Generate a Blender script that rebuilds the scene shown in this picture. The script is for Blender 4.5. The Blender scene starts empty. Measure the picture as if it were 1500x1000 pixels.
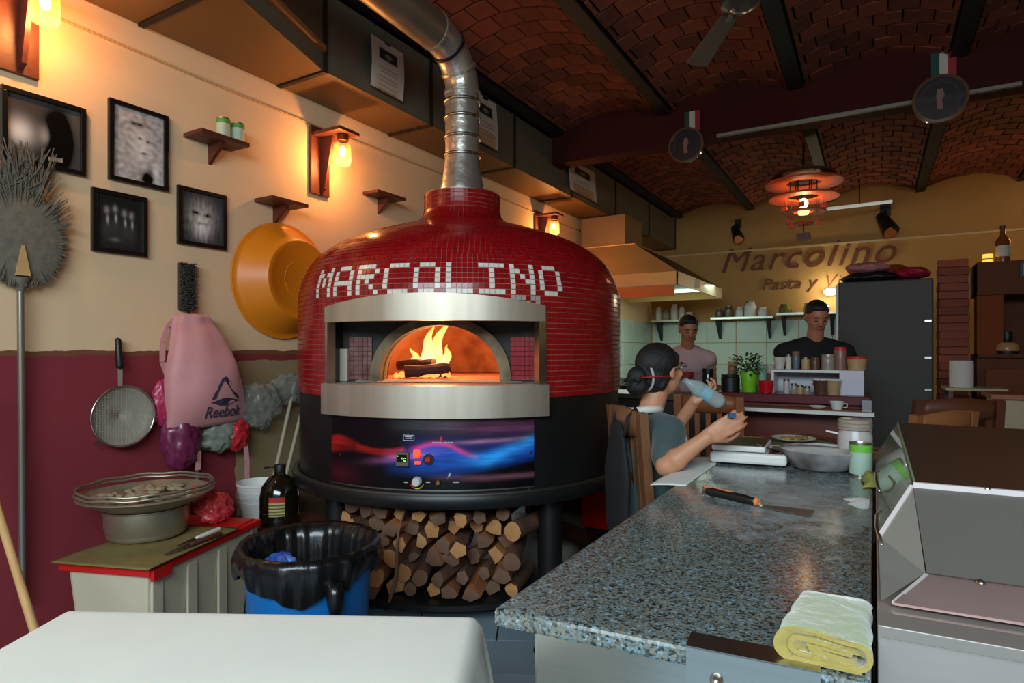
import bpy, bmesh, math, random
from math import sin, cos, pi, sqrt, atan2, radians as R
from mathutils import Vector as V, Matrix as M
random.seed(7)
scene = bpy.context.scene
COL = scene.collection

# ---------------------------------------------------------------- camera
TH = math.atan(531 / 900.0)
CT, ST = cos(TH), sin(TH)
CAMZ = 1.35
cd = bpy.data.cameras.new('camera'); cam = bpy.data.objects.new('camera', cd); COL.objects.link(cam)
cam.location = (0, 0, CAMZ); cam.rotation_euler = (pi / 2, 0, TH)
cd.sensor_width = 36; cd.lens = 900 * 36 / 1500; cd.shift_y = 12 / 1500; cd.clip_start = .05; cd.clip_end = 60
scene.camera = cam
# ---------------------------------------------------------------- world, lights, exposure
w = bpy.data.worlds.new('world'); scene.world = w; w.use_nodes = True
w.node_tree.nodes['Background'].inputs[0].default_value = (.75, .85, 1, 1)
w.node_tree.nodes['Background'].inputs[1].default_value = .35
scene.view_settings.view_transform = 'Standard'; scene.view_settings.look = 'None'
scene.view_settings.gamma = 1; scene.view_settings.use_curve_mapping = False
scene.view_settings.exposure = 0.0
def area(name, loc, target, sx, sy, power, col):
    l = bpy.data.lights.new(name, 'AREA'); l.shape = 'RECTANGLE'; l.size = sx; l.size_y = sy; l.energy = power; l.color = col
    o = bpy.data.objects.new(name, l); COL.objects.link(o); o.location = loc
    o.rotation_euler = (V(target) - V(loc)).to_track_quat('-Z', 'Y').to_euler(); return o
def point(name, loc, power, col, rad=.03):
    l = bpy.data.lights.new(name, 'POINT'); l.energy = power; l.color = col; l.shadow_soft_size = rad
    o = bpy.data.objects.new(name, l); COL.objects.link(o); o.location = loc; return o
# daylight coming in through the open street front behind the camera
area('street_daylight', (.2, -2.0, 2.75), (-.35, -.35, 0), 3.6, 1.5, 255, (.74, .91, 1))
WARM = (1, .50, .17)

# ---------------------------------------------------------------- helpers
def S(r, g, b):
    f = lambda c: (c / 255 / 12.92) if c / 255 <= .04045 else ((c / 255 + .055) / 1.055) ** 2.4
    return (f(r), f(g), f(b))
def DW(px, py, D):                       # a point of the place from its bearing, height angle and distance
    u = (px - 750) / 900 * D
    return V((u * CT - D * ST, u * ST + D * CT, CAMZ - (py - 512) / 900 * D))
def ATX(px, py, X):
    k = (px - 750) / 900; return DW(px, py, X / (k * CT - ST))
def ATY(px, py, Y):
    k = (px - 750) / 900; return DW(px, py, Y / (k * ST + CT))
def ATZ(px, py, z):
    return DW(px, py, 900 * (CAMZ - z) / (py - 512))
EU = V((CT, ST, 0)); ED = V((-ST, CT, 0)); UP = V((0, 0, 1))

MATS = {}
def mat(name, col, rough=.6, metal=0, noise=0, scale=8, bump=0, col2=None, emit=0, emitcol=None, spec=.5, alpha=1, trans=0, coat=0, stretch=None, island=0, detail=4, attr=None, sheen=0):
    if name in MATS: return MATS[name]
    m = bpy.data.materials.new(name); m.use_nodes = True; nt = m.node_tree; n = nt.nodes; L = nt.links
    b = n['Principled BSDF']; MATS[name] = m
    b.inputs['Roughness'].default_value = rough; b.inputs['Metallic'].default_value = metal
    b.inputs['Specular IOR Level'].default_value = spec; b.inputs['Coat Weight'].default_value = coat
    b.inputs['Transmission Weight'].default_value = trans
    b.inputs['Sheen Weight'].default_value = sheen
    if alpha < 1: b.inputs['Alpha'].default_value = alpha
    c1 = (*col, 1); c2 = (*(col2 or tuple(c * .6 for c in col)), 1)
    tc = n.new('ShaderNodeTexCoord'); src = tc.outputs['Object']
    if stretch:
        mp = n.new('ShaderNodeMapping'); mp.inputs['Scale'].default_value = stretch; L.new(src, mp.inputs[0]); src = mp.outputs[0]
    out = None
    nz = n.new('ShaderNodeTexNoise'); nz.inputs['Scale'].default_value = scale; nz.inputs['Detail'].default_value = detail; L.new(src, nz.inputs[0])
    rgb = n.new('ShaderNodeMix'); rgb.data_type = 'RGBA'; rgb.inputs[6].default_value = c1; rgb.inputs[7].default_value = c2
    mr = n.new('ShaderNodeMapRange'); mr.inputs[1].default_value = .35; mr.inputs[2].default_value = .75; mr.inputs[4].default_value = max(noise, .08)
    L.new(nz.outputs[0], mr.inputs[0]); L.new(mr.outputs[0], rgb.inputs[0]); out = rgb.outputs[2]
    if island:
        g = n.new('ShaderNodeNewGeometry'); hs = n.new('ShaderNodeHueSaturation'); m2 = n.new('ShaderNodeMapRange')
        oi = n.new('ShaderNodeObjectInfo'); ad = n.new('ShaderNodeMath'); ad.operation = 'ADD'; fr = n.new('ShaderNodeMath'); fr.operation = 'FRACT'
        L.new(g.outputs['Random Per Island'], ad.inputs[0]); L.new(oi.outputs['Random'], ad.inputs[1]); L.new(ad.outputs[0], fr.inputs[0])
        m2.inputs[3].default_value = 1 - island; m2.inputs[4].default_value = 1 + island
        L.new(fr.outputs[0], m2.inputs[0]); L.new(m2.outputs[0], hs.inputs['Value']); L.new(out, hs.inputs['Color']); out = hs.outputs[0]
    if attr:
        a = n.new('ShaderNodeVertexColor'); a.layer_name = attr; out = a.outputs[0]
    L.new(out, b.inputs['Base Color'])
    if emit:
        b.inputs['Emission Color'].default_value = (*(emitcol or col), 1); b.inputs['Emission Strength'].default_value = emit
    if bump:
        bp = n.new('ShaderNodeBump'); bp.inputs['Strength'].default_value = bump; bp.inputs['Distance'].default_value = .01
        L.new(nz.outputs[0], bp.inputs['Height']); L.new(bp.outputs[0], b.inputs['Normal'])
    return m
def glass(name, col, a=.25, rough=.03):
    if name in MATS: return MATS[name]
    m = bpy.data.materials.new(name); m.use_nodes = True; n = m.node_tree.nodes; L = m.node_tree.links; MATS[name] = m
    b = n['Principled BSDF']; b.inputs['Base Color'].default_value = (*col, 1); b.inputs['Roughness'].default_value = rough
    b.inputs['Metallic'].default_value = 0; b.inputs['Specular IOR Level'].default_value = .9
    tr = n.new('ShaderNodeBsdfTransparent'); tr.inputs[0].default_value = (*[min(1, .75 + c * .3) for c in col], 1)
    lw = n.new('ShaderNodeLayerWeight'); lw.inputs[0].default_value = .35
    mr = n.new('ShaderNodeMapRange'); mr.inputs[3].default_value = a; mr.inputs[4].default_value = min(1, a + .5)
    L.new(lw.outputs['Facing'], mr.inputs[0])
    mx = n.new('ShaderNodeMixShader'); L.new(mr.outputs[0], mx.inputs[0]); L.new(tr.outputs[0], mx.inputs[1]); L.new(b.outputs[0], mx.inputs[2])
    L.new(mx.outputs[0], n['Material Output'].inputs[0]); return m

def tag(o, label=None, cat=None, group=None, kind=None):
    if label: o['label'] = label
    if cat: o['category'] = cat
    if group: o['group'] = group
    if kind: o['kind'] = kind
    return o
def thing(name, label, cat, loc=(0, 0, 0), rz=0, group=None):
    o = bpy.data.objects.new(name, None); COL.objects.link(o); o.location = loc; o.rotation_euler = (0, 0, rz)
    o.empty_display_size = .1
    return tag(o, label, cat, group)
def mw(o):
    m = M.Translation(o.location) @ o.rotation_euler.to_matrix().to_4x4()
    return (mw(o.parent) @ m) if o.parent else m

class MB:
    def __init__(s, local=False): s.v = []; s.f = []; s.c = []; s.local = local
    def add(s, vs, fs):
        n = len(s.v); s.v += [V(p) for p in vs]; s.f += [tuple(i + n for i in f) for f in fs]; return s
    def box(s, a, b, m=None):
        x0, y0, z0 = a; x1, y1, z1 = b
        vs = [V((x, y, z)) for z in (z0, z1) for y in (y0, y1) for x in (x0, x1)]
        if m: vs = [m @ p for p in vs]
        return s.add(vs, [(0, 2, 3, 1), (4, 5, 7, 6), (0, 1, 5, 4), (2, 6, 7, 3), (0, 4, 6, 2), (1, 3, 7, 5)])
    def bc(s, c, d, m=None):              # centred box
        c = V(c); d = V(d) / 2; return s.box(c - d, c + d, m)
    def obox(s, c, ax, ay, az):           # box from centre and three half-axis vectors
        c = V(c); vs = [c + ax * i + ay * j + az * k for k in (-1, 1) for j in (-1, 1) for i in (-1, 1)]
        return s.add(vs, [(0, 2, 3, 1), (4, 5, 7, 6), (0, 1, 5, 4), (2, 6, 7, 3), (0, 4, 6, 2), (1, 3, 7, 5)])
    def beam(s, p, q, w, h, up=UP):
        p = V(p); q = V(q); d = (q - p); a = d / 2; x = d.normalized().cross(up)
        if x.length < .01: x = V((1, 0, 0))
        x.normalize(); y = x.cross(d.normalized()); return s.obox((p + q) / 2, a, x * w / 2, y * h / 2)
    def quadslab(s, pts, off):            # polygon extruded by a vector
        pts = [V(p) for p in pts]; n = len(pts); off = V(off)
        fs = [tuple(range(n))[::-1], tuple(range(n, 2 * n))] + [(i, (i + 1) % n, n + (i + 1) % n, n + i) for i in range(n)]
        return s.add(pts + [p + off for p in pts], fs)
    def lathe(s, prof, c=(0, 0, 0), n=32, m=None, a0=0, a1=2 * pi, fn=None):
        c = V(c); full = abs(a1 - a0 - 2 * pi) < 1e-4; k = n if full else n + 1; vs = []
        for (r, z) in prof:
            for i in range(k):
                a = a0 + (a1 - a0) * i / n; p = V((r * cos(a), r * sin(a), z))
                if fn: p = fn(p, a)
                vs.append((m @ p if m else p) + c)
        fs = []
        for j in range(len(prof) - 1):
            for i in range(n):
                i2 = (i + 1) % k; fs.append((j * k + i, j * k + i2, (j + 1) * k + i2, (j + 1) * k + i))
        return s.add(vs, fs)
    def disc(s, r, c, n=32, m=None, ry=None):
        c = V(c); vs = [(m @ V((r * cos(2 * pi * i / n), (ry or r) * sin(2 * pi * i / n), 0)) if m else V((r * cos(2 * pi * i / n), (ry or r) * sin(2 * pi * i / n), 0))) + c for i in range(n)]
        return s.add(vs, [tuple(range(n))])
    def cyl(s, p, q, r0, r1=None, n=20, caps=True):
        return s.tube([p, q], [r0, r0 if r1 is None else r1], n, caps)
    def tube(s, path, r, n=12, caps=True, closed=False):
        P = [V(p) for p in path]; k = len(P); rr = r if isinstance(r, (list, tuple)) else [r] * k
        t = []
        for i in range(k):
            a = P[(i - 1) % k] if (closed or i > 0) else P[i]; b = P[(i + 1) % k] if (closed or i < k - 1) else P[i]
            t.append((b - a).normalized())
        x = t[0].orthogonal().normalized(); vs = []
        for i in range(k):
            x = (x - t[i] * x.dot(t[i])).normalized(); y = t[i].cross(x)
            for j in range(n):
                a = 2 * pi * j / n; vs.append(P[i] + (x * cos(a) + y * sin(a)) * rr[i])
        fs = []
        for i in range(k if closed else k - 1):
            i2 = (i + 1) % k
            for j in range(n): fs.append((i * n + j, i * n + (j + 1) % n, i2 * n + (j + 1) % n, i2 * n + j))
        if caps and not closed: fs += [tuple(range(n))[::-1], tuple((k - 1) * n + j for j in range(n))]
        return s.add(vs, fs)
    def ell(s, c, r, m=None, nu=20, nv=12, fn=None):
        c = V(c); vs = []; r = r if isinstance(r, (tuple, list)) else (r, r, r)
        for j in range(nv + 1):
            t = pi * j / nv
            for i in range(nu):
                a = 2 * pi * i / nu; p = V((r[0] * sin(t) * cos(a), r[1] * sin(t) * sin(a), r[2] * cos(t)))
                if fn: p = fn(p)
                vs.append((m @ p if m else p) + c)
        fs = [(j * nu + i, (j + 1) * nu + i, (j + 1) * nu + (i + 1) % nu, j * nu + (i + 1) % nu) for j in range(nv) for i in range(nu)]
        return s.add(vs, fs)
    def cap(s, p, q, r0, r1, n=14):       # tapered capsule
        p = V(p); q = V(q); d = (q - p).normalized()
        path = []; rr = []
        for i in range(5):
            a = pi / 2 * i / 4; path.append(p - d * r0 * cos(a) * .999); rr.append(max(r0 * sin(a), r0 * .02))
        for i in range(5):
            a = pi / 2 * i / 4; path.append(q + d * r1 * sin(a) * .999); rr.append(max(r1 * cos(a), r1 * .02))
        return s.tube(path, rr, n)
    def grid(s, fn, nu, nv, col=None):    # fn(u,v) -> point
        n = len(s.v)
        for j in range(nv + 1):
            for i in range(nu + 1):
                s.v.append(V(fn(i / nu, j / nv)))
                if col: s.c.append(col(i / nu, j / nv))
        s.f += [(n + j * (nu + 1) + i, n + j * (nu + 1) + i + 1, n + (j + 1) * (nu + 1) + i + 1, n + (j + 1) * (nu + 1) + i) for j in range(nv) for i in range(nu)]
        return s
    def build(s, name, mt, parent=None, smooth=False, bevel=0, weld=False, solid=0, sub=0, fixn=True):
        vs = s.v
        if parent and not s.local:
            inv = mw(parent).inverted(); vs = [inv @ p for p in vs]
        me = bpy.data.meshes.new(name); me.from_pydata(vs, [], s.f); me.update()
        if s.c:
            at = me.color_attributes.new('art', 'FLOAT_COLOR', 'POINT')
            for i, c in enumerate(s.c): at.data[i].color = (*c, 1)
        if fixn or weld:
            bm = bmesh.new(); bm.from_mesh(me)
            if weld: bmesh.ops.remove_doubles(bm, verts=bm.verts, dist=1e-5)
            if fixn: bmesh.ops.recalc_face_normals(bm, faces=bm.faces)
            bm.to_mesh(me); bm.free()
        if mt: me.materials.append(mt)
        o = bpy.data.objects.new(name, me); COL.objects.link(o)
        if parent: o.parent = parent
        if smooth:
            me.polygons.foreach_set('use_smooth', [True] * len(me.polygons))
            if smooth == 'auto':
                me.set_sharp_from_angle(angle=R(38))
        if solid: md = o.modifiers.new('solid', 'SOLIDIFY'); md.thickness = solid; md.offset = 0
        if bevel: md = o.modifiers.new('bevel', 'BEVEL'); md.width = bevel; md.segments = 2; md.limit_method = 'ANGLE'
        if sub: md = o.modifiers.new('sub', 'SUBSURF'); md.levels = sub; md.render_levels = sub
        return o
def struct(name, mb, mt, **k):
    return tag(mb.build(name, mt, **k), kind='structure')
def dup(root, loc, rz, label=None, group=None, scale=None):
    r = root.copy(); COL.objects.link(r); r.location = loc; r.rotation_euler = (0, 0, rz)
    if label: r['label'] = label
    if group: r['group'] = group
    if scale: r.scale = scale
    for ch in [o for o in root.children]:
        c = ch.copy(); COL.objects.link(c); c.parent = r
        for g in list(ch.children):
            d = g.copy(); COL.objects.link(d); d.parent = c
    return r
def text_mesh(body, size, extr, shear=0, off=0, sp=1, res=3):
    cu = bpy.data.curves.new('lettering', 'FONT'); cu.body = body; cu.size = size; cu.extrude = extr; cu.shear = shear; cu.offset = off; cu.space_character = sp
    cu.resolution_u = res; cu.align_x = 'CENTER'
    o = bpy.data.objects.new('lettering', cu); COL.objects.link(o); bpy.context.view_layer.update()
    me = bpy.data.meshes.new_from_object(o.evaluated_get(bpy.context.evaluated_depsgraph_get()))
    bpy.data.objects.remove(o); return me
def text(body, size, extr, mt, origin, ex, ey, parent=None, name='lettering', **k):
    me = text_mesh(body, size, extr, **k); ex = V(ex).normalized(); ey = V(ey).normalized(); ez = ex.cross(ey)
    mm = M((ex, ey, ez)).transposed().to_4x4(); mm.translation = V(origin)
    if parent: mm = mw(parent).inverted() @ mm
    me.transform(mm); me.materials.clear(); me.materials.append(mt)
    o = bpy.data.objects.new(name, me); COL.objects.link(o)
    if parent: o.parent = parent
    return o
def raised_letters(body, size, extr, mt, origin, ex, ey, parent, **k):
    """raised lettering, one mesh per letter"""
    me = text_mesh(body, size, extr, **k); bm = bmesh.new(); bm.from_mesh(me); bm.verts.ensure_lookup_table(); seen = set(); isl = []
    bmesh.ops.remove_doubles(bm, verts=bm.verts, dist=1e-5); bm.verts.ensure_lookup_table(); bm.verts.index_update()
    for v in bm.verts:
        if v.index in seen: continue
        st = [v]; cur = set()
        while st:
            q = st.pop()
            if q.index in cur: continue
            cur.add(q.index); st += [e.other_vert(q) for e in q.link_edges]
        seen |= cur; xs_ = [bm.verts[i].co.x for i in cur]; isl.append([min(xs_), max(xs_), cur])
    isl.sort(key=lambda t: t[0]); out = []
    for t in isl:
        if out and min(out[-1][1], t[1]) - t[0] > .45 * min(t[1] - t[0], out[-1][1] - out[-1][0]): out[-1][1] = max(out[-1][1], t[1]); out[-1][2] |= t[2]
        else: out.append(t)
    ex = V(ex).normalized(); ey = V(ey).normalized(); mm = M((ex, ey, ex.cross(ey))).transposed().to_4x4(); mm.translation = V(origin)
    for x0, x1, ids in out:
        mp_ = {}; mb = MB()
        for i in sorted(ids): mp_[i] = len(mb.v); mb.v.append(mm @ bm.verts[i].co)
        mb.f = [tuple(mp_[v.index] for v in f.verts) for f in bm.faces if f.verts[0].index in ids]
        mb.build('letter', mt, parent)
    bm.free()
def remesh(mb, name, mt, parent, voxel, smooth=3):
    me = bpy.data.meshes.new(name); vs = mb.v
    if parent: inv = mw(parent).inverted(); vs = [inv @ p for p in vs]
    me.from_pydata(vs, [], mb.f); me.update()
    bm = bmesh.new(); bm.from_mesh(me); bmesh.ops.recalc_face_normals(bm, faces=bm.faces); bm.to_mesh(me); bm.free()
    t = bpy.data.objects.new('tmp', me); COL.objects.link(t)
    r = t.modifiers.new('r', 'REMESH'); r.mode = 'VOXEL'; r.voxel_size = voxel
    if smooth: sm = t.modifiers.new('s', 'SMOOTH'); sm.iterations = smooth; sm.factor = .5
    bpy.context.view_layer.update()
    m2 = bpy.data.meshes.new_from_object(t.evaluated_get(bpy.context.evaluated_depsgraph_get()))
    bpy.data.objects.remove(t)
    m2.materials.clear(); m2.materials.append(mt); m2.polygons.foreach_set('use_smooth', [True] * len(m2.polygons))
    o = bpy.data.objects.new(name, m2); COL.objects.link(o); o.parent = parent; return o
def frame_m(ex, ey, ez):
    return M((V(ex), V(ey), V(ez))).transposed()

# common materials
STEEL = mat('brushed_steel', S(190, 188, 182), .28, 1, .25, 3, 0, stretch=(1, 1, 30))
DSTEEL = mat('dull_steel', S(150, 148, 142), .42, 1, .4, 6)
GALV = mat('galvanized_duct', S(112, 104, 86), .5, .25, .5, 3)
BLACK = mat('black_enamel', S(22, 22, 22), .4, 0, .3, 5)
BLKPL = mat('black_plastic', S(18, 18, 19), .45)
DWOOD = mat('dark_red_wood', S(96, 42, 26), .5, 0, .6, 6, .1, stretch=(1, 8, 8))
WOOD = mat('orange_brown_wood', S(150, 84, 44), .45, 0, .6, 6, .1, stretch=(8, 8, 1))
LWOOD = mat('light_wood', S(205, 160, 105), .5, 0, .4, 8)
WHITE = mat('white_plastic', S(225, 224, 218), .45)
CLEAR = glass('clear_glass', S(200, 215, 215), .22)
# ================================================================ ROOM
XL, XR, YB, YF = -3.25, 4.2, 10.15, -2.3
HC = 3.55
# wall paint: cream above, maroon below 1.335 m with a ragged edge, bare tan plaster patch by the oven
def wall_paint():
    m = bpy.data.materials.new('painted_wall'); m.use_nodes = True; n = m.node_tree.nodes; L = m.node_tree.links
    b = n['Principled BSDF']; b.inputs['Roughness'].default_value = .75
    tc = n.new('ShaderNodeTexCoord'); sp = n.new('ShaderNodeSeparateXYZ'); L.new(tc.outputs['Object'], sp.inputs[0])
    nz = n.new('ShaderNodeTexNoise'); nz.inputs['Scale'].default_value = 9; nz.inputs['Detail'].default_value = 6; L.new(tc.outputs['Object'], nz.inputs[0])
    n2 = n.new('ShaderNodeTexNoise'); n2.inputs['Scale'].default_value = 1.3; n2.inputs['Detail'].default_value = 5; L.new(tc.outputs['Object'], n2.inputs[0])
    def math_(op, a, b_):
        x = n.new('ShaderNodeMath'); x.operation = op
        for i, q in enumerate((a, b_)):
            if isinstance(q, (int, float)): x.inputs[i].default_value = q
            else: L.new(q, x.inputs[i])
        return x.outputs[0]
    def mix(f, a, b_):
        x = n.new('ShaderNodeMix'); x.data_type = 'RGBA'; L.new(f, x.inputs[0])
        for i, q in ((6, a), (7, b_)):
            if isinstance(q, tuple): x.inputs[i].default_value = (*q, 1)
            else: L.new(q, x.inputs[i])
        return x.outputs[2]
    zz = math_('ADD', sp.outputs[2], math_('MULTIPLY', math_('SUBTRACT', nz.outputs[0], .5), .03))
    up = math_('GREATER_THAN', zz, 1.338)
    line = math_('MULTIPLY', math_('GREATER_THAN', zz, 1.322), math_('LESS_THAN', zz, 1.345))
    yy = math_('ADD', sp.outputs[1], math_('MULTIPLY', math_('SUBTRACT', nz.outputs[0], .5), .08))
    patch = math_('MULTIPLY', math_('MULTIPLY', math_('GREATER_THAN', yy, 2.30), math_('LESS_THAN', zz, 1.285)), math_('LESS_THAN', yy, 4.6))
    cream = mix(n2.outputs[0], S(238, 204, 162), S(220, 182, 138))
    maroon = mix(n2.outputs[0], S(142, 46, 54), S(122, 36, 44))
    low = mix(patch, maroon, S(150, 126, 90))
    c = mix(up, low, cream); c = mix(line, c, S(120, 72, 44))
    L.new(c, b.inputs['Base Color'])
    bp = n.new('ShaderNodeBump'); bp.inputs['Strength'].default_value = .25; bp.inputs['Distance'].default_value = .01; L.new(nz.outputs[0], bp.inputs['Height']); L.new(bp.outputs[0], b.inputs['Normal'])
    return m
PAINT = wall_paint()
CREAM = mat('cream_plaster', S(192, 148, 86), .8, 0, .5, 1.2, .1, col2=S(166, 122, 66))
struct('wall_left', MB().box((XL - .15, YF, 0), (XL, YB, 3.9)), PAINT)
wallb = struct('wall_back', MB().box((XL - .15, YB, 0), (XR + .15, YB + .15, 3.9)), CREAM)
struct('wall_right', MB().box((XR, YF, 0), (XR + .15, YB, 3.9)), CREAM)
# street front: piers and a header round a wide opening
struct('wall_front', MB().box((XL - .15, YF - .15, 0), (-1.9, YF, 3.9)).box((2.4, YF - .15, 0), (XR + .15, YF, 3.9)).box((-1.9, YF - .15, 3.0), (2.4, YF, 3.9)), CREAM)
floor = struct('floor', MB().box((XL, YF - .3, -.1), (XR, YB, -.008)), mat('floor_grout', S(40, 46, 50), .7))
ST_TILE = mat('slate_floor_tile', S(140, 160, 172), .35, 0, .4, 2.5, .05, island=.10)
def tile_mb(w_, d_): return MB(local=True).box((-w_ / 2, -d_ / 2, -.012), (w_ / 2, d_ / 2, 0))
tl = None; rest = MB()
ang = R(28)                                  # the tiles are laid skew to the walls
for i in range(-18, 26):
    for j in range(-12, 34):
        x = (i + (.5 if j % 2 else 0)) * .40; y = j * .30
        X = x * cos(ang) - y * sin(ang); Y = x * sin(ang) + y * cos(ang)
        if not (XL + .25 < X < XR - .25 and YF < Y < YB - .25): continue
        if -2.6 < X < .6 and .3 < Y < 4.4:
            if tl is None:
                tl = tile_mb(.392, .292).build('floor_tile', ST_TILE, floor); o = tl
            else:
                o = tl.copy(); COL.objects.link(o)
            o.parent = floor; o.location = (X, Y, 0); o.rotation_euler = (0, 0, ang)
        else:
            rest.box((-.196, -.146, -.012), (.196, .146, 0), M.Translation((X, Y, 0)) @ M.Rotation(ang, 4, 'Z'))
tag(rest.build('floor_tiles', ST_TILE, floor, fixn=False), kind='stuff')
# ceiling: brick barrel vaults between steel beams running into the room
BX = [-2.76 + 1.1 * i for i in range(7)]
RISE = .14
def vault_z(X):
    for i in range(6):
        if BX[i] <= X <= BX[i + 1]:
            t = (X - BX[i]) / 1.1 * 2 - 1; return HC + RISE * (1 - t * t)
    return HC
MORTAR = mat('ceiling_mortar', S(34, 20, 14), .9, 0, .5, 4)
xs = [XL] + [BX[i] + 1.1 * k / 12 for i in range(6) for k in range(12)] + [BX[6], XR]
cm = MB(); n = len(xs)
cm.add([V((x, y, vault_z(x))) for y in (YF, YB) for x in xs] + [V((x, y, 3.9)) for y in (YF, YB) for x in xs],
       [(i, i + 1, n + i + 1, n + i) for i in range(n - 1)] + [(2 * n + i, 3 * n + i, 3 * n + i + 1, 2 * n + i + 1) for i in range(n - 1)]
       + [(i, 2 * n + i, 2 * n + i + 1, i + 1) for i in range(n - 1)] + [(n + i, n + i + 1, 3 * n + i + 1, 3 * n + i) for i in range(n - 1)])
ceil = struct('ceiling', cm, MORTAR)
BRICK = mat('vault_brick', S(126, 60, 34), .9, 0, .5, 7, .3, col2=S(84, 38, 24), island=.35)
bricks = []; rows = int((YB - YF) / .19)
for iv in range(6):
    for j in range(rows):
        y = YF + (j + .5) * .19
        nb = 6
        for k in range(nb + (j % 2)):
            t0 = (k - (.5 if j % 2 else 0)) / nb; t1 = t0 + 1 / nb
            t0 = max(t0, .045); t1 = min(t1, .955)
            if t1 - t0 < .02: continue
            x0 = BX[iv] + 1.1 * t0; x1 = BX[iv] + 1.1 * t1
            bricks.append((x0, x1, y))
def brick_xf(b):
    x0, x1, y = b; z0, z1 = vault_z(x0), vault_z(x1)
    ax = V((x1 - x0, 0, z1 - z0)); c = V(((x0 + x1) / 2, y, (z0 + z1) / 2 + .002))
    ln = ax.length; ax.normalize(); ay = V((0, 1, 0)); az = ax.cross(ay)
    tilt = M.Rotation(R(random.uniform(-1.5, 1.5)), 3, 'Y')
    m = (M((ax, ay, az)).transposed() @ tilt).to_4x4(); m.translation = c - az * random.uniform(.0, .006); return m, ln
def vis(b):
    c = V(((b[0] + b[1]) / 2, b[2], HC)); D = c.y * CT - c.x * ST
    if D < .5: return 0
    px = 750 + 900 * (c.x * CT + c.y * ST) / D; py = 512 - 900 * (c.z - CAMZ) / D
    return (1 / D) if (430 < px < 1520 and -30 < py < 512 and not (b[2] > 5.85 and py > 300)) else 0
sb = sorted(bricks, key=lambda b: -vis(b)); near = set(sb[:300]); restb = MB(); proto = {}
for b in bricks:
    m, ln = brick_xf(b)
    if b in near:
        key = round(ln, 2)
        if key not in proto:
            me = MB(local=True).box((-ln / 2 + .009, -.084, -.028), (ln / 2 - .009, .084, .01)).build('brick', BRICK, ceil, bevel=0)
            proto[key] = me; o = me
        else: o = proto[key].copy(); COL.objects.link(o)
        o.parent = ceil; o.matrix_local = m
    else: restb.box((-ln / 2 + .009, -.084, -.028), (ln / 2 - .009, .084, .01), m)
tag(restb.build('bricks', BRICK, ceil, fixn=False), kind='stuff')
IBEAM = mat('dark_steel_beam', S(38, 34, 28), .6, .3, .4, 5)
for i, x in enumerate(BX):
    mb = MB().box((x - .055, YF, HC - .03), (x + .055, YB, HC - .015)).box((x - .012, YF, HC - .015), (x + .012, YB, HC + .06))
    struct('trim_%d' % (i + 1), mb, IBEAM)
# transverse maroon beam, its top following the vaults
TB = MB(); xs2 = [x for x in xs if x <= XR]
TB.quadslab([V((x, 5.62, vault_z(x) + .02)) for x in xs2] + [V((XR, 5.62, 3.24)), V((XL, 5.62, 3.24))], (0, .2, 0))
tb = struct('trim_8', TB, mat('maroon_beam_paint', S(60, 14, 12), .8, 0, .3, 3, spec=.2))
tag(MB().box((-1.2, 5.585, 3.226), (.9, 5.62, 3.252)).build('lit_edge_strip', mat('lit_edge_tone', S(120, 114, 102), .5), None), 'pale straight strip added for the bright lower edge of the maroon cross beam', 'conduit')  # thin strip standing in for the light on the beam's bottom edge

# glazed white wall tiles in the kitchen
WTILE = mat('white_wall_tile', S(186, 200, 184), .3, 0, .2, 2, 0, col2=S(164, 182, 168), island=.04)
pt = None
for j in range(5):
    for i in range(8):
        x = XL + .02 + (i + .5) * .45; z = .1 + (j + .5) * .34
        if pt is None: pt = MB(local=True).box((-.221, -.012, -.166), (.221, 0, .166)).build('wall_tile', WTILE, wallb, bevel=.003); o = pt
        else: o = pt.copy(); COL.objects.link(o); o.parent = wallb
        o.location = (x, YB, z)
wl = bpy.data.objects['wall_left']; first = True
for j in range(5):
    for i in range(9):
        y = 6.2 + (i + .5) * .43; z = .1 + (j + .5) * .34
        if first: p2 = MB(local=True).box((0, -.211, -.166), (.012, .211, .166)).build('wall_tile', WTILE, wl); o = p2; first = False
        else: o = p2.copy(); COL.objects.link(o); o.parent = wl
        o.location = (XL, y, z)

# ================================================================ OVEN
OC = V((-2.19, 3.108, 0))
PH0 = R(-5.35); HW = R(33.85)
def OVW(r, ph, z):                         # ph from the direction facing the camera axis, + to the right
    return OC + (EU * sin(ph) - ED * cos(ph)) * r + V((0, 0, z))
OUT = (EU * sin(PH0) - ED * cos(PH0)); OX = V((-OUT.y, OUT.x, 0)); OX = OX if OX.dot(EU) > 0 else -OX
def OL(x, y, z): return OC + OX * x - OUT * y + V((0, 0, z))
oven = thing('pizza_oven', 'round red mosaic wood-fired pizza oven with white letters, steel mouth bands and black base', 'oven', tuple(OC))
prof = [(.955, 1.12), (.955, 1.60), (.950, 1.67), (.925, 1.75), (.875, 1.84), (.79, 1.915), (.68, 1.975), (.56, 2.02), (.44, 2.06), (.34, 2.09), (.27, 2.125), (.24, 2.16), (.23, 2.20), (.23, 2.29)]
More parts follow.
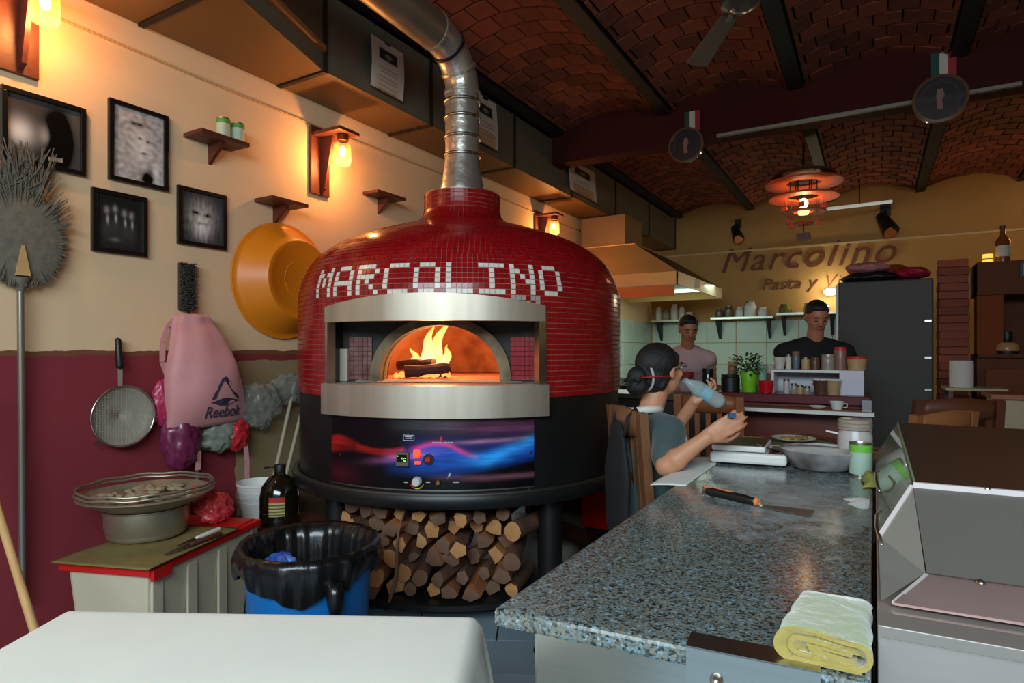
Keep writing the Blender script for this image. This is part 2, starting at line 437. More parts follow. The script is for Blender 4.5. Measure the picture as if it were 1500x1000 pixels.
# resample by arc length
def cr(p0, p1, p2, p3, t):
    return tuple(.5 * ((2 * p1[i]) + (-p0[i] + p2[i]) * t + (2 * p0[i] - 5 * p1[i] + 4 * p2[i] - p3[i]) * t * t + (-p0[i] + 3 * p1[i] - 3 * p2[i] + p3[i]) * t ** 3) for i in (0, 1))
fine = []
for i in range(len(prof) - 1):
    p = [prof[max(0, min(len(prof) - 1, i + k))] for k in (-1, 0, 1, 2)]
    for t in range(24): fine.append(cr(*p, t / 24))
fine.append(prof[-1])
acc = [0]
for a, b in zip(fine, fine[1:]): acc.append(acc[-1] + sqrt((a[0] - b[0]) ** 2 + (a[1] - b[1]) ** 2))
def at_s(s):
    s = max(0, min(acc[-1] - 1e-6, s)); lo = 0
    import bisect; lo = bisect.bisect_right(acc, s) - 1
    t = (s - acc[lo]) / (acc[lo + 1] - acc[lo]); a, b = fine[lo], fine[lo + 1]
    return (a[0] + (b[0] - a[0]) * t, a[1] + (b[1] - a[1]) * t)
PITCH = .0253
NR = int(acc[-1] / PITCH); PITCH = acc[-1] / NR
def opening(ph, z):
    d = (ph - PH0 + pi) % (2 * pi) - pi
    return abs(d) < HW + .005 and z < 1.565 and z > 1.0
# grout shell
sh = MB(); nphi = 240
for j in range(NR):
    (r0, z0), (r1, z1) = at_s(j * PITCH), at_s((j + 1) * PITCH)
    for i in range(nphi):
        a0 = 2 * pi * i / nphi; a1 = 2 * pi * (i + 1) / nphi
        if opening((a0 + a1) / 2, (z0 + z1) / 2): continue
        sh.add([OVW(r0 - .002, a0, z0), OVW(r0 - .002, a1, z0), OVW(r1 - .002, a1, z1), OVW(r1 - .002, a0, z1)], [(0, 1, 2, 3)])
sh.build('dome', mat('oven_grout', S(196, 120, 104), .8, 0, .4, 9), oven, weld=True)
RT = mat('red_mosaic_tile', S(148, 16, 22), .18, 0, .3, 30, 0, col2=S(122, 12, 18), island=.13, spec=.6)
WT = mat('white_mosaic_tile', S(225, 218, 205), .2, 0, .2, 30, island=.06)
FONT = {'M': ['1...1', '11.11', '1.1.1', '1.1.1', '1...1', '1...1'], 'A': ['.111.', '1...1', '1...1', '11111', '1...1', '1...1'],
        'R': ['1111.', '1...1', '1111.', '1.1..', '1..1.', '1...1'], 'C': ['.1111', '1....', '1....', '1....', '1....', '.1111'],
        'O': ['.111.', '1...1', '1...1', '1...1', '1...1', '.111.'], 'L': ['1....', '1....', '1....', '1....', '1....', '11111'],
        'I': ['11111', '..1..', '..1..', '..1..', '..1..', '11111'], 'N': ['1...1', '11..1', '1.1.1', '1..11', '1...1', '1...1']}
WORD = 'MARCOLINO'
S_TOP = None
row0 = next(j for j in range(NR) if at_s((j + .5) * PITCH)[1] > 1.605)      # lowest letter row
NL = 236; letters = set()
c0 = int(round(R(-5.0) / (2 * pi / NL))) - 27
for li, ch in enumerate(WORD):
    for rr_, line in enumerate(FONT[ch]):
        for cc_, q in enumerate(line):
            if q == '1': letters.add((row0 + 5 - rr_, (c0 + li * 6 + cc_) % NL))
extra = {(row0 - 1, (c0 + 42 + k) % NL) for k in (0, 1, 2, 4, 5)} | {(row0 - 2, (c0 + 44 + k) % NL) for k in (0, 1, 3)}
def tile_at(mb, j, a0, a1, th=.004, g=.0021):
    (r0, z0), (r1, z1) = at_s(j * PITCH + g), at_s((j + 1) * PITCH - g)
    ga0 = a0 + g * .5 / r0; ga1 = a1 - g * .5 / r0
    nx, nz_ = (z1 - z0), (r0 - r1); ln = sqrt(nx * nx + nz_ * nz_); nx /= ln; nz_ /= ln
    v = []
    for t in (-.003, th):
        for (r, z) in ((r0, z0), (r1, z1)):
            for a in (ga0, ga1): v.append(OVW(r + nx * t, a, z + nz_ * t))
    mb.add(v, [(4, 5, 7, 6), (0, 4, 6, 2), (1, 3, 7, 5), (2, 6, 7, 3), (0, 1, 5, 4)])
rt = MB(); nw = 0
for j in range(NR):
    (r, z) = at_s((j + .5) * PITCH)
    n_ = NL if j < row0 + 8 else max(24, int(2 * pi * r / PITCH))
    if j >= row0 + 8 and j % 1 == 0: pass
    for i in range(n_):
        a0 = 2 * pi * i / n_; a1 = 2 * pi * (i + 1) / n_
        if opening((a0 + a1) / 2, z): continue
        if j < row0 + 8 and (j, i) in letters:
            mb = MB(); tile_at(mb, j, a0, a1, .005); mb.build('mosaic_tile', WT, oven, fixn=False); nw += 1
        elif j < row0 + 8 and (j, i) in extra:
            mb = MB(); tile_at(mb, j, a0, a1, .005); mb.build('mosaic_tile', mat('silver_mosaic_tile', S(190, 180, 175), .2, .3), oven, fixn=False)
        else:
            tile_at(rt, j, a0, a1, .004 + random.uniform(-.0006, .0006))
tag(rt.build('red_tiles', RT, oven, fixn=False), kind='stuff')
print('white tiles', nw, 'rows', NR)
# neck cap and flue
def oz(mb, profl, name, mt, smooth='auto', n=48):
    mb.lathe(profl, tuple(OC), n); return mb.build(name, mt, oven, smooth=smooth)
oz(MB(), [(.226, 2.27), (.226, 2.295), (.14, 2.30), (.02, 2.30)], 'neck_cap', DSTEEL)
# drum, rim, bottom plate
oz(MB(), [(.95, .66), (.95, 1.13), (.90, 1.13)], 'drum', BLACK, n=96)
oz(MB(), [(.90, .618), (.985, .618), (.992, .63), (.992, .67), (.985, .682), (.945, .682)], 'base_rim', BLACK, n=96)
oz(MB(), [(.985, .6815), (.985, .688), (.96, .688)], 'rim_trim', DSTEEL, n=96)
oz(MB(), [(.02, .62), (.93, .62), (.93, .66)], 'base_plate', BLACK, n=96)
oz(MB(), [(.02, .10), (.86, .10), (.88, .11), (.88, .135), (.86, .14), (.02, .14)], 'wood_tray', BLACK, n=64)
for a in (37, -47, 143, 223):
    p = OVW(.83, R(a), 0); MB().cyl(p, p + V((0, 0, .62)), .062, n=20).build('leg', BLACK, oven, smooth='auto')
# curved steel bands
def band(name, ra, rb, z0, z1f, a0, a1, mt, z0f=None, n=48):
    mb = MB(); vs = []
    for i in range(n + 1):
        a = a0 + (a1 - a0) * i / n; t = 2 * i / n - 1
        zt = z1f(t) if callable(z1f) else z1f; zb = z0f(t) if z0f else z0
        vs += [OVW(ra, a, zb), OVW(rb, a, zb), OVW(rb, a, zt), OVW(ra, a, zt)]
    fs = []
    for i in range(n):
        k = i * 4
        for q in range(4): fs.append((k + q, k + (q + 1) % 4, k + 4 + (q + 1) % 4, k + 4 + q))
    fs += [(0, 1, 2, 3), (4 * n + 3, 4 * n + 2, 4 * n + 1, 4 * n)]
    mb.add(vs, fs); return mb.build(name, mt, oven, smooth='auto')
BAND = mat('polished_steel_band', S(214, 204, 186), .46, .85, .5, 5, 0, stretch=(2, 2, .1), col2=S(150, 132, 112))  # streaky reflections painted into the colour as vertical light and dark bands
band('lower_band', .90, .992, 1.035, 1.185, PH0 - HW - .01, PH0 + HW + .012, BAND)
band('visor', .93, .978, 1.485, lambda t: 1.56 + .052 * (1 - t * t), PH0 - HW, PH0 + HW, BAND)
band('side_frame', .925, .975, 1.185, 1.56, PH0 + HW - .034, PH0 + HW + .006, STEEL, n=6)
band('side_frame', .925, .972, 1.185, 1.56, PH0 - HW - .006, PH0 - HW + .014, STEEL, n=6)
# recess: floor, ceiling, cheeks, facade with an arched mouth
chx = .955 * sin(HW); YFc = -.955 * cos(HW)   # chord of the opening
YFA = -.63
SOOT = mat('sooty_steel', S(34, 31, 28), .35, .4, .5, 4)
fl = MB(); pts = [OVW(.93, PH0 - HW + 2 * HW * i / 16, 1.172) for i in range(17)] + [OL(chx, YFA, 1.172), OL(-chx, YFA, 1.172)]
fl.quadslab(pts, (0, 0, .012)); fl.build('hearth_shelf', mat('ash_dusted_stone', S(168, 156, 142), .8, 0, .6, 14, .3, col2=S(110, 98, 88)), oven)
ce = MB(); pts = [OVW(.93, PH0 - HW + 2 * HW * i / 16, 1.545) for i in range(17)] + [OL(chx, YFA, 1.545), OL(-chx, YFA, 1.545)]
ce.quadslab(pts, (0, 0, .012)); ce.build('mouth_hood', SOOT, oven)
for sx in (-1, 1):
    MB().quadslab([OL(sx * (chx - .004), YFc, 1.185), OL(sx * (chx - .012), YFA, 1.185), OL(sx * (chx - .012), YFA, 1.545), OL(sx * (chx - .004), YFc, 1.545)], OX * sx * .01).build('cheek_plate', SOOT, oven)
    # red mosaic lining on the front face beside the mouth
    ct = MB(); xa, xb = (.36, .47)
    for i in range(5):
        for j in range(9):
            c = OL(sx * (xa + (i + .5) * .0245), YFA - .009, 1.195 + (j + .5) * .0245)
            ct.obox(c, OX * .0112, OUT * .004, UP * .0112)
    tag(ct.build('lining_tiles', RT if sx > 0 else mat('dusty_red_tile', S(100, 44, 40), .35, 0, .6, 20, col2=S(150, 120, 105)), oven), kind='stuff')
for sx, xx in ((-1, .505), (1, .515)):
    MB().obox(OL(sx * xx, YFA - .02, 1.27), OX * .022, OUT * .02, UP * .085).build('mouth_corner_block', mat('pale_ash_block', S(196, 186, 170), .7, 0, .4, 12, .3), oven, bevel=.006)
AX, AH, AZ = .31, .29, 1.185
fa = MB(); N = 28
arc = [(-AX * cos(pi * i / N), AZ + AH * sin(pi * i / N) ** .85) for i in range(N + 1)]
outl = []
for i in range(N + 1):
    x, z = arc[i]; t = i / N
    if t < .2: outl.append((-.55, AZ + (1.545 - AZ) * (t / .2)))
    elif t > .8: outl.append((.55, 1.545 - (1.545 - AZ) * ((t - .8) / .2)))
    else: outl.append((-.55 + 1.1 * (t - .2) / .6, 1.545))
for y in (YFA, YFA + .03):
    base = len(fa.v); fa.v += [OL(x, y, z) for x, z in arc] + [OL(x, y, z) for x, z in outl]
    fa.f += [(base + i, base + i + 1, base + N + 2 + i, base + N + 1 + i) for i in range(N)]
b2 = 2 * (N + 1); fa.f += [(i, i + 1, b2 + i + 1, b2 + i) for i in range(N)]
fa.build('facade', mat('sooty_facade', S(52, 47, 42), .7, 0, .6, 5, .2, col2=S(24, 21, 19)), oven)
# stone ring of the arch
ar = MB()
def ringpt(i, k, y):
    t = pi * i / N; return OL(-(AX + k) * cos(t), y, AZ + (AH + k * .8) * sin(t) ** .85)
n0 = 0; vs = []
for i in range(N + 1): vs += [ringpt(i, 0, YFA - .05), ringpt(i, .055, YFA - .035), ringpt(i, .055, YFA + .0), ringpt(i, 0, YFA + .08)]
fs = [(i * 4 + q, i * 4 + (q + 1) % 4, i * 4 + 4 + (q + 1) % 4, i * 4 + 4 + q) for i in range(N) for q in range(4)] + [(0, 1, 2, 3), (4 * N + 3, 4 * N + 2, 4 * N + 1, 4 * N)]
ar.add(vs, fs); ar.build('arch_ring', mat('stained_arch_stone', S(150, 128, 98), .8, 0, .9, 9, .3, col2=S(70, 56, 44)), oven, smooth='auto')
# firing chamber (inside of the dome)
FB = mat('firebrick', S(176, 128, 96), .9, 0, .9, 7, .8, col2=S(104, 62, 44), stretch=(1, 1, 1))
chm = MB()
nu, nv = 48, 14
for j in range(nv + 1):
    t = pi / 2 * j / nv
    for i in range(nu):
        a = 2 * pi * i / nu; chm.v.append(OVW(.60 * cos(t), a, 1.19 + .40 * sin(t)))
for j in range(nv):
    for i in range(nu):
        a = 2 * pi * (i + .5) / nu; t = pi / 2 * (j + .5) / nv
        d = (a - PH0 + pi) % (2 * pi) - pi
        if abs(.60 * cos(t) * sin(d)) < .33 and cos(d) > 0 and .40 * sin(t) < .33: continue
        chm.f.append((j * nu + i, j * nu + (i + 1) % nu, (j + 1) * nu + (i + 1) % nu, (j + 1) * nu + i))
chm.build('baking_chamber', FB, oven, smooth=True)
oz(MB(), [(.01, 1.186), (.625, 1.186), (.625, 1.17)], 'hearth_floor', mat('hearth_stone', S(190, 130, 95), .85, 0, .6, 10, .2, col2=S(140, 86, 58)))
# control panel with printed artwork
def g(x, c, s_): return math.exp(-((x - c) / s_) ** 2)
from mathutils import noise as NZ
def neb(u, v):
    n1 = .5 + .5 * NZ.noise(V((u * 3.2, v * 9, 1))); n2 = .5 + .5 * NZ.noise(V((u * 7, v * 26, 5))); n3 = .5 + .5 * NZ.noise(V((u * 14, v * 34, 9)))
    q = (.45 + .75 * n2) * (.6 + .6 * n3)
    c = [.004, .003, .005]
    def ad(col, k):
        for i in range(3): c[i] += col[i] * k
    step = lambda a, b, x: max(0, min(1, (x - a) / (b - a)))
    top = .66 - .10 * step(.05, .20, u) + .04 * sin(u * 16)
    bot = .44 + .06 * sin(u * 9)
    if u < .42: ad((.62, .018, .008), step(bot - .03, bot + .08, v) * step(top + .05, top - .01, v) * step(.42, .40, u) * (.35 + .75 * (u > .16) * step(.14, .24, u) + .3 * step(.14, .05, u)) * q * 1.1)
    arcy = .56 + .10 * math.exp(-((u - .56) / .09) ** 2) - .9 * max(0, u - .62)
    ad((.70, .02, .10), g(v, arcy, .035) * step(.42, .50, u) * step(.75, .66, u) * 1.0)
    ad((.42, .12, .30), g(v, .50 + .5 * (u - .5), .05) * g(u, .40, .13) * q)
    blue_top = arcy - .03 if u < .70 else .48 + .75 * (u - .70)
    ad((.006, .08, .46), step(.16 + .5 * max(0, u - .62), .34 + .4 * max(0, u - .62), v) * step(blue_top + .05, blue_top - .04, v) * step(.30, .50, u) * q * 1.2)
    ad((.03, .42, .78), g(v, .42 + .9 * max(0, u - .78), .09) * g(u, .80, .10) * q)
    ad((.02, .32, .40), g(v, .58 + .9 * (u - .90), .08) * g(u, .97, .10) * q * .9)
    ad((.02, .03, .20), g(v, .62, .12) * step(.38, .5, u) * q)
    ad((.16, .05, .11), g(v, .90 - .04 * u, .09) * step(.45, .8, u) * q)
    ad((.42, .17, .20), g(v, .66 + .12 * (u - .6), .028) * step(.55, .72, u) * step(.99, .88, u) * q)
    ad((.22, .08, .11), g(v, .15 + .03 * n1, .035) * step(.5, .75, u) * q)
    ad((.05, .05, .055), g(v, .92, .10) * step(.3, .45, u) * step(.72, .6, u) * q)
    ad((.06, .004, .008), g(v, .15, .15) * g(u, .06, .1))
    return c
PA0, PA1 = R(-37.5), R(25.5)
cp = MB(); cp.grid(lambda u, v: OVW(.957, PA0 + (PA1 - PA0) * u, .702 + .328 * v), 220, 90, neb)
cpo = cp.build('control_panel', mat('printed_panel_art', (.1, .1, .1), .3, attr='art', spec=.35), oven, smooth=True, fixn=False)
cpo['label'] = 'curved black control panel printed with red, purple and blue swirls'
def PP(px, py, r=.96):                       # a point on the panel by bearing
    k = (px - 750) / 900; a, b = R(-60), R(60)
    for _ in range(40):
        mth = (a + b) / 2; p = OVW(r, mth, 0); D = p.y * CT - p.x * ST; u = p.x * CT + p.y * ST
        if u / D < k: a = mth
        else: b = mth
    D = p.y * CT - p.x * ST; z = CAMZ - (py - 512) / 900 * D
    nrm = (p - OC); nrm.z = 0; nrm.normalize(); tx = V((-nrm.y, nrm.x, 0)); tx = tx if tx.dot(EU) > 0 else -tx
    return V((p.x, p.y, z)), tx, nrm
def edge(name, z0, z1, a0, a1, mt): return band(name, .955, .961, z0, z1, a0, a1, mt, n=32)
edge('panel_trim', .697, .703, PA0, PA1, DSTEEL); edge('panel_trim', 1.027, 1.033, PA0, PA1, mat('dark_trim', S(60, 58, 56), .4, .6))
p, tx, nr = PP(591, 672); d_ = MB().obox(p + nr * .008, tx * .03, nr * .012, UP * .032).build('thermostat', mat('thermostat_grey', S(96, 92, 88), .5), oven, bevel=.003)
MB().obox(p + nr * .0205 + UP * .006, tx * .024, nr * .001, UP * .018).build('display', mat('display_glass', S(10, 16, 12), .1), d_)
gm = mat('green_digits', S(120, 255, 60), .5, emit=2.5, emitcol=(.25, 1, .05))
text('°C', .022, .0005, gm, p + nr * .0222 + tx * .008 - UP * .006, tx, UP, d_)
MB().obox(p + nr * .0222 - tx * .019 + UP * .017, tx * .0015, nr * .0004, UP * .002).build('indicator', gm, d_)
RED = mat('lit_red_switch', S(255, 60, 35), .4, emit=1.6, emitcol=(1, .06, .02))
p, tx, nr = PP(611, 664); MB().obox(p + nr * .006, tx * .015, nr * .009, UP * .017).build('rocker_switch', RED, oven, bevel=.004)
p, tx, nr = PP(612, 677.5); MB().obox(p + nr * .006, tx * .014, nr * .006, UP * .007).build('rocker_switch', RED, oven, bevel=.002)
p, tx, nr = PP(628, 672); b_ = MB().cyl(p, p + nr * .012, .024, n=24).build('push_button', BLKPL, oven, smooth='auto')
MB().cyl(p + nr * .012, p + nr * .022, .012, n=20).build('button_cap', mat('red_button', S(190, 40, 30), .3), b_, smooth='auto')
p, tx, nr = PP(611, 705); kb = MB()
kb.lathe([(.0, .024), (.018, .024), (.021, .018), (.023, 0)], p, 24, M((tx, UP, nr)).transposed(), fn=lambda q, a: V((q.x * (1 + .06 * sin(12 * a)), q.y * (1 + .06 * sin(12 * a)), q.z)))
kb.build('dial_knob', mat('knob_white', S(205, 205, 200), .3), oven, smooth='auto')
dm = MB(); nn = 22
dm.grid(lambda u, v: p + nr * .0018 + tx * (cos(R(200 + 140 * u)) * (.03 + .005 * v)) + UP * (sin(R(200 + 140 * u)) * (.03 + .005 * v)), nn, 1, lambda u, v: S(200, 60, 40) if u < .4 else (S(220, 190, 70) if u < .7 else S(110, 150, 80)))
dm.build('dial_scale', MATS['printed_panel_art'], oven, fixn=False)
p, tx, nr = PP(642, 706); MB().cyl(p, p + nr * .02, .012, .009, n=16).build('brass_valve', mat('brass', S(190, 140, 70), .3, 1), oven, smooth='auto')
INK = mat('white_print', S(200, 200, 200), .5)
p, tx, nr = PP(657, 697); MB().quadslab([p + tx * a_ + UP * b__ + nr * .002 for a_, b__ in ((-.008, -.014), (.003, .0), (-.003, .0), (.006, .014), (.012, .014), (.004, .004), (.01, .004))], nr * .001).build('bolt_symbol', INK, oven)
p, tx, nr = PP(599, 641); sy = MB()
for a_, b__, c_, e_ in ((0, .012, .026, .0012), (0, -.012, .026, .0012), (0, .005, .018, .0018), (0, -.003, .018, .0012)): sy.obox(p + nr * .002 + UP * b__ + tx * a_, tx * c_, nr * .0008, UP * e_)
for a_ in (-.026, .026): sy.obox(p + nr * .002 + tx * a_, tx * .0012, nr * .0008, UP * .012)
sy.build('plate_symbol', INK, oven)
p, tx, nr = PP(646, 642); MB().quadslab([p + tx * a_ + UP * b__ + nr * .002 for a_, b__ in ((-.006, -.01), (.007, -.012), (.008, -.002), (.001, .012), (-.003, .002))], nr * .001).build('flame_symbol', mat('red_print', S(200, 40, 40), .5), oven)
for (qx, qy, w_) in ((595, 706, .010), (627, 706, .010), (668, 706, .016), (640, 648, .022), (656, 648, .022)):
    p, tx, nr = PP(qx, qy); t_ = MB()
    for k in range(6): t_.obox(p + nr * .002 + tx * (w_ * (k - 2.5) / 3), tx * (w_ / 8), nr * .0005, UP * (.0022 + .001 * (k % 2)))
    tag(t_.build('small_lettering', INK, oven), kind='stuff')
for (qx, qy) in ((499, 665), (777, 662), (775, 716), (500, 716)):
    p, tx, nr = PP(qx, qy); MB().cyl(p, p + nr * .004, .005, n=12).build('screw', STEEL, oven, smooth='auto')

# flue pipe
flue = thing('flue_pipe', 'ribbed silver stovepipe rising from the red oven and bending towards the viewer', 'pipe', (OC.x, OC.y, 2.29))
FOIL = mat('crinkled_foil', S(206, 200, 188), .32, .8, .5, 14, .6)
MB().lathe([(.135, 2.29), (.135, 2.33), (.128, 2.36), (.108, 2.50), (.106, 2.53)], tuple(OC), 32).build('base_cone', FOIL, flue, smooth='auto')
pr = []; z = 2.53
while z < 2.93:
    pr += [(.104 + .0015 * random.random(), z), (.104, z + .012)]; z += .018
MB().lathe(pr, tuple(OC), 32).build('straight_section', FOIL, flue, smooth=True)
for z in (2.53, 2.64, 2.76, 2.86): MB().lathe([(.105, z), (.113, z + .004), (.113, z + .016), (.105, z + .02)], tuple(OC), 32).build('pipe_collar', STEEL, flue, smooth=True)
cx, cy = OC.x, OC.y; bend = []
for i in range(13):
    a = R(88 * i / 12); bend.append(V((cx, cy - .30 * (1 - cos(a)), 2.93 + .26 * sin(a))))
for k in range(1, 9): bend.append(bend[12] + V((0.0, -.26 * k, .010 * k)))
ELB = mat('elbow_tin', S(160, 146, 124), .42, .8, .6, 5, .15)
MB().tube(bend[:13], .102, 28, False).build('elbow', FOIL, flue, smooth=True)
MB().tube(bend[12:], .108, 28, False).build('horizontal_section', ELB, flue, smooth=True)
for i in (0, 4, 8, 12): MB().tube([bend[i] - (bend[i + 1] - bend[i]).normalized() * .008, bend[i] + (bend[i + 1] - bend[i]).normalized() * .008], .112, 28).build('pipe_collar', BLACK if i == 8 else FOIL, flue, smooth='auto')

# the fire
fire = thing('wood_fire', 'burning logs with yellow flames at the left inside the oven mouth', 'fire', tuple(OL(-.2, -.15, 1.187)))
CHAR = mat('charred_log', S(60, 34, 22), .9, 0, .7, 20, .5, col2=S(20, 12, 9))
for (a, b, r) in (((-.27, -.34, 1.225), (-.02, -.30, 1.245), .035), ((-.30, -.10, 1.22), (-.05, -.2, 1.22), .04), ((-.34, -.2, 1.26), (-.12, -.28, 1.27), .028)):
    mb = MB(); A, B = OL(*a), OL(*b); mb.tube([A + (B - A) * t / 6 + V((random.uniform(-.006, .006),) * 3) for t in range(7)], [r * random.uniform(.8, 1.1) for _ in range(7)], 9); mb.build('log', CHAR, fire, smooth='auto')
FLM = bpy.data.materials.new('flame'); FLM.use_nodes = True; nt = FLM.node_tree
tc = nt.nodes.new('ShaderNodeTexCoord'); sp_ = nt.nodes.new('ShaderNodeSeparateXYZ'); rp = nt.nodes.new('ShaderNodeValToRGB'); em = nt.nodes.new('ShaderNodeEmission')
nt.links.new(tc.outputs['Generated'], sp_.inputs[0]); nt.links.new(sp_.outputs[2], rp.inputs[0]); nt.links.new(rp.outputs[0], em.inputs[0])
rp.color_ramp.elements[0].color = (1, .62, .20, 1); rp.color_ramp.elements[1].color = (1, .22, .02, 1); em.inputs[1].default_value = 4.2
tp = nt.nodes.new('ShaderNodeBsdfTransparent'); mx_ = nt.nodes.new('ShaderNodeMixShader'); lw_ = nt.nodes.new('ShaderNodeLayerWeight'); lw_.inputs[0].default_value = .6
nt.links.new(lw_.outputs['Facing'], mx_.inputs[0]); nt.links.new(em.outputs[0], mx_.inputs[1]); nt.links.new(tp.outputs[0], mx_.inputs[2]); nt.links.new(mx_.outputs[0], nt.nodes['Material Output'].inputs[0])
for (x, y, h, r, ln) in ((-.20, -.12, .27, .045, .05), (-.14, -.18, .22, .04, .02), (-.09, -.12, .15, .035, .03), (-.25, -.18, .13, .03, -.02), (-.17, -.03, .32, .04, .10), (-.11, -.22, .10, .03, .0)):
    base = OL(x, y, 1.23); path = []; rr = []
    for k in range(10):
        t = k / 9; path.append(base + UP * h * t + OX * (ln * t * t + .012 * sin(t * 9 + x * 40)) + OUT * .01 * sin(t * 7)); rr.append(r * (.35 + 1.9 * t * (1 - t) ** 1.3 + .3 * (1 - t)) * (1 - t ** 3) + .002)
    MB().tube(path, rr, 12).build('flame', FLM, fire, smooth=True)
em_b = MB()
for k in range(60):
    a_ = random.random() * 6.28; q = random.random() ** .5
    em_b.ell(OL(-.2 + .17 * q * cos(a_), -.2 + .13 * q * sin(a_), 1.197 + .012 * random.random()), random.uniform(.008, .02), nu=6, nv=4)
tag(em_b.build('embers', mat('glowing_embers', S(255, 110, 40), .9, emit=2.2, emitcol=(1, .25, .05)), fire), kind='stuff')
ash = MB()
ash.grid(lambda u, v: OL(-.42 + .84 * u, -.74 + .22 * v, 1.187 + .012 * max(0, sin(pi * v)) * (.5 + .5 * sin(u * 19 + 3 * sin(u * 7 + v * 3))) * (1.3 - u)), 40, 8)
tag(ash.build('ash', mat('grey_ash', S(190, 182, 172), .95, 0, .6, 30, .4), None, smooth=True), 'grey ash spread along the sill of the oven mouth', 'ash', kind='stuff')
point('fire_glow', OL(-.16, -.12, 1.42), 24, (1, .40, .13), .08)
point('fire_glow', OL(-.10, -.28, 1.33), 5, (1, .42, .14), .05)
# ================================================================ FIREWOOD
BARK = mat('wood_bark', S(112, 74, 52), .9, 0, .8, 12, .5, col2=S(60, 40, 30), stretch=(1, 1, 1))
BARK2 = mat('split_wood', S(176, 108, 60), .85, 0, .7, 14, .35, col2=S(118, 66, 36))
CUT = mat('cut_wood_end', S(186, 132, 80), .85, 0, .6, 25, .15, col2=S(160, 108, 62))
CUT2 = mat('grey_wood_end', S(112, 80, 60), .9, 0, .7, 25, .2, col2=S(96, 70, 54))
ORDN = ['first', 'second', 'third', 'fourth', 'fifth', 'sixth', 'seventh', 'eighth', 'ninth', 'tenth', 'eleventh', 'twelfth']
ROWN = ['bottom row', 'second row up', 'third row up', 'fourth row up', 'fifth row up', 'top row']
rnd = random.Random(3)
zrow = .143
for r_i in range(6):
    n_ = 10 if r_i % 2 == 0 else 9
    for k in range(n_):
        x = -.50 + (k + (.5 if r_i % 2 else 0)) * .0985 + rnd.uniform(-.008, .008)
        rad = rnd.uniform(.032, .048); z = .185 + r_i * .074 + rnd.uniform(-.004, .004)
        kind = rnd.choice(['round', 'split', 'split', 'wedge', 'wedge'])
        ln = rnd.uniform(.34, .42); y0 = -.80 + rnd.uniform(-.10, .08) + .30 * abs(x) * abs(x)
        yaw = rnd.uniform(-.12, .30); pit = rnd.uniform(-.10, .10); sq = rnd.uniform(.7, 1.0); sqa = rnd.random() * 3.14
        if r_i in (4, 5) and k % 4 == 1: yaw *= 2
        N_ = {'round': 14, 'split': 7, 'wedge': 5}[kind]
        a0 = rnd.random() * 6.28
        ang_ = [a0 + 2 * pi * i / N_ + (rnd.uniform(-.25, .25) if kind != 'round' else 0) for i in range(N_)]
        rs = [rad * (rnd.uniform(.94, 1.04) if kind == 'round' else rnd.uniform(.72, 1.25)) * (1.08 - (1 - sq) * abs(sin(an_ - sqa))) for an_ in ang_]
        root = OL(x, y0, z)
        ends = V((0, 0, 0))
        pale = rnd.random() < (.55 if r_i >= 3 else .3)  # upper rows paler more often, putting the stack's lit top into the colour
        shape = {'round': 'round', 'split': 'split', 'wedge': 'wedge-cut'}[kind]
        lab = '%s %s firewood log, %s from the left in the %s' % ('pale-ended' if pale else 'dark-ended', shape, ORDN[k], ROWN[r_i])
        t = thing('firewood_log', lab, 'firewood', tuple(root), 0, 'firewood stacked under the oven')
        d = (-OUT * cos(yaw) + OX * sin(yaw)) * cos(pit) + UP * sin(pit); sx = d.cross(UP).normalized(); sz = sx.cross(d)
        mb = MB(); segs = 4; base = []
        for s_ in range(segs + 1):
            c = root + d * ln * s_ / segs + sx * rnd.uniform(-.004, .004)
            base += [c + (sx * cos(ang_[i]) + sz * sin(ang_[i])) * rs[i] * rnd.uniform(.94, 1.05) for i in range(N_)]
        fs = [(s_ * N_ + i, s_ * N_ + (i + 1) % N_, (s_ + 1) * N_ + (i + 1) % N_, (s_ + 1) * N_ + i) for s_ in range(segs) for i in range(N_)] + [tuple(segs * N_ + i for i in range(N_))]
        mb.add(base, fs); mb.build('bark', BARK if kind == 'round' or rnd.random() < .4 else BARK2, t, smooth='auto')
        mb = MB(); ring = [base[i] for i in range(N_)]
        c = root - d * rnd.uniform(0, .006); inner = [c + (p - c) * .55 - d * .001 for p in ring]
        mb.add(ring + inner + [c], [(i, (i + 1) % N_, N_ + (i + 1) % N_, N_ + i) for i in range(N_)] + [(N_ + i, N_ + (i + 1) % N_, 2 * N_) for i in range(N_)])
        mb.build('cut_end', CUT if pale else CUT2, t)
# a bent stick leaning before the stack
tw = MB(); A = OL(-.20, -.875, .145); B = OL(-.12, -.88, .60)
tw.tube([A + (B - A) * q / 8 + OX * .012 * sin(q * .8) for q in range(9)], [.009, .009, .008, .008, .007, .007, .006, .006, .005], 8)
tag(tw.build('stick', mat('grey_stick', S(120, 92, 72), .9, 0, .5, 20, .3), None, smooth=True), 'thin bent grey stick standing upright before the firewood', 'stick')

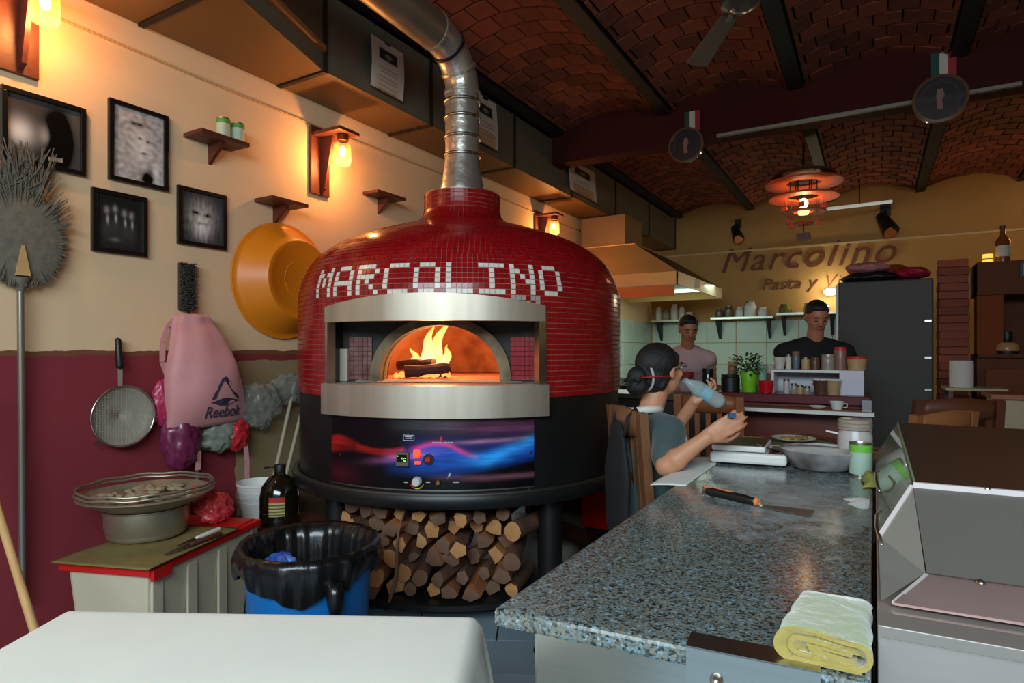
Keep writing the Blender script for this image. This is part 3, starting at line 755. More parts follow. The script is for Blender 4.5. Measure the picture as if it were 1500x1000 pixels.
# ================================================================ LEFT WALL: SOFFIT DUCT
duct = thing('ventilation_duct', 'long boxy metal air duct running high along the left wall', 'duct', (-3.05, 4, 3.02))
ZS = 3.02
ys = [-2.2, -1.0, .2, 1.75, 2.60, 3.62, 4.85, 6.1, 7.4, 8.75, 10.12]
SOF = mat('duct_underside', S(120, 88, 46), .5, .2, .5, 3, col2=S(110, 84, 46))
for a, b in zip(ys, ys[1:]):
    xo = -2.84 if b > 2.7 else (-2.70 if b > 2.5 else -2.56)
    xa, xb = (xo, xo) if xo != -2.70 else (-2.56, -2.84)
    s_ = MB().quadslab([V((XL + .003, a + .006, ZS)), V((xa, a + .006, ZS)), V((xb, b - .006, ZS)), V((XL + .003, b - .006, ZS))], UP * .48).build('duct_section', GALV, duct, bevel=.004)
    MB().quadslab([V((XL + .004, a + .02, ZS - .004)), V((xa + .002, a + .02, ZS - .004)), V((xb + .002, b - .02, ZS - .004)), V((XL + .004, b - .02, ZS - .004))], UP * .005).build('bottom_sheet', SOF, s_)
    xo = xb
    MB().box((XL + .002, b - .014, ZS - .014), (xo + .012, b + .014, 3.51)).build('joint_flange', mat('dark_flange', S(44, 36, 26), .6, .4), s_)
# ledge on the near face, its lit underside put into an orange-brown colour
MB().quadslab([V((-2.555, .3, 3.12)), V((-2.50, .3, 3.12)), V((-2.50, 1.75, 3.12)), V((-2.80, 2.58, 3.12)), V((-2.84, 2.58, 3.12)), V((-2.555, 1.74, 3.12))], UP * .03).build('side_strip', mat('lit_ledge_orange', S(150, 96, 50), .6), duct)

def paper_art(kind):
    def f(u, v):
        base = S(196, 186, 172)
        if .22 < u < .78 and .60 < v < .84: 
            d = (u - .5) ** 2 * 9 + (v - .72) ** 2 * 40
            return S(120, 118, 112) if d < .12 else S(26, 26, 26)
        if .2 < u < .8 and v < .52 and int(v * 34) % 3 == 0: return S(150, 130, 112)
        if v < .30 and .1 < u < .9: return S(198, 150, 112) if kind else S(190, 170, 150)
        return base
    return f
PAPER = mat('printed_paper', (.5, .5, .5), .7, attr='art')
def face_x(x, tl_, br): a = ATX(*tl_, x); b = ATX(*br, x); return a, b
for i, (tl_, br, lab, xx) in enumerate((((543, 38), (590, 140), 'printed paper notice hung on the duct left of the stovepipe', -2.80), ((694, 122), (728, 190), 'printed paper notice hung on the duct just right of the stovepipe', -2.80), ((834, 222), (873, 285), 'printed paper notice hung on the duct furthest from the viewer', -2.80))):
    a, b = ATX(tl_[0], tl_[1], xx), ATX(br[0], br[1], xx)
    y0, y1, z1, z0 = a.y, b.y, a.z - .05, max(min(a.z, b.z), b.z) - .02
    z1 = min(z1, 3.66); z0 = 3.06
    t = thing('paper_notice', lab, 'poster', (xx, (y0 + y1) / 2, z0), 0, 'paper notices hung on the duct')
    mb = MB(); mb.grid(lambda u, v: V((xx + .012 * sin(3 * v + i), y0 + (y1 - y0) * u, z0 + (z1 - z0) * v)), 30, 40, paper_art(i))
    mb.build('sheet', PAPER, t, fixn=False, solid=.002)
    MB().box((-2.84, (y0 + y1) / 2 - .03, z1 - .02), (xx + .004, (y0 + y1) / 2 + .03, z1 + .0)).build('clip', BLKPL, t)
# surface cable along the wall
mb = MB(); mb.tube([V((XL + .008, y, 2.87 + .012 * sin(y * 1.7))) for y in [i * .35 for i in range(-4, 22)]], .006, 6)
tag(mb.build('cable', mat('painted_cable', S(205, 160, 105), .6), None, smooth=True), 'thin painted-over cable running along the left wall below the duct', 'cable')

# ================================================================ PICTURES
def blob(u, v, cu, cv, su, sv): return math.exp(-(((u - cu) / su) ** 2 + ((v - cv) / sv) ** 2))
def grey(x): x = max(.004, min(.85, x * 1.5)); return (x * 1.0, x * .94, x * .88)
def art1(u, v):   # smoky bust with curly hair
    return grey(.035 + .5 * blob(u, v, .17, .42, .17, .2) + .26 * blob(u, v, .52, .45, .09, .16) - .4 * blob(u, v, .70, .42, .16, .3) + .05 * blob(u, v, .9, .5, .1, .5) + (.35 if abs(v - .10 - .1 * (u - .6)) < .03 and .55 < u < .75 else 0))
def art2(u, v):   # pale face before lace
    return grey(.30 + .16 * NZ.noise(V((u * 9, v * 16, 3))) + .2 * blob(u, v, .55, .5, .16, .22) - .35 * blob(u, v, .52, .62, .04, .02) - .35 * blob(u, v, .68, .60, .04, .02) - .4 * blob(u, v, .60, .42, .05, .015) - .6 * blob(u, v, .68, .06, .12, .10) - .3 * blob(u, v, .5, .82, .2, .03) + .25 * blob(u, v, .85, .15, .07, .2))
def art3(u, v):   # group of dark suited figures
    x = .012
    for c, h in ((.22, .72), (.40, .76), (.60, .70), (.76, .68)): x += .20 * blob(u, v, c, h, .05, .06) - .05 * blob(u, v, c, h + .01, .05, .012) + .28 * blob(u, v, c + .02, h - .17 - .3 * abs(u - c), .025, .07) + .02 * blob(u, v, c, h - .35, .1, .2)
    return grey(x + .08 * blob(u, v, .4, .18, .1, .04))
def art4(u, v):   # bearded old face
    return grey(.03 + .3 * blob(u, v, .5, .55, .3, .28) + .35 * blob(u, v, .50, .28, .20, .2) - .35 * blob(u, v, .36, .60, .08, .04) - .35 * blob(u, v, .62, .58, .08, .04) - .25 * blob(u, v, .5, .40, .14, .03) + .22 * NZ.noise(V((u * 16, v * 9, 7))) * blob(u, v, .5, .42, .32, .38))
PRINT = mat('photo_print', (.2, .2, .2), .25, attr='art')
FRAME = mat('black_frame', S(16, 14, 13), .35)
def picture(tl_, br, art, lab, tr=None):
    a = ATX(*tl_, XL + .02); b = ATX(*br, XL + .02); y0, y1, z1, z0 = a.y, b.y, a.z, b.z
    t = thing('framed_picture', lab, 'picture', (XL, (y0 + y1) / 2, z0), 0, 'framed black and white photographs on the left wall')
    fr = MB(); w_ = .022; x0, x1 = XL + .002, XL + .024
    fr.box((x0, y0, z0), (x1, y1, z0 + w_)).box((x0, y0, z1 - w_), (x1, y1, z1)).box((x0, y0, z0 + w_), (x1, y0 + w_, z1 - w_)).box((x0, y1 - w_, z0 + w_), (x1, y1, z1 - w_))
    fr.build('frame', FRAME, t, bevel=.002)
    MB().grid(lambda u, v: V((XL + .010, y0 + w_ + (y1 - y0 - 2 * w_) * u, z0 + w_ + (z1 - z0 - 2 * w_) * v)), 70, 70, art).build('photograph', PRINT, t, fixn=False)
picture((2, 122), (126, 259), art1, 'wide framed photograph of a dark-haired figure blowing pale smoke')
picture((160, 142), (247, 281), art2, 'tall framed photograph of a pale veiled face, beside the small shelf of green cans')
picture((135, 273), (216, 377), art3, 'small framed photograph of a group in dark suits')
picture((261, 270), (332, 367), art4, 'small framed photograph of a bearded face, above the hanging brush')

# ================================================================ SHELVES AND SCONCES
def shelf(pxl, pyl, pxr, pyr, lab, dep=.17):
    a = ATX(pxl, pyl, XL); b = ATX(pxr, pyr, XL + dep); z = (a.z + b.z) / 2
    t = thing('wall_shelf', lab, 'shelf', (XL, (a.y + b.y) / 2, z), 0, 'small wooden shelves on the left wall')
    MB().box((XL + .001, a.y, z), (XL + dep, b.y, z + .022)).build('board', DWOOD, t, bevel=.002)
    ym = a.y + (b.y - a.y) * .5
    MB().quadslab([V((XL + .001, ym, z)), V((XL + dep * .75, ym, z)), V((XL + dep * .7, ym, z - .02)), V((XL + .001, ym, z - .11))], (0, .02, 0)).build('bracket', DWOOD, t)
    return t, z + .022, a.y, b.y
sA = shelf(268, 200, 366, 216, 'small dark wooden wall shelf carrying two green cans')
sB = shelf(372, 298, 452, 302, 'small dark wooden wall shelf just above the orange basin, empty')
sC = shelf(531, 287, 595, 292, 'small dark wooden wall shelf just left of the oven chimney, empty', .15)
def can(loc, r, h, lab, group, band_col, body):
    t = thing('food_can', lab, 'can', loc, 0, group)
    l = MB(local=True); l.lathe([(r * .1, 0), (r, 0), (r, h), (r * .96, h), (r * .94, h - .004), (.001, h - .004)], (0, 0, 0), 28); l.build('can_body', STEEL, t, smooth='auto')
    MB(local=True).lathe([(r + .001, h * .06), (r + .001, h * .72)], (0, 0, 0), 28).build('label_wrap', body, t, smooth=True)
    MB(local=True).lathe([(r + .0012, h * .72), (r + .0012, h * .94)], (0, 0, 0), 28).build('label_band', band_col, t, smooth=True)
    return t
GRN = mat('green_label', S(92, 150, 60), .5); PALE = mat('pale_green_label', S(190, 208, 180), .5, 0, .4, 20)
for i, (px_, lab) in enumerate(((327, 'green and white food can, the left one of two on the small shelf'), (348, 'green and white food can, the right one of two on the small shelf'))):
    p = ATX(px_, 190, XL + .10); can((p.x, p.y, sA[1]), .036, .115, lab, 'green cans on the small shelf', GRN, PALE)
BULB = mat('glowing_bulb', S(255, 214, 140), .4, emit=26, emitcol=(1, .72, .34))
JAR = glass('amber_jar_glass', S(255, 190, 110), .12)
def sconce(px, py, lab, power, big=1.0, jar_x=.20):
    p = ATX(px, py, XL + jar_x); y = p.y; z = p.z     # jar centre
    t = thing('wall_lamp', lab, 'lamp', (XL, y, z - .2), 0, 'jar lamps on wooden wall brackets')
    MB().box((XL + .001, y - .11, z - .26), (XL + .024, y + .05, z + .19)).build('back_board', DWOOD, t, bevel=.002)
    MB().quadslab([V((XL + .024, y - .03, z + .125)), V((XL + jar_x - .06, y - .03, z + .125)), V((XL + .06, y - .03, z - .22)), V((XL + .024, y - .03, z - .24))], (0, .02, 0)).build('gusset', DWOOD, t)
    MB().box((XL + .01, y - .10, z + .125), (XL + jar_x + .075, y + .08, z + .147)).build('top_board', DWOOD, t, bevel=.002)
    c = (XL + jar_x, y, z)
    MB().lathe([(.001, .125), (.036, .125), (.038, .118), (.038, .085), (.032, .08)], c, 24).build('jar_cap', mat('copper_cap', S(120, 76, 40), .4, .8), t, smooth='auto')
    MB().lathe([(.034, .085), (.036, .07), (.052, .05), (.054, .0), (.053, -.06), (.045, -.075), (.001, -.078)], c, 28).build('glass_jar', JAR, t, smooth=True)
    MB().ell((c[0], c[1], c[2] + .015), (.021, .021, .034)).build('bulb', BULB, t, smooth=True)
    point('lamp_light', (c[0], c[1], c[2] - .045), power, WARM, .02)
    return t
sconce(502, 225, 'lit glass jar lamp on a wooden bracket left of the oven chimney', 12)
sconce(812, 333, 'lit glass jar lamp on a wooden bracket behind the right side of the oven', 10)
sconce(66, 8, 'lit glass jar lamp at the top left corner above the framed pictures', 10)

# ================================================================ THINGS HUNG ON THE LEFT WALL
ORANGE = mat('orange_plastic', S(226, 132, 22), .38, 0, .2, 3, col2=S(200, 104, 14))
p = ATX(413, 412, XL + .01); BR = .365
bas = thing('plastic_basin', 'large round orange plastic basin hung on the left wall beside the oven', 'basin', (XL, p.y, p.z - BR))
mm = M(((0, 0, 1), (1, 0, 0), (0, 1, 0)))      # lathe axis -> +X
mb = MB(); mb.lathe([(.001, .168), (BR * .56, .168), (BR * .60, .178), (BR * .66, .178), (BR * .70, .165), (BR * .90, .03), (BR * .94, .018), (BR, .016), (BR, .002), (BR * .88, .004), (BR * .64, .150), (.001, .152)], (XL + .01, p.y, p.z), 56, mm)
mb.build('bowl', ORANGE, bas, smooth='auto')
MB().lathe([(BR * .30, .1685), (BR * .31, .172), (BR * .32, .1685)], (XL + .01, p.y, p.z), 40, mm).build('base_ring', ORANGE, bas, smooth=True)
# long round grill brush / spent broom
p = ATX(30, 350, XL + .05)
br = thing('round_bristle_brush', 'grey round brush with frayed bristles on a long metal pole at the far left', 'brush', (XL, p.y, .2))
GB = mat('grey_bristles', S(118, 110, 94), .9, 0, .7, 30, .4)
rb = .17
disc = MB(); disc.ell((XL + .05, p.y, p.z), (.022, rb, rb * 1.22), nu=28, nv=16); disc.build('brush_head', GB, br, smooth=True)
bs = MB(); r2 = random.Random(5)
for k in range(560):
    a = r2.random() * 2 * pi; top = sin(a) > .1
    L1 = rb * (.25 + .7 * r2.random()); L2 = rb * (1.0 + (.62 * r2.random() * max(0, sin(a)) if top else .06 * r2.random()))
    q0 = V((XL + .06, p.y + L1 * cos(a) * .98, p.z + L1 * sin(a) * 1.2)); q1 = V((XL + .045 + r2.uniform(-.02, .03), p.y + L2 * cos(a + r2.uniform(-.12, .12)), p.z + L2 * sin(a) * 1.2))
    bs.beam(q0, q1, .003, .003, V((1, 0, 0)))
for k in range(160):
    yy = p.y + r2.uniform(-.075, .075); zz = p.z + rb * 1.15
    bs.beam(V((XL + .05, yy, zz)), V((XL + .05 + r2.uniform(-.03, .03), yy + r2.uniform(-.09, .09), zz + r2.uniform(.06, .24))), .003, .003, V((1, 0, 0)))
tag(bs.build('bristles', GB, br, fixn=False), kind='stuff')
MB().quadslab([V((XL + .066, p.y - .028, p.z - .16)), V((XL + .066, p.y + .028, p.z - .16)), V((XL + .066, p.y + .004, p.z - .03)), V((XL + .066, p.y - .004, p.z - .03))], (.014, 0, 0)).build('wooden_wedge', LWOOD, br)
MB().cyl((XL + .05, p.y, p.z - rb * 1.1), (XL + .045, p.y + .01, .25), .0135, n=14).build('pole', mat('pole_metal', S(150, 142, 130), .35, .7), br, smooth='auto')
MB().lathe([(.014, -.03), (.024, .0), (.042, .03), (.03, .03)], (XL + .05, p.y, p.z - rb * 1.16), 16).build('ferrule', GB, br, smooth='auto')
# small hand brush
p = ATX(276, 420, XL + .04)
hb = thing('scrubbing_brush', 'small dark rectangular wire brush hung on a nail above the pink bag', 'brush', (XL, p.y, p.z - .12))
MB().box((XL + .012, p.y - .045, p.z - .13), (XL + .03, p.y + .045, p.z + .13)).build('block', mat('brush_block', S(60, 50, 42), .8), hb, bevel=.006)
bs = MB()
for i in range(13):
    for j in range(34):
        y = p.y - .042 + .084 * i / 12; z = p.z - .125 + .25 * j / 33
        bs.beam(V((XL + .03, y, z)), V((XL + .055 + r2.uniform(-.004, .006), y + r2.uniform(-.008, .008), z + r2.uniform(-.006, .006))), .003, .003)
tag(bs.build('bristles', mat('dark_bristles', S(70, 66, 60), .8), hb, fixn=False), kind='stuff')
MB().tube([V((XL + .02, p.y + .01, p.z - .13)), V((XL + .03, p.y + .015, p.z - .18)), V((XL + .02, p.y + .02, p.z - .27))], .006, 8).build('wire_handle', mat('dull_wire', S(110, 104, 96), .4, .8), hb, smooth=True)
# strainer
p = ATX(176, 609, XL + .03)
stn = thing('kitchen_strainer', 'round grey mesh strainer with a black handle hung on the maroon wall', 'strainer', (XL, p.y, p.z - .16))
rs = .148
MESHM = mat('fine_wire_mesh', S(176, 168, 150), .6, .1, .3, 90, .3)
mb = MB(); mb.lathe([(.001, .012), (rs * .5, .016), (rs * .85, .035), (rs, .06)], (XL + .006, p.y, p.z), 44, mm); mb.build('mesh_bowl', MESHM, stn, smooth=True, solid=.002)
MB().tube([V((XL + .066, p.y + rs * cos(2 * pi * i / 44), p.z + rs * sin(2 * pi * i / 44))) for i in range(44)], .006, 8, closed=True).build('rim', STEEL, stn, smooth=True)
ms = MB()
for k in range(-11, 12):
    h = sqrt(max(0, 1 - (k / 12) ** 2)) * rs
    ms.beam(V((XL + .066, p.y + k / 12 * rs, p.z - h)), V((XL + .066, p.y + k / 12 * rs, p.z + h)), .0012, .0012, V((1, 0, 0)))
    ms.beam(V((XL + .066, p.y - h, p.z + k / 12 * rs)), V((XL + .066, p.y + h, p.z + k / 12 * rs)), .0012, .0012, V((1, 0, 0)))
tag(ms.build('mesh_wires', MESHM, stn, fixn=False), kind='stuff')
MB().beam(V((XL + .066, p.y - .02, p.z + rs)), V((XL + .05, p.y - .012, p.z + rs + .10)), .022, .006, V((1, 0, 0))).build('shank', STEEL, stn)
MB().cap(V((XL + .05, p.y - .012, p.z + rs + .10)), V((XL + .035, p.y - .012, p.z + rs + .225)), .017, .014).build('handle', BLKPL, stn, smooth=True)
MB().obox(V((XL + .066, p.y - rs * .8, p.z - rs * .78)), V((.004, 0, 0)), V((0, .012, .010)), V((0, .004, -.005))).build('rest_hook', STEEL, stn)
# pink drawstring bag
def bag_outline(v):       # v 0 bottom .. 1 top ; half widths
    return .225 * (1 - .18 * v) if v < .5 else .205 - .115 * ((v - .5) / .5) ** 1.3
p = ATX(303, 545, XL + .10); bt, tp_ = 625, 462
z0 = ATX(303, bt, XL + .14).z; z1 = ATX(300, tp_, XL + .06).z
YB_ = ATX(300, 545, XL + .12).y
pk = thing('drawstring_bag', 'pink drawstring gym bag with a dark triangle logo hung on the left wall', 'bag', (XL, YB_, z0))
PINK = mat('pink_nylon', S(214, 148, 146), .55, 0, .4, 6, .25, col2=S(180, 108, 112), sheen=.3)
bag = MB(); nu, nv = 48, 30
def bagp(u, v):
    a = 2 * pi * u; hw = bag_outline(v) * (1 + .03 * sin(v * 7)); th_ = .055 + .045 * sin(pi * min(1, v * 1.1)) ** .7
    fold = 1 + .05 * sin(a * 7 + v * 3) * v + .03 * sin(a * 3 + v * 9)
    y = YB_ + .035 - .075 * v + hw * cos(a) * fold; x = XL + .02 + th_ * (1 + sin(a) * fold)
    return V((x, y, z0 + (z1 - z0) * v + .012 * cos(a) * (1 - v)))
bag.grid(bagp, nu, nv)
bag.f.append(tuple(range(nu))); bag.f.append(tuple(range(nv * (nu + 1), nv * (nu + 1) + nu)))
bag.build('bag_body', PINK, pk, smooth=True, weld=True)
def on_bag(y, z):         # front surface point of the bag
    v = (z - z0) / (z1 - z0); hw = bag_outline(max(0, min(1, v))); th_ = .055 + .045 * sin(pi * max(0, min(1, v * 1.1))) ** .7
    c = max(-1, min(1, (y - YB_ - .035 + .075 * v) / hw)); a = math.acos(c)
    fold = 1 + .05 * sin(a * 7 + v * 3) * v + .03 * sin(a * 3 + v * 9)
    return XL + .02 + th_ * (1 + sin(a) * fold) + .003
LOGO = mat('dark_slate_print', S(66, 58, 78), .6)
def prj(pts, name):
    mb = MB(); vs = [V((on_bag(y, z), y, z)) for y, z in pts]; mb.quadslab(vs, (.0015, 0, 0)); return mb.build(name, LOGO, pk)
cl = ATX(322, 583, XL + .14); ly, lz = cl.y, cl.z
s_ = .00205
def L_(x, y): return (ly + x * s_, lz + y * s_)
prj([L_(-46, 0), L_(-20, 55), L_(-14, 50), L_(-34, 2)], 'logo_stroke')
prj([L_(-20, 55), L_(-8, 60), L_(6, 45), L_(44, 0), L_(30, 2), L_(-2, 38), L_(-14, 50)], 'logo_stroke')
prj([L_(-46, -8), L_(-6, 4), L_(48, -6), L_(8, -18), L_(-14, -18)], 'logo_stroke')
tm = text_mesh('Reebok', .10, .001, off=.0008)
for v_ in tm.vertices:
    y, z = ly + v_.co.x * .72 , lz - .100 + v_.co.y * .9; v_.co = V((on_bag(y, z) + .001 + v_.co.z, y, z))
tm.materials.clear(); tm.materials.append(LOGO); tm.transform(mw(pk).inverted()); to = bpy.data.objects.new('lettering', tm); COL.objects.link(to); to.parent = pk
def strap(pts, name='strap', mt=PINK, w_=.028):
    mb = MB()
    for a, b in zip(pts, pts[1:]): mb.beam(a, b, w_, .004, V((1, 0, 0)) if abs((V(b) - V(a)).normalized().x) < .9 else UP)
    return mb.build(name, mt, pk)
strap([ATX(*q, XL + .05) for q in ((272, 470), (258, 466), (246, 478), (238, 500), (238, 530), (246, 552), (252, 580))])
strap([ATX(*q, XL + .11) for q in ((276, 625), (286, 640), (291, 660), (290, 688))])
strap([ATX(*q, XL + .11) for q in ((352, 615), (359, 640), (362, 675), (362, 712), (360, 748))])
MB().cyl(V((XL, YB_ - .02, z1 + .03)), V((XL + .05, YB_ - .02, z1 + .035)), .004, n=8).build('nail', DSTEEL, pk)
# crumpled bags behind
def crumple(name, c, r, mt, lab, cat, seed, amp=.15, sub=30):
    rr = random.Random(seed); ph = [rr.random() * 6 for _ in range(6)]
    o3 = V((seed * 3.1, seed * 1.7, 0))
    def fn(q):
        d = q.normalized() if q.length else q
        n_ = abs(NZ.noise(d * 1.6 + o3)) * 1.5 + abs(NZ.noise(d * 3.6 + o3)) * .8 + abs(NZ.noise(d * 8 + o3)) * .35
        return q * (1 + amp * (1.1 - 1.7 * n_))
    mb = MB(); mb.ell(c, r, nu=sub * 2, nv=sub, fn=fn); o = mb.build(name, mt, None, smooth=True)
    return tag(o, lab, cat)
PURP = mat('purple_plastic', S(118, 40, 76), .35, 0, .4, 10, .3, coat=.3)
p = ATX(266, 642, XL + .08); crumple('plastic_bag', p, (.07, .10, .17), PURP, 'purple plastic bag hanging below the pink drawstring bag', 'bag', 1)
p = ATX(240, 590, XL + .04); crumple('plastic_bag', p, (.035, .06, .12), mat('magenta_plastic', S(176, 44, 84), .4, coat=.2), 'magenta plastic bag peeking out left of the pink drawstring bag', 'bag', 2)
p = ATX(322, 635, XL + .07); o = crumple('plastic_bag', p, (.06, .13, .10), mat('grey_green_plastic', S(138, 142, 130), .4, 0, .4, 9, .3), 'grey-green plastic bag bulging out under the pink drawstring bag', 'bag', 3)
p = ATX(346, 635, XL + .085); crumple('plastic_bag', p, (.058, .075, .095), mat('red_plastic_film', S(196, 40, 48), .35), 'small red plastic bag under the lower right corner of the pink bag', 'bag', 4)
p = ATX(378, 592, XL + .09); crumple('plastic_bag', p, (.07, .15, .13), glass('clear_film', S(170, 172, 160), .30, .25), 'clear crinkled plastic bag hung right of the pink bag', 'bag', 5, .22)
p = ATX(425, 570, XL + .07); crumple('plastic_bag', p, (.05, .14, .09), glass('clear_film', S(170, 172, 160), .30, .25), 'clear plastic bag hung nearest the red oven', 'bag', 6, .22)
tag(MB().cyl(ATX(289, 700, XL + .02), ATX(290, 740, XL + .02), .012, n=10).cyl(ATX(289, 610, XL + .02), ATX(289, 700, XL + .02), .010, n=10).build('wall_pipe', mat('grey_pipe', S(110, 108, 112), .5), None, smooth='auto'), 'thin grey pipe on the maroon wall under the pink bag', 'pipe')
for i, ((ax, ay), (bx, by)) in enumerate((((432, 560), (401, 700)), ((452, 560), (418, 700)))):
    a, b = ATX(ax, ay, XL + .06), ATX(bx, by, XL + .24)
    b2 = a + (b - a) * ((.425 - a.z) / (b.z - a.z))
    tag(MB().cyl(a, b2, .011, n=10).build('white_rod', mat('off_white_rod', S(176, 164, 140), .5), None, smooth='auto'), ('pale rod leaning on the bare plaster, the one further from the oven', 'pale rod leaning on the bare plaster, the one nearer the oven')[i], 'rod')
# wooden broom handle at far left
a, b = ATX(-60, 560, XL + .12), ATZ(48, 915, .45)
bh = thing('broom', 'wooden-handled broom leaning at the far left edge', 'broom', (b.x, b.y, 0))
MB().cyl(a, b + (b - a).normalized() * .25, .0135, n=12).build('handle', LWOOD, bh, smooth='auto')
e = b + (b - a).normalized() * .25
MB().cap(e - V((.1, .02, 0)), e + V((.1, -.02, 0)), .03, .03).build('broom_head', mat('blue_plastic', S(16, 78, 130), .45), bh, smooth=True)
e.z -= .03; bm_ = MB()
for k in range(90): 
    q = e + V((r2.uniform(-.11, .11), r2.uniform(-.03, .03), 0)); bm_.beam(q, V((q.x * 1.0 + (q.x - e.x) * .15, q.y, .002)), .003, .003, V((0, 1, 0)))
tag(bm_.build('bristles', mat('blue_bristles', S(20, 70, 120), .7), bh, fixn=False), kind='stuff')

# ================================================================ STORAGE BOX WITH RED LID
A0, B0, D0 = V((-2.43, 1.34, 0)), V((-2.68, 2.04, 0)), V((-2.84, 1.23, 0))
ex = (B0 - A0).normalized(); ey = V((-ex.y, ex.x, 0)); LX, LY = (B0 - A0).length, .42
def BX_(x, y, z): return A0 + ex * x + ey * y + V((0, 0, z))
sb_ = thing('storage_box', 'large cream plastic storage box with a bright red lid, standing by the maroon wall', 'box', tuple(A0), 0)
CREAMP = mat('cream_plastic', S(205, 192, 165), .5, 0, .3, 4, col2=S(188, 172, 144)); REDP = mat('red_plastic', S(208, 26, 20), .4, 0, .2, 6)
def frust(mb, i0, i1, za, zb):
    vs = [BX_(i0, i0, za), BX_(LX - i0, i0, za), BX_(LX - i0, LY - i0, za), BX_(i0, LY - i0, za), BX_(i1, i1, zb), BX_(LX - i1, i1, zb), BX_(LX - i1, LY - i1, zb), BX_(i1, LY - i1, zb)]
    return mb.add(vs, [(0, 3, 2, 1), (4, 5, 6, 7), (0, 1, 5, 4), (1, 2, 6, 5), (2, 3, 7, 6), (3, 0, 4, 7)])
frust(MB(), .055, .02, .0, .47).build('tub', CREAMP, sb_, bevel=.02)
for x in (.02, .22, .42, LX - .10):
    MB().obox(BX_(x + .05, .024, .23), ex * .03, ey * .006, UP * .2).build('rib', CREAMP, sb_, bevel=.004)
lid = MB(); frust(lid, 0, 0, .462, .492); frust(lid, .02, .025, .492, .50); lid.build('lid', REDP, sb_, bevel=.006)
MB().obox(BX_(.06, -.004, .465), ex * .05, ey * .008, UP * .022).build('latch', REDP, sb_, bevel=.003)
MB().obox(BX_(LX - .05, .012, .43), ex * .025, ey * .008, UP * .03).build('latch', mat('grey_latch', S(130, 120, 116), .5), sb_, bevel=.003)
# placemat, pot, red bag, knives
matt = MB(); matt.grid(lambda u, v: BX_(-.03 + .56 * u, -.02 + .44 * v, .5025 + .004 * sin(u * 9) * sin(v * 7) + .003), 24, 20)
tag(matt.build('placemat', mat('olive_cloth', S(128, 112, 62), .9, 0, .4, 20, .2), None, smooth=True, solid=.004), 'olive cloth spread on the red lid under the metal pot', 'cloth')
pc = V((-2.84, 1.56, .508))
pot = thing('steel_pot', 'dark steel pot with rounded bottom standing on the olive cloth', 'pot', tuple(pc))
POTM = mat('used_steel', S(176, 164, 140), .34, .75, .5, 6)
MB().lathe([(.001, 0), (.135, 0), (.155, .012), (.168, .06), (.17, .13), (.176, .134), (.176, .138), (.165, .136), (.16, .02), (.001, .01)], tuple(pc), 44).build('pot_body', POTM, pot, smooth='auto')
pc2 = pc + V((0, 0, .139))
pan_ = thing('wide_steel_bowl', 'wide shallow steel bowl holding whitish scraps, set on top of the pot', 'bowl', tuple(pc2))
MB().lathe([(.001, .0), (.17, 0), (.24, .035), (.262, .055), (.272, .055), (.272, .06), (.26, .062), (.235, .045), (.16, .012), (.001, .01)], tuple(pc2), 52).build('bowl_body', mat('speckled_steel', S(168, 156, 132), .4, .6, .8, 12), pan_, smooth='auto')
for r_, z_ in ((.272, .078), (.268, .094)): MB().tube([pc2 + V((r_ * cos(2 * pi * i / 48), r_ * sin(2 * pi * i / 48), z_ + .003 * sin(i * 1.3))) for i in range(48)], .006, 6, closed=True).build('stacked_rim', POTM, pan_, smooth=True)
sc = MB()
for k in range(60):
    a_ = r2.random() * 6.28; q = r2.random() ** .5 * .21
    sc.ell(pc2 + V((q * cos(a_), q * sin(a_), .045 + .006 * r2.random())), (r2.uniform(.02, .05), r2.uniform(.015, .03), r2.uniform(.006, .012)), M.Rotation(r2.random() * 3, 3, 'Z'), 7, 5)
tag(sc.build('dough_scraps', mat('dough_scraps', S(158, 138, 112), .8, 0, .6, 20), None, smooth=True), 'whitish dough scraps heaped in the wide steel bowl', 'food', kind='stuff')
q = ATZ(285, 778, .50); q = V((-2.80, 1.86, .572))
crumple('plastic_bag', q, (.075, .085, .068), mat('coral_plastic', S(222, 70, 76), .35, 0, .5, 14, .3, coat=.3), 'crumpled coral red plastic bag on the red lid beside the pot', 'bag', 8, .22)
q2 = q + V((-.01, -.06, .085)); crumple('plastic_bag_knot', q2, (.025, .055, .04), mat('coral_plastic', (0, 0, 0)), 'twisted knot of red plastic rising behind the steel bowl', 'bag', 9, .5)
for i, (a, b, lab, m_, hm) in enumerate((((320, 775), (258, 800), 'knife with a white handle lying on the front of the olive cloth', STEEL, WHITE), ((322, 782), (240, 812), 'thin dark-handled knife lying along the edge of the red lid', STEEL, DWOOD))):
    pa, pb = ATZ(*a, .518), ATZ(*b, .518); mdl = pa + (pb - pa) * .52
    t = thing('kitchen_knife', lab, 'knife', tuple(mdl)); MB().cap(pa, mdl, .011, .009).build('handle', hm, t, smooth=True)
    d_ = (pb - mdl); s__ = d_.cross(UP).normalized() * .014
    MB().quadslab([mdl - s__, mdl + s__, pb + s__ * .2, pb - s__ * .6], (0, 0, .002)).build('blade', m_, t)

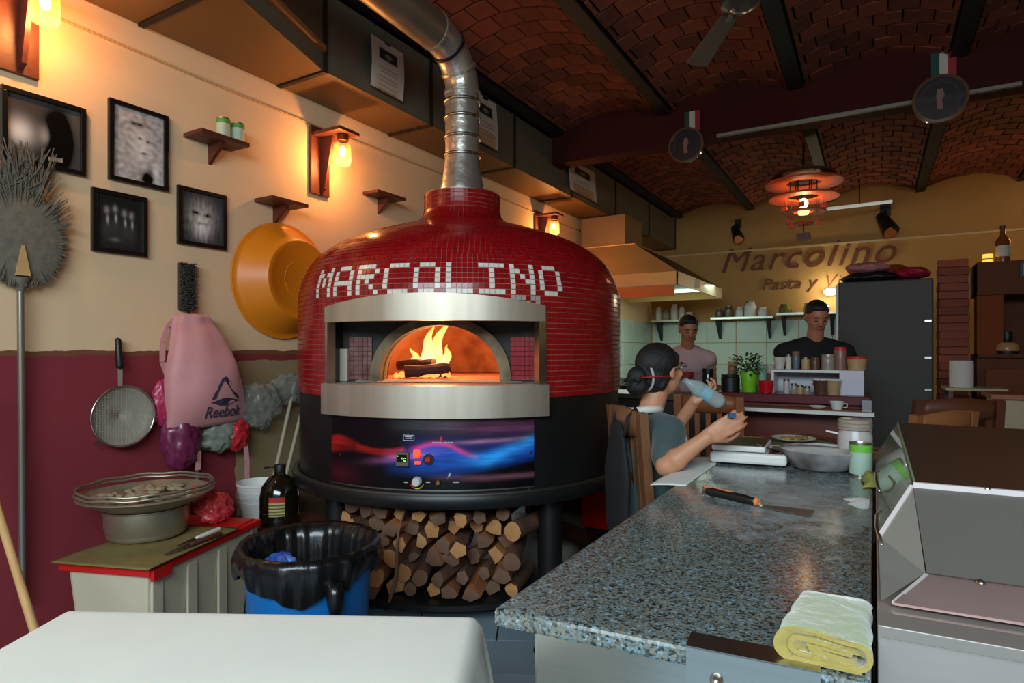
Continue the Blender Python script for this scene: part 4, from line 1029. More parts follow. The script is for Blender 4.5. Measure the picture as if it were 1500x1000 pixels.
# ================================================================ CRATE, BUCKET, OIL BOTTLE, BIN
cr_ = thing('wooden_crate', 'dark wooden crate behind the bin carrying a bucket and an oil bottle', 'crate', (-2.86, 2.27, 0))
for z_ in (.03, .13, .23, .33):
    MB().box((-3.08, 2.10, z_), (-2.60, 2.115, z_ + .07)).build('slat', DWOOD, cr_); MB().box((-3.08, 2.425, z_), (-2.60, 2.44, z_ + .07)).build('slat', DWOOD, cr_)
    MB().box((-2.60, 2.10, z_), (-2.585, 2.44, z_ + .07)).build('slat', DWOOD, cr_)
for x_ in (-3.07, -2.63):
    for y_ in (2.12, 2.40): MB().box((x_, y_, 0), (x_ + .03, y_ + .03, .4)).build('post', DWOOD, cr_)
MB().box((-3.08, 2.10, .40), (-2.585, 2.44, .415)).build('top_board', DWOOD, cr_)
bk = thing('plastic_bucket', 'white ribbed plastic bucket standing behind the red-lidded box', 'bucket', (-3.0, 2.27, .415))
l = MB(local=True); l.lathe([(.001, 0), (.09, 0), (.118, .175), (.124, .178), (.124, .190), (.117, .190), (.088, .01), (.001, .01)], (0, 0, 0), 36); l.build('tub', WHITE, bk, smooth='auto')
for z_ in (.08, .11, .14): MB(local=True).lathe([(.092 + .16 * z_ - .004, z_), (.0955 + .16 * z_, z_ + .004), (.093 + .16 * z_, z_ + .008)], (0, 0, 0), 36).build('rib', WHITE, bk, smooth=True)
bp = V((-2.74, 2.25, .415)); bp = V((-2.765, 2.22, .415))
ob = thing('oil_bottle', 'large dark plastic oil jug with a black cap standing behind the bin', 'bottle', tuple(bp))
OILM = mat('dark_oil_bottle', S(20, 17, 9), .12, 0, .3, 4, coat=.6)
MB().lathe([(.001, 0), (.098, 0), (.104, .01), (.104, .07), (.100, .075), (.104, .08), (.104, .15), (.094, .20), (.060, .245), (.030, .262), (.028, .285)], tuple(bp), 36).build('bottle_body', OILM, ob, smooth='auto')
MB().lathe([(.001, .315), (.028, .315), (.030, .31), (.030, .28), (.026, .278)], tuple(bp), 20).build('cap', BLKPL, ob, smooth='auto')
MB().tube([bp + V((0, 0, .30)), bp + V((-.03, -.03, .305)), bp + V((-.055, -.055, .30))], .005, 6).build('cap_strap', BLKPL, ob, smooth=True)
lb = MB(); lb.grid(lambda u, v: bp + V((.1055 * cos(R(-70 + 45 * u)), .1055 * sin(R(-70 + 45 * u)), .06 + .10 * v)), 12, 12, lambda u, v: S(170, 40, 40) if v > .72 else (S(40, 36, 20) if int(v * 12) % 2 else S(196, 180, 110)))
lb.build('label_wrap', PAPER, ob, fixn=False)
bc_ = V((-1.86, 1.63, 0)); RB = .245; HBN = .60
bn = thing('waste_bin', 'round bright blue waste bin lined with a black bag, before the oven', 'bin', tuple(bc_))
BLUE = mat('bright_blue_plastic', S(8, 104, 176), .4)
MB().lathe([(.001, 0), (.19, 0), (.20, .02), (RB - .012, HBN - .03), (RB, HBN - .03), (RB, HBN), (RB - .014, HBN), (.185, .02), (.001, .015)], tuple(bc_), 52).build('bin_body', BLUE, bn, smooth='auto')
LINER = mat('black_bin_liner', S(16, 16, 17), .3, 0, .3, 14, .8, coat=.2, stretch=(1, 1, .35))
ln_ = MB(); nu = 120
profl = [(.15, .30), (.19, .42), (.205, .50), (.214, .57), (.228, .618), (.255, .626), (.266, .60), (.268, .575), (.265, .55), (.261, .525), (.254, .50)]
for j, (r_, z_) in enumerate(profl):
    for i in range(nu):
        a_ = 2 * pi * i / nu; f = sin(a_ * 17 + 2 * sin(a_ * 5)) * .5 + sin(a_ * 31 + j * .25) * .3 + sin(a_ * 7 + j * .4) * .4
        amp = .004 + .008 * (1 if j < 4 or j > 6 else .2)
        zz = z_ + (.03 * sin(a_ * 3 + 1.0) + .012 * sin(a_ * 9)) * (max(0, j - 6) / 4) 
        ln_.v.append(bc_ + V(((r_ + amp * f) * cos(a_), (r_ + amp * f) * sin(a_), zz)))
for j in range(len(profl) - 1):
    for i in range(nu): ln_.f.append((j * nu + i, j * nu + (i + 1) % nu, (j + 1) * nu + (i + 1) % nu, (j + 1) * nu + i))
ln_.f.append(tuple(range(nu))); ln_.build('liner', LINER, bn, smooth=True)
tl_ = MB(); kp = ATX(508, 860, -1.70); kd = (EU * .55 - ED * .75); kd.z = 0; kd.normalize(); kc = bc_ + kd * .265
tl_.tube([kc + V((0, 0, .54)), kc + kd * .01 + V((0, 0, .50)), kc + kd * .014 + V((0, 0, .46)), kc + kd * .012 + V((0, 0, .43))], [.03, .032, .028, .02], 9); tl_.build('liner_knot', LINER, bn, smooth=True)
tr_ = crumple('crumpled_wrapper', bc_ + V((-.09, -.06, .51)), (.07, .06, .055), mat('blue_wrapper', S(24, 66, 160), .3, 0, .7, 12, col2=S(120, 150, 200)), 'crumpled blue wrapper lying in the bin', 'wrapper', 12, .3)
tr_ = crumple('crumpled_wrapper', bc_ + V((.10, .07, .49)), (.045, .04, .035), mat('tan_wrapper', S(150, 120, 96), .7), 'small crumpled tan napkin in the bin', 'napkin', 13, .3)
# blue crate edge between box and bin
bcx = thing('blue_crate', 'low blue plastic crate on the floor between the box and the bin', 'crate', (-2.28, 1.92, 0))
MB().box((-2.42, 1.78, .02), (-2.18, 2.08, .19)).build('tub', mat('blue_crate_plastic', S(10, 66, 110), .5), bcx, bevel=.01)
MB().box((-2.435, 1.765, .17), (-2.165, 2.095, .20)).build('rim', mat('blue_crate_plastic', (0, 0, 0)), bcx, bevel=.006)
MB().box((-2.40, 1.80, .0), (-2.20, 2.06, .02)).build('base', BLKPL, bcx)

# ================================================================ DINING TABLE WITH WHITE CLOTH (front left)
T0 = V((-1.60, .70, 0)); tx_ = V((.879, .477, 0)).normalized(); ty_ = V((tx_.y, -tx_.x, 0))
TL_, TW_ = .93, .80
tb_ = thing('dining_table', 'dark wooden dining table under the white cloth at the front left', 'table', tuple(T0 + tx_ * TL_ / 2 + ty_ * TW_ / 2), 0)
def TP(x, y, z): return T0 + tx_ * x + ty_ * y + V((0, 0, z))
MB().obox(TP(TL_ / 2, TW_ / 2, .728), tx_ * TL_ / 2, ty_ * TW_ / 2, UP * .014).build('table_top', DWOOD, tb_)
for x in (.05, TL_ - .05):
    for y in (.05, TW_ - .05): MB().obox(TP(x, y, .357), tx_ * .025, ty_ * .025, UP * .357).build('leg', DWOOD, tb_)
cloth = MB(); Nn = 56
def clothp(u, v):
    hang = .24; lx, ly = TL_ + 2 * hang, TW_ + 2 * hang
    x = -hang + lx * u; y = -hang + ly * v
    ox = max(0, -x, x - TL_); oy = max(0, -y, y - TW_)
    cxx = min(max(x, 0), TL_); cyy = min(max(y, 0), TW_)
    d = sqrt(ox * ox + oy * oy)
    if d == 0: return TP(x, y, .7475 + .0008 * sin(x * 12) * sin(y * 9))
    sx = (x - cxx); sy = (y - cyy)
    fold = 1 + .5 * (sin(x * 21 + y * 15) * .5 + .5) if ox > 0 and oy > 0 else 1 + .35 * sin((cxx + cyy) * 26)
    flare = (.018 + .045 * d / hang * (.5 + .5 * fold)) * min(1, d / .03)
    drop = max(0, d - .012)
    return TP(cxx + sx / d * flare, cyy + sy / d * flare, .7475 - drop - .004)
cloth.grid(clothp, 110, 100)
co = cloth.build('tablecloth', mat('white_table_cloth', S(226, 226, 214), .75, 0, .12, 6, .03, sheen=.2), None, smooth=True, fixn=False, solid=.0025)
tag(co, 'plain off-white tablecloth draped over the table at the front left', 'tablecloth')
# ================================================================ GRANITE COUNTER
def granite():
    m = bpy.data.materials.new('speckled_granite'); m.use_nodes = True; n = m.node_tree.nodes; L = m.node_tree.links; b = n['Principled BSDF']
    b.inputs['Roughness'].default_value = .16; b.inputs['Specular IOR Level'].default_value = .75
    tc = n.new('ShaderNodeTexCoord'); v = n.new('ShaderNodeTexVoronoi'); v.inputs['Scale'].default_value = 230; L.new(tc.outputs['Object'], v.inputs[0])
    nz0 = n.new('ShaderNodeTexNoise'); nz0.inputs['Scale'].default_value = 70; nz0.inputs['Detail'].default_value = 5; L.new(tc.outputs['Object'], nz0.inputs[0])
    add = n.new('ShaderNodeMix'); add.data_type = 'RGBA'; add.inputs[0].default_value = .5; L.new(v.outputs['Color'], add.inputs[6]); L.new(nz0.outputs[0], add.inputs[7])
    sp = n.new('ShaderNodeSeparateColor'); L.new(add.outputs[2], sp.inputs[0])
    r = n.new('ShaderNodeValToRGB'); L.new(sp.outputs[0], r.inputs[0]); r.color_ramp.interpolation = 'LINEAR'
    e = r.color_ramp.elements; e[0].position = .28; e[0].color = (*S(38, 43, 42), 1); e[1].position = .44; e[1].color = (*S(92, 100, 95), 1)
    for p_, c in ((.55, S(124, 120, 104)), (.66, S(90, 110, 114)), (.80, S(136, 166, 180))):
        k = e.new(p_); k.color = (*c, 1)
    n3 = n.new('ShaderNodeTexNoise'); n3.inputs['Scale'].default_value = 5; n3.inputs['Detail'].default_value = 6; L.new(tc.outputs['Object'], n3.inputs[0])
    spx = n.new('ShaderNodeSeparateXYZ'); L.new(tc.outputs['Object'], spx.inputs[0])
    # flour dust: real stain, patchy round the scraper
    mp = n.new('ShaderNodeMapping'); mp.inputs['Location'].default_value = (-.08 * 2.6, -.02 * 1.6, 0); mp.inputs['Scale'].default_value = (2.6, 1.6, 0); L.new(tc.outputs['Object'], mp.inputs[0])
    ln = n.new('ShaderNodeVectorMath'); ln.operation = 'LENGTH'; L.new(mp.outputs[0], ln.inputs[0])
    ms = n.new('ShaderNodeTexNoise'); ms.inputs['Scale'].default_value = 9; ms.inputs['Detail'].default_value = 9; ms.inputs['Distortion'].default_value = 1.5; L.new(tc.outputs['Object'], ms.inputs[0])
    sb = n.new('ShaderNodeMath'); sb.operation = 'SUBTRACT'; L.new(ms.outputs[0], sb.inputs[0]); 
    mr0 = n.new('ShaderNodeMapRange'); mr0.inputs[1].default_value = 0; mr0.inputs[2].default_value = 1.25; mr0.inputs[3].default_value = .12; mr0.inputs[4].default_value = .72; L.new(ln.outputs['Value'], mr0.inputs[0]); L.new(mr0.outputs[0], sb.inputs[1])
    mr = n.new('ShaderNodeMapRange'); mr.inputs[1].default_value = 0; mr.inputs[2].default_value = .50; mr.inputs[4].default_value = .85; L.new(sb.outputs[0], mr.inputs[0])
    mx = n.new('ShaderNodeMix'); mx.data_type = 'RGBA'; L.new(mr.outputs[0], mx.inputs[0]); L.new(r.outputs[0], mx.inputs[6]); mx.inputs[7].default_value = (*S(176, 184, 188), 1)
    L.new(mx.outputs[2], b.inputs['Base Color'])
    m3 = n.new('ShaderNodeMapRange'); m3.inputs[3].default_value = .13; m3.inputs[4].default_value = .5; L.new(mr.outputs[0], m3.inputs[0]); L.new(m3.outputs[0], b.inputs['Roughness'])
    return m
GRAN = granite()
ctr = thing('granite_counter', 'long speckled blue-grey granite work counter with a steel base', 'counter', (-.3, 2, 0))
P0, P1, P2, P3 = V((-.572, .905, 0)), V((-.004, .962, 0)), V((-.004, 3.15, 0)), V((-.572, 3.15, 0))
sl = MB(); sl.quadslab([p + UP * .868 for p in (P0, P1, P2, P3)], (0, 0, .032)); sl.build('granite_slab', GRAN, ctr, bevel=.007)
nd = (P1 - P0).normalized(); nn_ = V((nd.y, -nd.x, 0))        # outwards to the viewer
def NE(t, out, z): return P0 + nd * t + nn_ * out + UP * z
# steel apron under the near edge
ap = MB(); ap.quadslab([NE(.065, -.03, .765), NE(.57, -.03, .765), NE(.57, -.03, .866), NE(.065, -.03, .866)], -nn_ * .03); ap.build('apron', STEEL, ctr, bevel=.004)
MB().quadslab([NE(.065, -.034, .862), NE(.57, -.034, .862), NE(.57, -.02, .868), NE(.065, -.02, .868)], -UP * .004).build('apron_lip', WHITE, ctr)
bd = MB(); bd.quadslab([NE(.10, -.05, .0), NE(.57, -.05, .0), V((-.004, 3.0, 0)), V((-.51, 3.0, 0))], (0, 0, .77)); bd.build('steel_base', DSTEEL, ctr, bevel=.004)
bp_ = MB(); bp_.quadslab([NE(.125, -.04, .10), NE(.56, -.04, .10), NE(.56, -.04, .745), NE(.135, -.04, .745)], -nn_ * .012); bp_.build('pale_panel', mat('pale_blue_film', S(186, 204, 216), .5, 0, .1, 3), ctr, bevel=.006)
# steel plate fixed over the near edge, with screw
pl = MB(); pl.quadslab([NE(.328, .006, .80), NE(.510, .006, .80), NE(.510, .006, .9035), NE(.328, .006, .9035)], -nn_ * .005)
pl.quadslab([NE(.328, .006, .9015), NE(.510, .006, .9015), NE(.510, -.045, .9015), NE(.328, -.045, .9015)], UP * .0025); plo = pl.build('edge_plate', STEEL, ctr)
MB().lathe([(.001, .014), (.006, .012), (.009, .006), (.010, 0)], NE(.372, .006, .862), 14, M((nd, UP, nn_)).transposed()).build('plate_screw', STEEL, plo, smooth=True)
MB().lathe([(.001, .012), (.005, .010), (.007, .006), (.008, 0)], NE(.462, .006, .860), 14, M((nd, UP, nn_)).transposed()).build('plate_screw', STEEL, plo, smooth=True)
for x_, y_ in ((-.44, 1.1), (-.44, 2.9), (-.06, 2.9)): MB().cyl((x_, y_, 0), (x_, y_, .02), .025).build('foot', BLKPL, ctr)
# round black grommet foot mat on the floor
g_ = MB(); gp = ATZ(806, 952, .012)
for k, r_ in enumerate((.07, .055, .04)): g_.tube([gp + V((r_ * cos(2 * pi * i / 28), r_ * sin(2 * pi * i / 28), .004 * k)) for i in range(28)], .006, 6, closed=True)
tag(g_.build('hose_coil', mat('black_rubber', S(16, 16, 16), .7), None, smooth=True), 'small black rubber hose coil on the floor under the counter corner', 'hose')

# folded towel
tw_ = thing('folded_towel', 'folded pale green towel with yellow underside at the near end of the counter', 'towel', (-.08, 1.07, .90))
TOWG = mat('pale_green_towel', S(158, 168, 126), .95, 0, .3, 40, .5, col2=S(150, 166, 122), sheen=.6); TOWY = mat('yellow_towel', S(168, 148, 74), .95, 0, .3, 60, .5, col2=S(150, 132, 66), sheen=.6)
tx0, tx1 = -.122, -.004
def towp(u, v, lay):      # u across, v along depth
    y = .968 + .185 * v; x = tx0 + (tx1 - tx0) * u + .018 * (v) * (1 - u) - .0
    z = .9022 + lay
    return V((x, y + .012 * u, z))
# spiral cross-section (fold) extruded in depth
sec = []
def arcpts(cx, cz, r, a0, a1, n=8): return [(cx + r * cos(R(a0 + (a1 - a0) * i / n)), cz + r * sin(R(a0 + (a1 - a0) * i / n))) for i in range(n + 1)]
outer = [(.112, .004)] + [(.02, .006)] + arcpts(.020, .025, .021, 270, 90) + [(.05, .048), (.09, .042)] + arcpts(.104, .024, .018, 80, -70) + [(.09, .009), (.04, .014)] + arcpts(.028, .025, .011, 250, 100) + [(.05, .036), (.085, .032)]
def thick(path, half):
    L1, L2 = [], []
    for i, p in enumerate(path):
        a = V(path[max(0, i - 1)]); b = V(path[min(len(path) - 1, i + 1)]); d = (b - a).normalized(); nrm = V((-d.y, d.x)); L1.append(V(p) + nrm * half); L2.append(V(p) - nrm * half)
    return L1 + L2[::-1]
def towel_layer(name, path, half, mt, y0, y1, steps=14):
    sec = thick(path, half); m_ = len(sec); mb = MB()
    for s_ in range(steps + 1):
        v = s_ / steps; y = y0 + (y1 - y0) * v
        tz = 1 - .35 * max(0, v - .75) / .25 * 1
        for q in sec:
            x = tx0 + q.x * (tx1 - tx0) / .124 + .016 * v * (1 - q.x / .12) + .0015 * sin(v * 19 + q.x * 60)
            mb.v.append(V((x, y + .012 * q.x / .12 + .002 * sin(q.x * 90), .9012 + max(0, q.y) * (1 - .10 * v) * (tz if q.y > .02 else 1) * (1 + .04 * sin(v * 9 + q.x * 50)))))
    mb.f += [(s_ * m_ + i, s_ * m_ + (i + 1) % m_, (s_ + 1) * m_ + (i + 1) % m_, (s_ + 1) * m_ + i) for s_ in range(steps) for i in range(m_)]
    mb.f += [tuple(range(m_)), tuple(steps * m_ + i for i in range(m_))[::-1]]
    return mb.build(name, mt, tw_, smooth='auto')
towel_layer('outer_fold', outer, .0033, TOWG, .970, 1.185)
towel_layer('yellow_hem', outer, .0037, TOWY, .962, .971, 2)
inner = [(.105, .012), (.045, .020), (.04, .026), (.06, .028), (.10, .024)]
towel_layer('inner_fold', inner, .0035, TOWY, .966, 1.12)

# scraper
a, b, c = ATZ(1034, 718, .915), ATZ(1110, 735, .915), ATZ(1190, 752, .903)
sp_t = thing('dough_scraper', 'flat scraper with a black and orange handle lying on the granite counter', 'scraper', tuple(b))
hd = MB(); hd.tube([a + (b - a) * t for t in (0, .04, .15, .4, .7, .9, 1)], [.009, .013, .0145, .0125, .0135, .011, .008], 14); hd.build('handle', BLKPL, sp_t, smooth=True)
HOR = mat('orange_rubber', S(220, 130, 60), .6)
d_ = (b - a).normalized(); sd = d_.cross(UP).normalized()
MB().obox(a + (b - a) * .30 + UP * .012, d_ * .045, sd * .003, UP * .0025).build('handle_stripe', HOR, sp_t, bevel=.001)
MB().cyl(b - d_ * .006, b + d_ * .004, .0125, .010, n=14).build('collar', HOR, sp_t, smooth='auto')
MB().obox(a + d_ * .012 + UP * .009, d_ * .016, sd * .006, UP * .005).build('orange_tip', HOR, sp_t, bevel=.002)
MB().cyl(a - d_ * .008, a + d_ * .012, .0105, .0125, n=14).build('end_cap', STEEL, sp_t, smooth='auto')
db = (c - b); db.z = 0; db.normalize(); sb2 = db.cross(UP).normalized()
bz = V((b.x, b.y, .904)); cz = V((c.x, c.y, .9025))
MB().quadslab([bz - sb2 * .010, bz + sb2 * .010, bz + db * .05 + sb2 * .024, cz + sb2 * .040, cz - sb2 * .042, bz + db * .05 - sb2 * .024], UP * .0015).build('blade', mat('scraper_blade', S(150, 140, 130), .35, .8, .7, 20), sp_t)
MB().beam(b, bz + db * .012, .006, .004).build('tang', STEEL, sp_t)

# flour heap, flour patches
def mound(name, c, r, h, lab, seed):
    rr = random.Random(seed); p_ = rr.random() * 6
    mb = MB(); N1, N2 = 30, 8
    for j in range(N2 + 1):
        for i in range(N1):
            a_ = 2 * pi * i / N1; k = j / N2; rad = r * (1 - k) * (1 + .2 * sin(3 * a_ + p_) + .1 * sin(7 * a_ + p_))
            x = min(c[0] + rad * cos(a_), -.012); mb.v.append(V((x, c[1] + rad * 1.2 * sin(a_), .9006 + h * sin(k * pi / 2) ** 1.5)))
    mb.f += [(j * N1 + i, j * N1 + (i + 1) % N1, (j + 1) * N1 + (i + 1) % N1, (j + 1) * N1 + i) for j in range(N2) for i in range(N1)]
    return tag(mb.build(name, mat('flour', S(222, 224, 220), .95, 0, .1, 30, .2), None, smooth=True), lab, 'flour', kind='stuff')
mound('flour', ATZ(1268, 737, .90), .055, .014, 'small heap of white flour at the right edge of the counter', 1)

# kitchen scale
sc_ = thing('kitchen_scale', 'white kitchen scale with a dark flat platform on the far end of the counter', 'scale', (-.42, 2.6, .90))
MB().quadslab([V((-.56, 2.48, .908)), V((-.285, 2.52, .908)), V((-.30, 2.80, .908)), V((-.56, 2.76, .908))], UP * .042).build('scale_body', WHITE, sc_, bevel=.01)
MB().quadslab([V((-.555, 2.49, .954)), V((-.36, 2.52, .954)), V((-.37, 2.76, .954)), V((-.555, 2.74, .954))], UP * .022).build('platform_rim', WHITE, sc_, bevel=.006)
MB().quadslab([V((-.550, 2.495, .977)), V((-.365, 2.525, .977)), V((-.375, 2.755, .977)), V((-.55, 2.735, .977))], UP * .003).build('platform_plate', mat('dark_bronze_plate', S(60, 46, 34), .3, .4), sc_)
for q in ((-.53, 2.51), (-.31, 2.55), (-.53, 2.73), (-.32, 2.76)): MB().cyl((q[0], q[1], .90), (q[0], q[1], .91), .012).build('foot', BLKPL, sc_)
MB().quadslab([V((-.352, 2.535, .9505)), V((-.30, 2.54, .9505)), V((-.31, 2.74, .9505)), V((-.36, 2.74, .9505))], UP * .002).build('display_panel', mat('display_dark', S(40, 34, 30), .2), sc_)
# pan
pc = V((-.176, 2.60, .902))
fp = thing('round_pan', 'flour-dusted round dark pan beside the kitchen scale', 'pan', tuple(pc))
MB().lathe([(.001, 0), (.088, 0), (.104, .008), (.143, .066), (.147, .072), (.144, .074), (.106, .018), (.001, .010)], tuple(pc), 44).build('pan_body', mat('floury_black_steel', S(92, 84, 84), .6, .1, 1, 9, .1, col2=S(190, 186, 188)), fp, smooth='auto')
MB().lathe([(.001, .060), (.09, .062), (.137, .066), (.138, .064)], tuple(pc), 40).build('flour_fill', mat('flour', (0, 0, 0)), fp, smooth=True)
MB().tube([pc + V((-.14, .0, .048)), pc + V((-.18, -.015, .06)), pc + V((-.215, -.05, .078)), pc + V((-.20, -.09, .08))], .004, 8).build('wire_handle', STEEL, fp, smooth=True)
# jar and tin
jc = V((-.066, 2.74, .901))
jr = thing('clear_container', 'tall cloudy container with a screw lid behind the green-labelled tin', 'jar', tuple(jc))
MB().lathe([(.001, 0), (.058, 0), (.062, .008), (.060, .12), (.052, .135), (.052, .15)], tuple(jc), 32).build('jar_body', mat('cloudy_plastic', S(190, 182, 178), .3, 0, .3, 10), jr, smooth='auto')
MB().lathe([(.053, .14), (.060, .14), (.060, .148), (.057, .150), (.060, .152), (.060, .162), (.057, .164), (.060, .166), (.060, .176), (.054, .180), (.001, .180)], tuple(jc), 32).build('lid', mat('cloudy_lid', S(160, 146, 132), .35), jr, smooth='auto')
MB().beam(jc + V((-.06, 0, .12)), jc + V((-.10, -.01, .128)), .012, .006).build('spout', WHITE, jr)
can((-.043, 2.53, .901), .036, .118, 'tin with a pale green and bright green label beside the pan', None, mat('bright_green_label', S(110, 190, 60), .5), mat('mint_label', S(170, 196, 176), .5, 0, .3, 20))
tf = MB(); tf.grid(lambda u, v: V((-.006 - .001 * v, 2.45 + .35 * u + .03 * v, .905 + (.10 - .05 * u) * v + .006 * sin(u * 9))), 16, 8)
# yellow-green cloth tucked beside the unit
clx = MB(); clx.grid(lambda u, v: V((-.034 + .040 * u + .006 * sin(v * 8), 2.30 + .22 * v + .02 * u, .903 + .03 * sin(pi * min(1, u * 1.2) * .8) * sin(pi * v) ** .6 + .001 * sin(v * 21))), 14, 20)
# paper hanging over left edge
pp_ = MB(); pp_.grid(lambda u, v: V((-.655 + .12 * u, 2.03 + .62 * v, .9015 - .010 * (1 - u) ** 2 + .003 * sin(v * 9) * (1 - u))), 8, 20)
tag(pp_.build('paper_sheet', mat('white_paper', S(226, 228, 224), .7), None, smooth=True, solid=.0008), 'white paper sheet overhanging the left edge of the counter beside the woman', 'paper')

# ================================================================ STEEL PREP UNIT
pu = thing('steel_prep_unit', 'stainless steel refrigerated prep unit with a sloping glass-sided hood at the right', 'kitchen unit', (.5, 1.9, 0))
UST = mat('unit_steel', S(184, 172, 164), .35, .55, .4, 4, 0, stretch=(1, 6, 6)); DKL = mat('dark_gloss_lid', S(76, 54, 42), .35, .3, .3, 3); GRP = mat('grey_lid_panel', S(110, 105, 98), .4, .2, .3, 3)
X0, X1 = .004, .95
# lower body, top at .945, its near face at Y 1.04..1.10
MB().quadslab([V((X0, 1.05, 0)), V((X1, 1.115, 0)), V((X1, 2.9, 0)), V((X0, 2.9, 0))], UP * .93).build('body', UST, pu, bevel=.002)
fr_ = MB(); fr_.quadslab([V((X0, 1.045, .93)), V((X1, 1.11, .93)), V((X1, 1.165, .93)), V((X0, 1.10, .93))], UP * .018); fr_.build('front_rail', mat('bright_edge_steel', S(150, 142, 134), .45, .4), pu, bevel=.0015)
MB().quadslab([V((.026, 1.17, .937)), V((X1, 1.235, .937)), V((X1, 1.40, .937)), V((.082, 1.35, .937))], UP * .004).build('recessed_ledge', mat('rosy_steel', S(176, 144, 140), .25, .35, .3, 3), pu)
# hood: sloping glass front panel, flat lid
hp = {'a': V((.082, 1.352, .94)), 'b': V((X1, 1.40, .94)), 'c': V((X1, 1.60, 1.062)), 'd': V((.070, 1.548, 1.062))}
MB().quadslab([hp['a'], hp['b'], hp['c'], hp['d']], V((0, -.004, .004))).build('front_panel', GRP, pu)
MB().quadslab([V((.070, 1.545, 1.062)), V((X1, 1.597, 1.062)), V((X1, 2.75, 1.068)), V((.45, 2.75, 1.068)), V((.075, 2.75, 1.068))], UP * .006).build('lid', DKL, pu, bevel=.002)
EDG = mat('white_edge', S(214, 206, 204), .4)
MB().beam(V((.070, 1.541, 1.066)), V((X1, 1.593, 1.066)), .010, .012).build('lid_edge', EDG, pu)
MB().beam(hp['a'] + V((-.055, -.175, -.002)), hp['a'] + V((0, -.004, .0)), .006, .005).build('ledge_edge', EDG, pu)
GLS = glass('green_edged_glass', S(170, 190, 170), .30)
MB().quadslab([V((.012, 1.17, .942)), V((.080, 1.352, .942)), V((.070, 1.545, 1.062)), V((.010, 1.44, .975))], V((-.003, 0, .001))).build('cheek_plate', mat('cheek_steel', S(150, 144, 134), .35, .3, .3, 5), pu)
MB().quadslab([V((.010, 1.44, .962)), V((.070, 1.545, 1.062)), V((.075, 2.75, 1.068)), V((.012, 2.80, .945)), V((.012, 1.44, .945))], V((-.003, 0, .001))).build('side_glass', GLS, pu)
MB().beam(V((.010, 1.44, .976)), V((.069, 1.545, 1.062)), .008, .008).build('cheek_edge', EDG, pu)
MB().beam(V((.073, 1.55, 1.066)), V((.076, 2.75, 1.072)), .004, .008).build('glass_edge', mat('green_glass_edge', S(150, 170, 130), .2), pu)
for y_ in (1.52, 2.05): MB().tube([V((.012, y_ + .10, .985)), V((.004, y_ + .02, .993)), V((.004, y_ - .05, .985)), V((.012, y_ - .12, .968))], .004, 8).build('side_handle', STEEL, pu, smooth=True)
MB().lathe([(.001, .006), (.006, .004), (.008, 0)], (.16, 1.345, .942), 14).build('screw', STEEL, pu, smooth=True)
MB().lathe([(.001, .006), (.005, .004), (.006, 0)], (.195, 1.545, 1.071), 14).build('screw', STEEL, pu, smooth=True)
MB().obox(V((.02, 1.09, .47)), V((.012, 0, 0)), V((0, .004, 0)), UP * .40).build('door_edge', mat('dark_seam', S(50, 46, 42), .6), pu)

# ================================================================ DINING AREA: table, chairs
tc_ = V((-.36, 3.78, 0)); TA = R(42); THW = .36
dt = thing('wooden_table', 'square orange-brown wooden table between the granite counter and the bar', 'table', tuple(tc_), 0)
mT = M.Translation(tc_) @ M.Rotation(TA, 4, 'Z')
MB().box((-THW, -THW, .785), (THW, THW, .82), mT).build('table_top', WOOD, dt, bevel=.006)
for sx in (-1, 1):
    for sy in (-1, 1): MB().bc((sx * (THW - .05), sy * (THW - .05), .3925), (.05, .05, .785), mT).build('leg', WOOD, dt)
mat_ = MB(); mat_.grid(lambda u, v: mT @ V((-.355 + .60 * u, -.355 + .50 * v, 0.823 + .002 * sin(u * 9))), 10, 10)
tag(mat_.build('table_mat', mat('olive_table_mat', S(120, 118, 62), .7, 0, .3, 8), None, smooth=True, solid=.003), 'olive green mat covering the near part of the square wooden table', 'mat')
for i, (x_, y_, lab) in enumerate(((-.62, 3.66, 'white plate with leftover food at the left of the square wooden table'), (-.40, 3.86, 'white plate with leftover food in the middle of the square wooden table'))):
    pt_ = thing('plate', lab, 'plate', (x_, y_, .828), 0, 'plates on the square wooden table')
    MB(local=True).lathe([(.001, 0), (.06, 0), (.115, .014), (.118, .018), (.06, .006), (.001, .005)], (0, 0, 0), 32).build('dish', WHITE, pt_, smooth='auto')
    fd = MB(local=True)
    for k in range(14): fd.ell((r2.uniform(-.06, .06), r2.uniform(-.06, .06), .016), (r2.uniform(.012, .025), r2.uniform(.01, .02), .012), nu=7, nv=5)
    tag(fd.build('leftovers', mat('pasta_leftovers', S(176, 140, 66), .6, 0, .7, 30, col2=S(110, 96, 40)), pt_, smooth=True), kind='stuff')

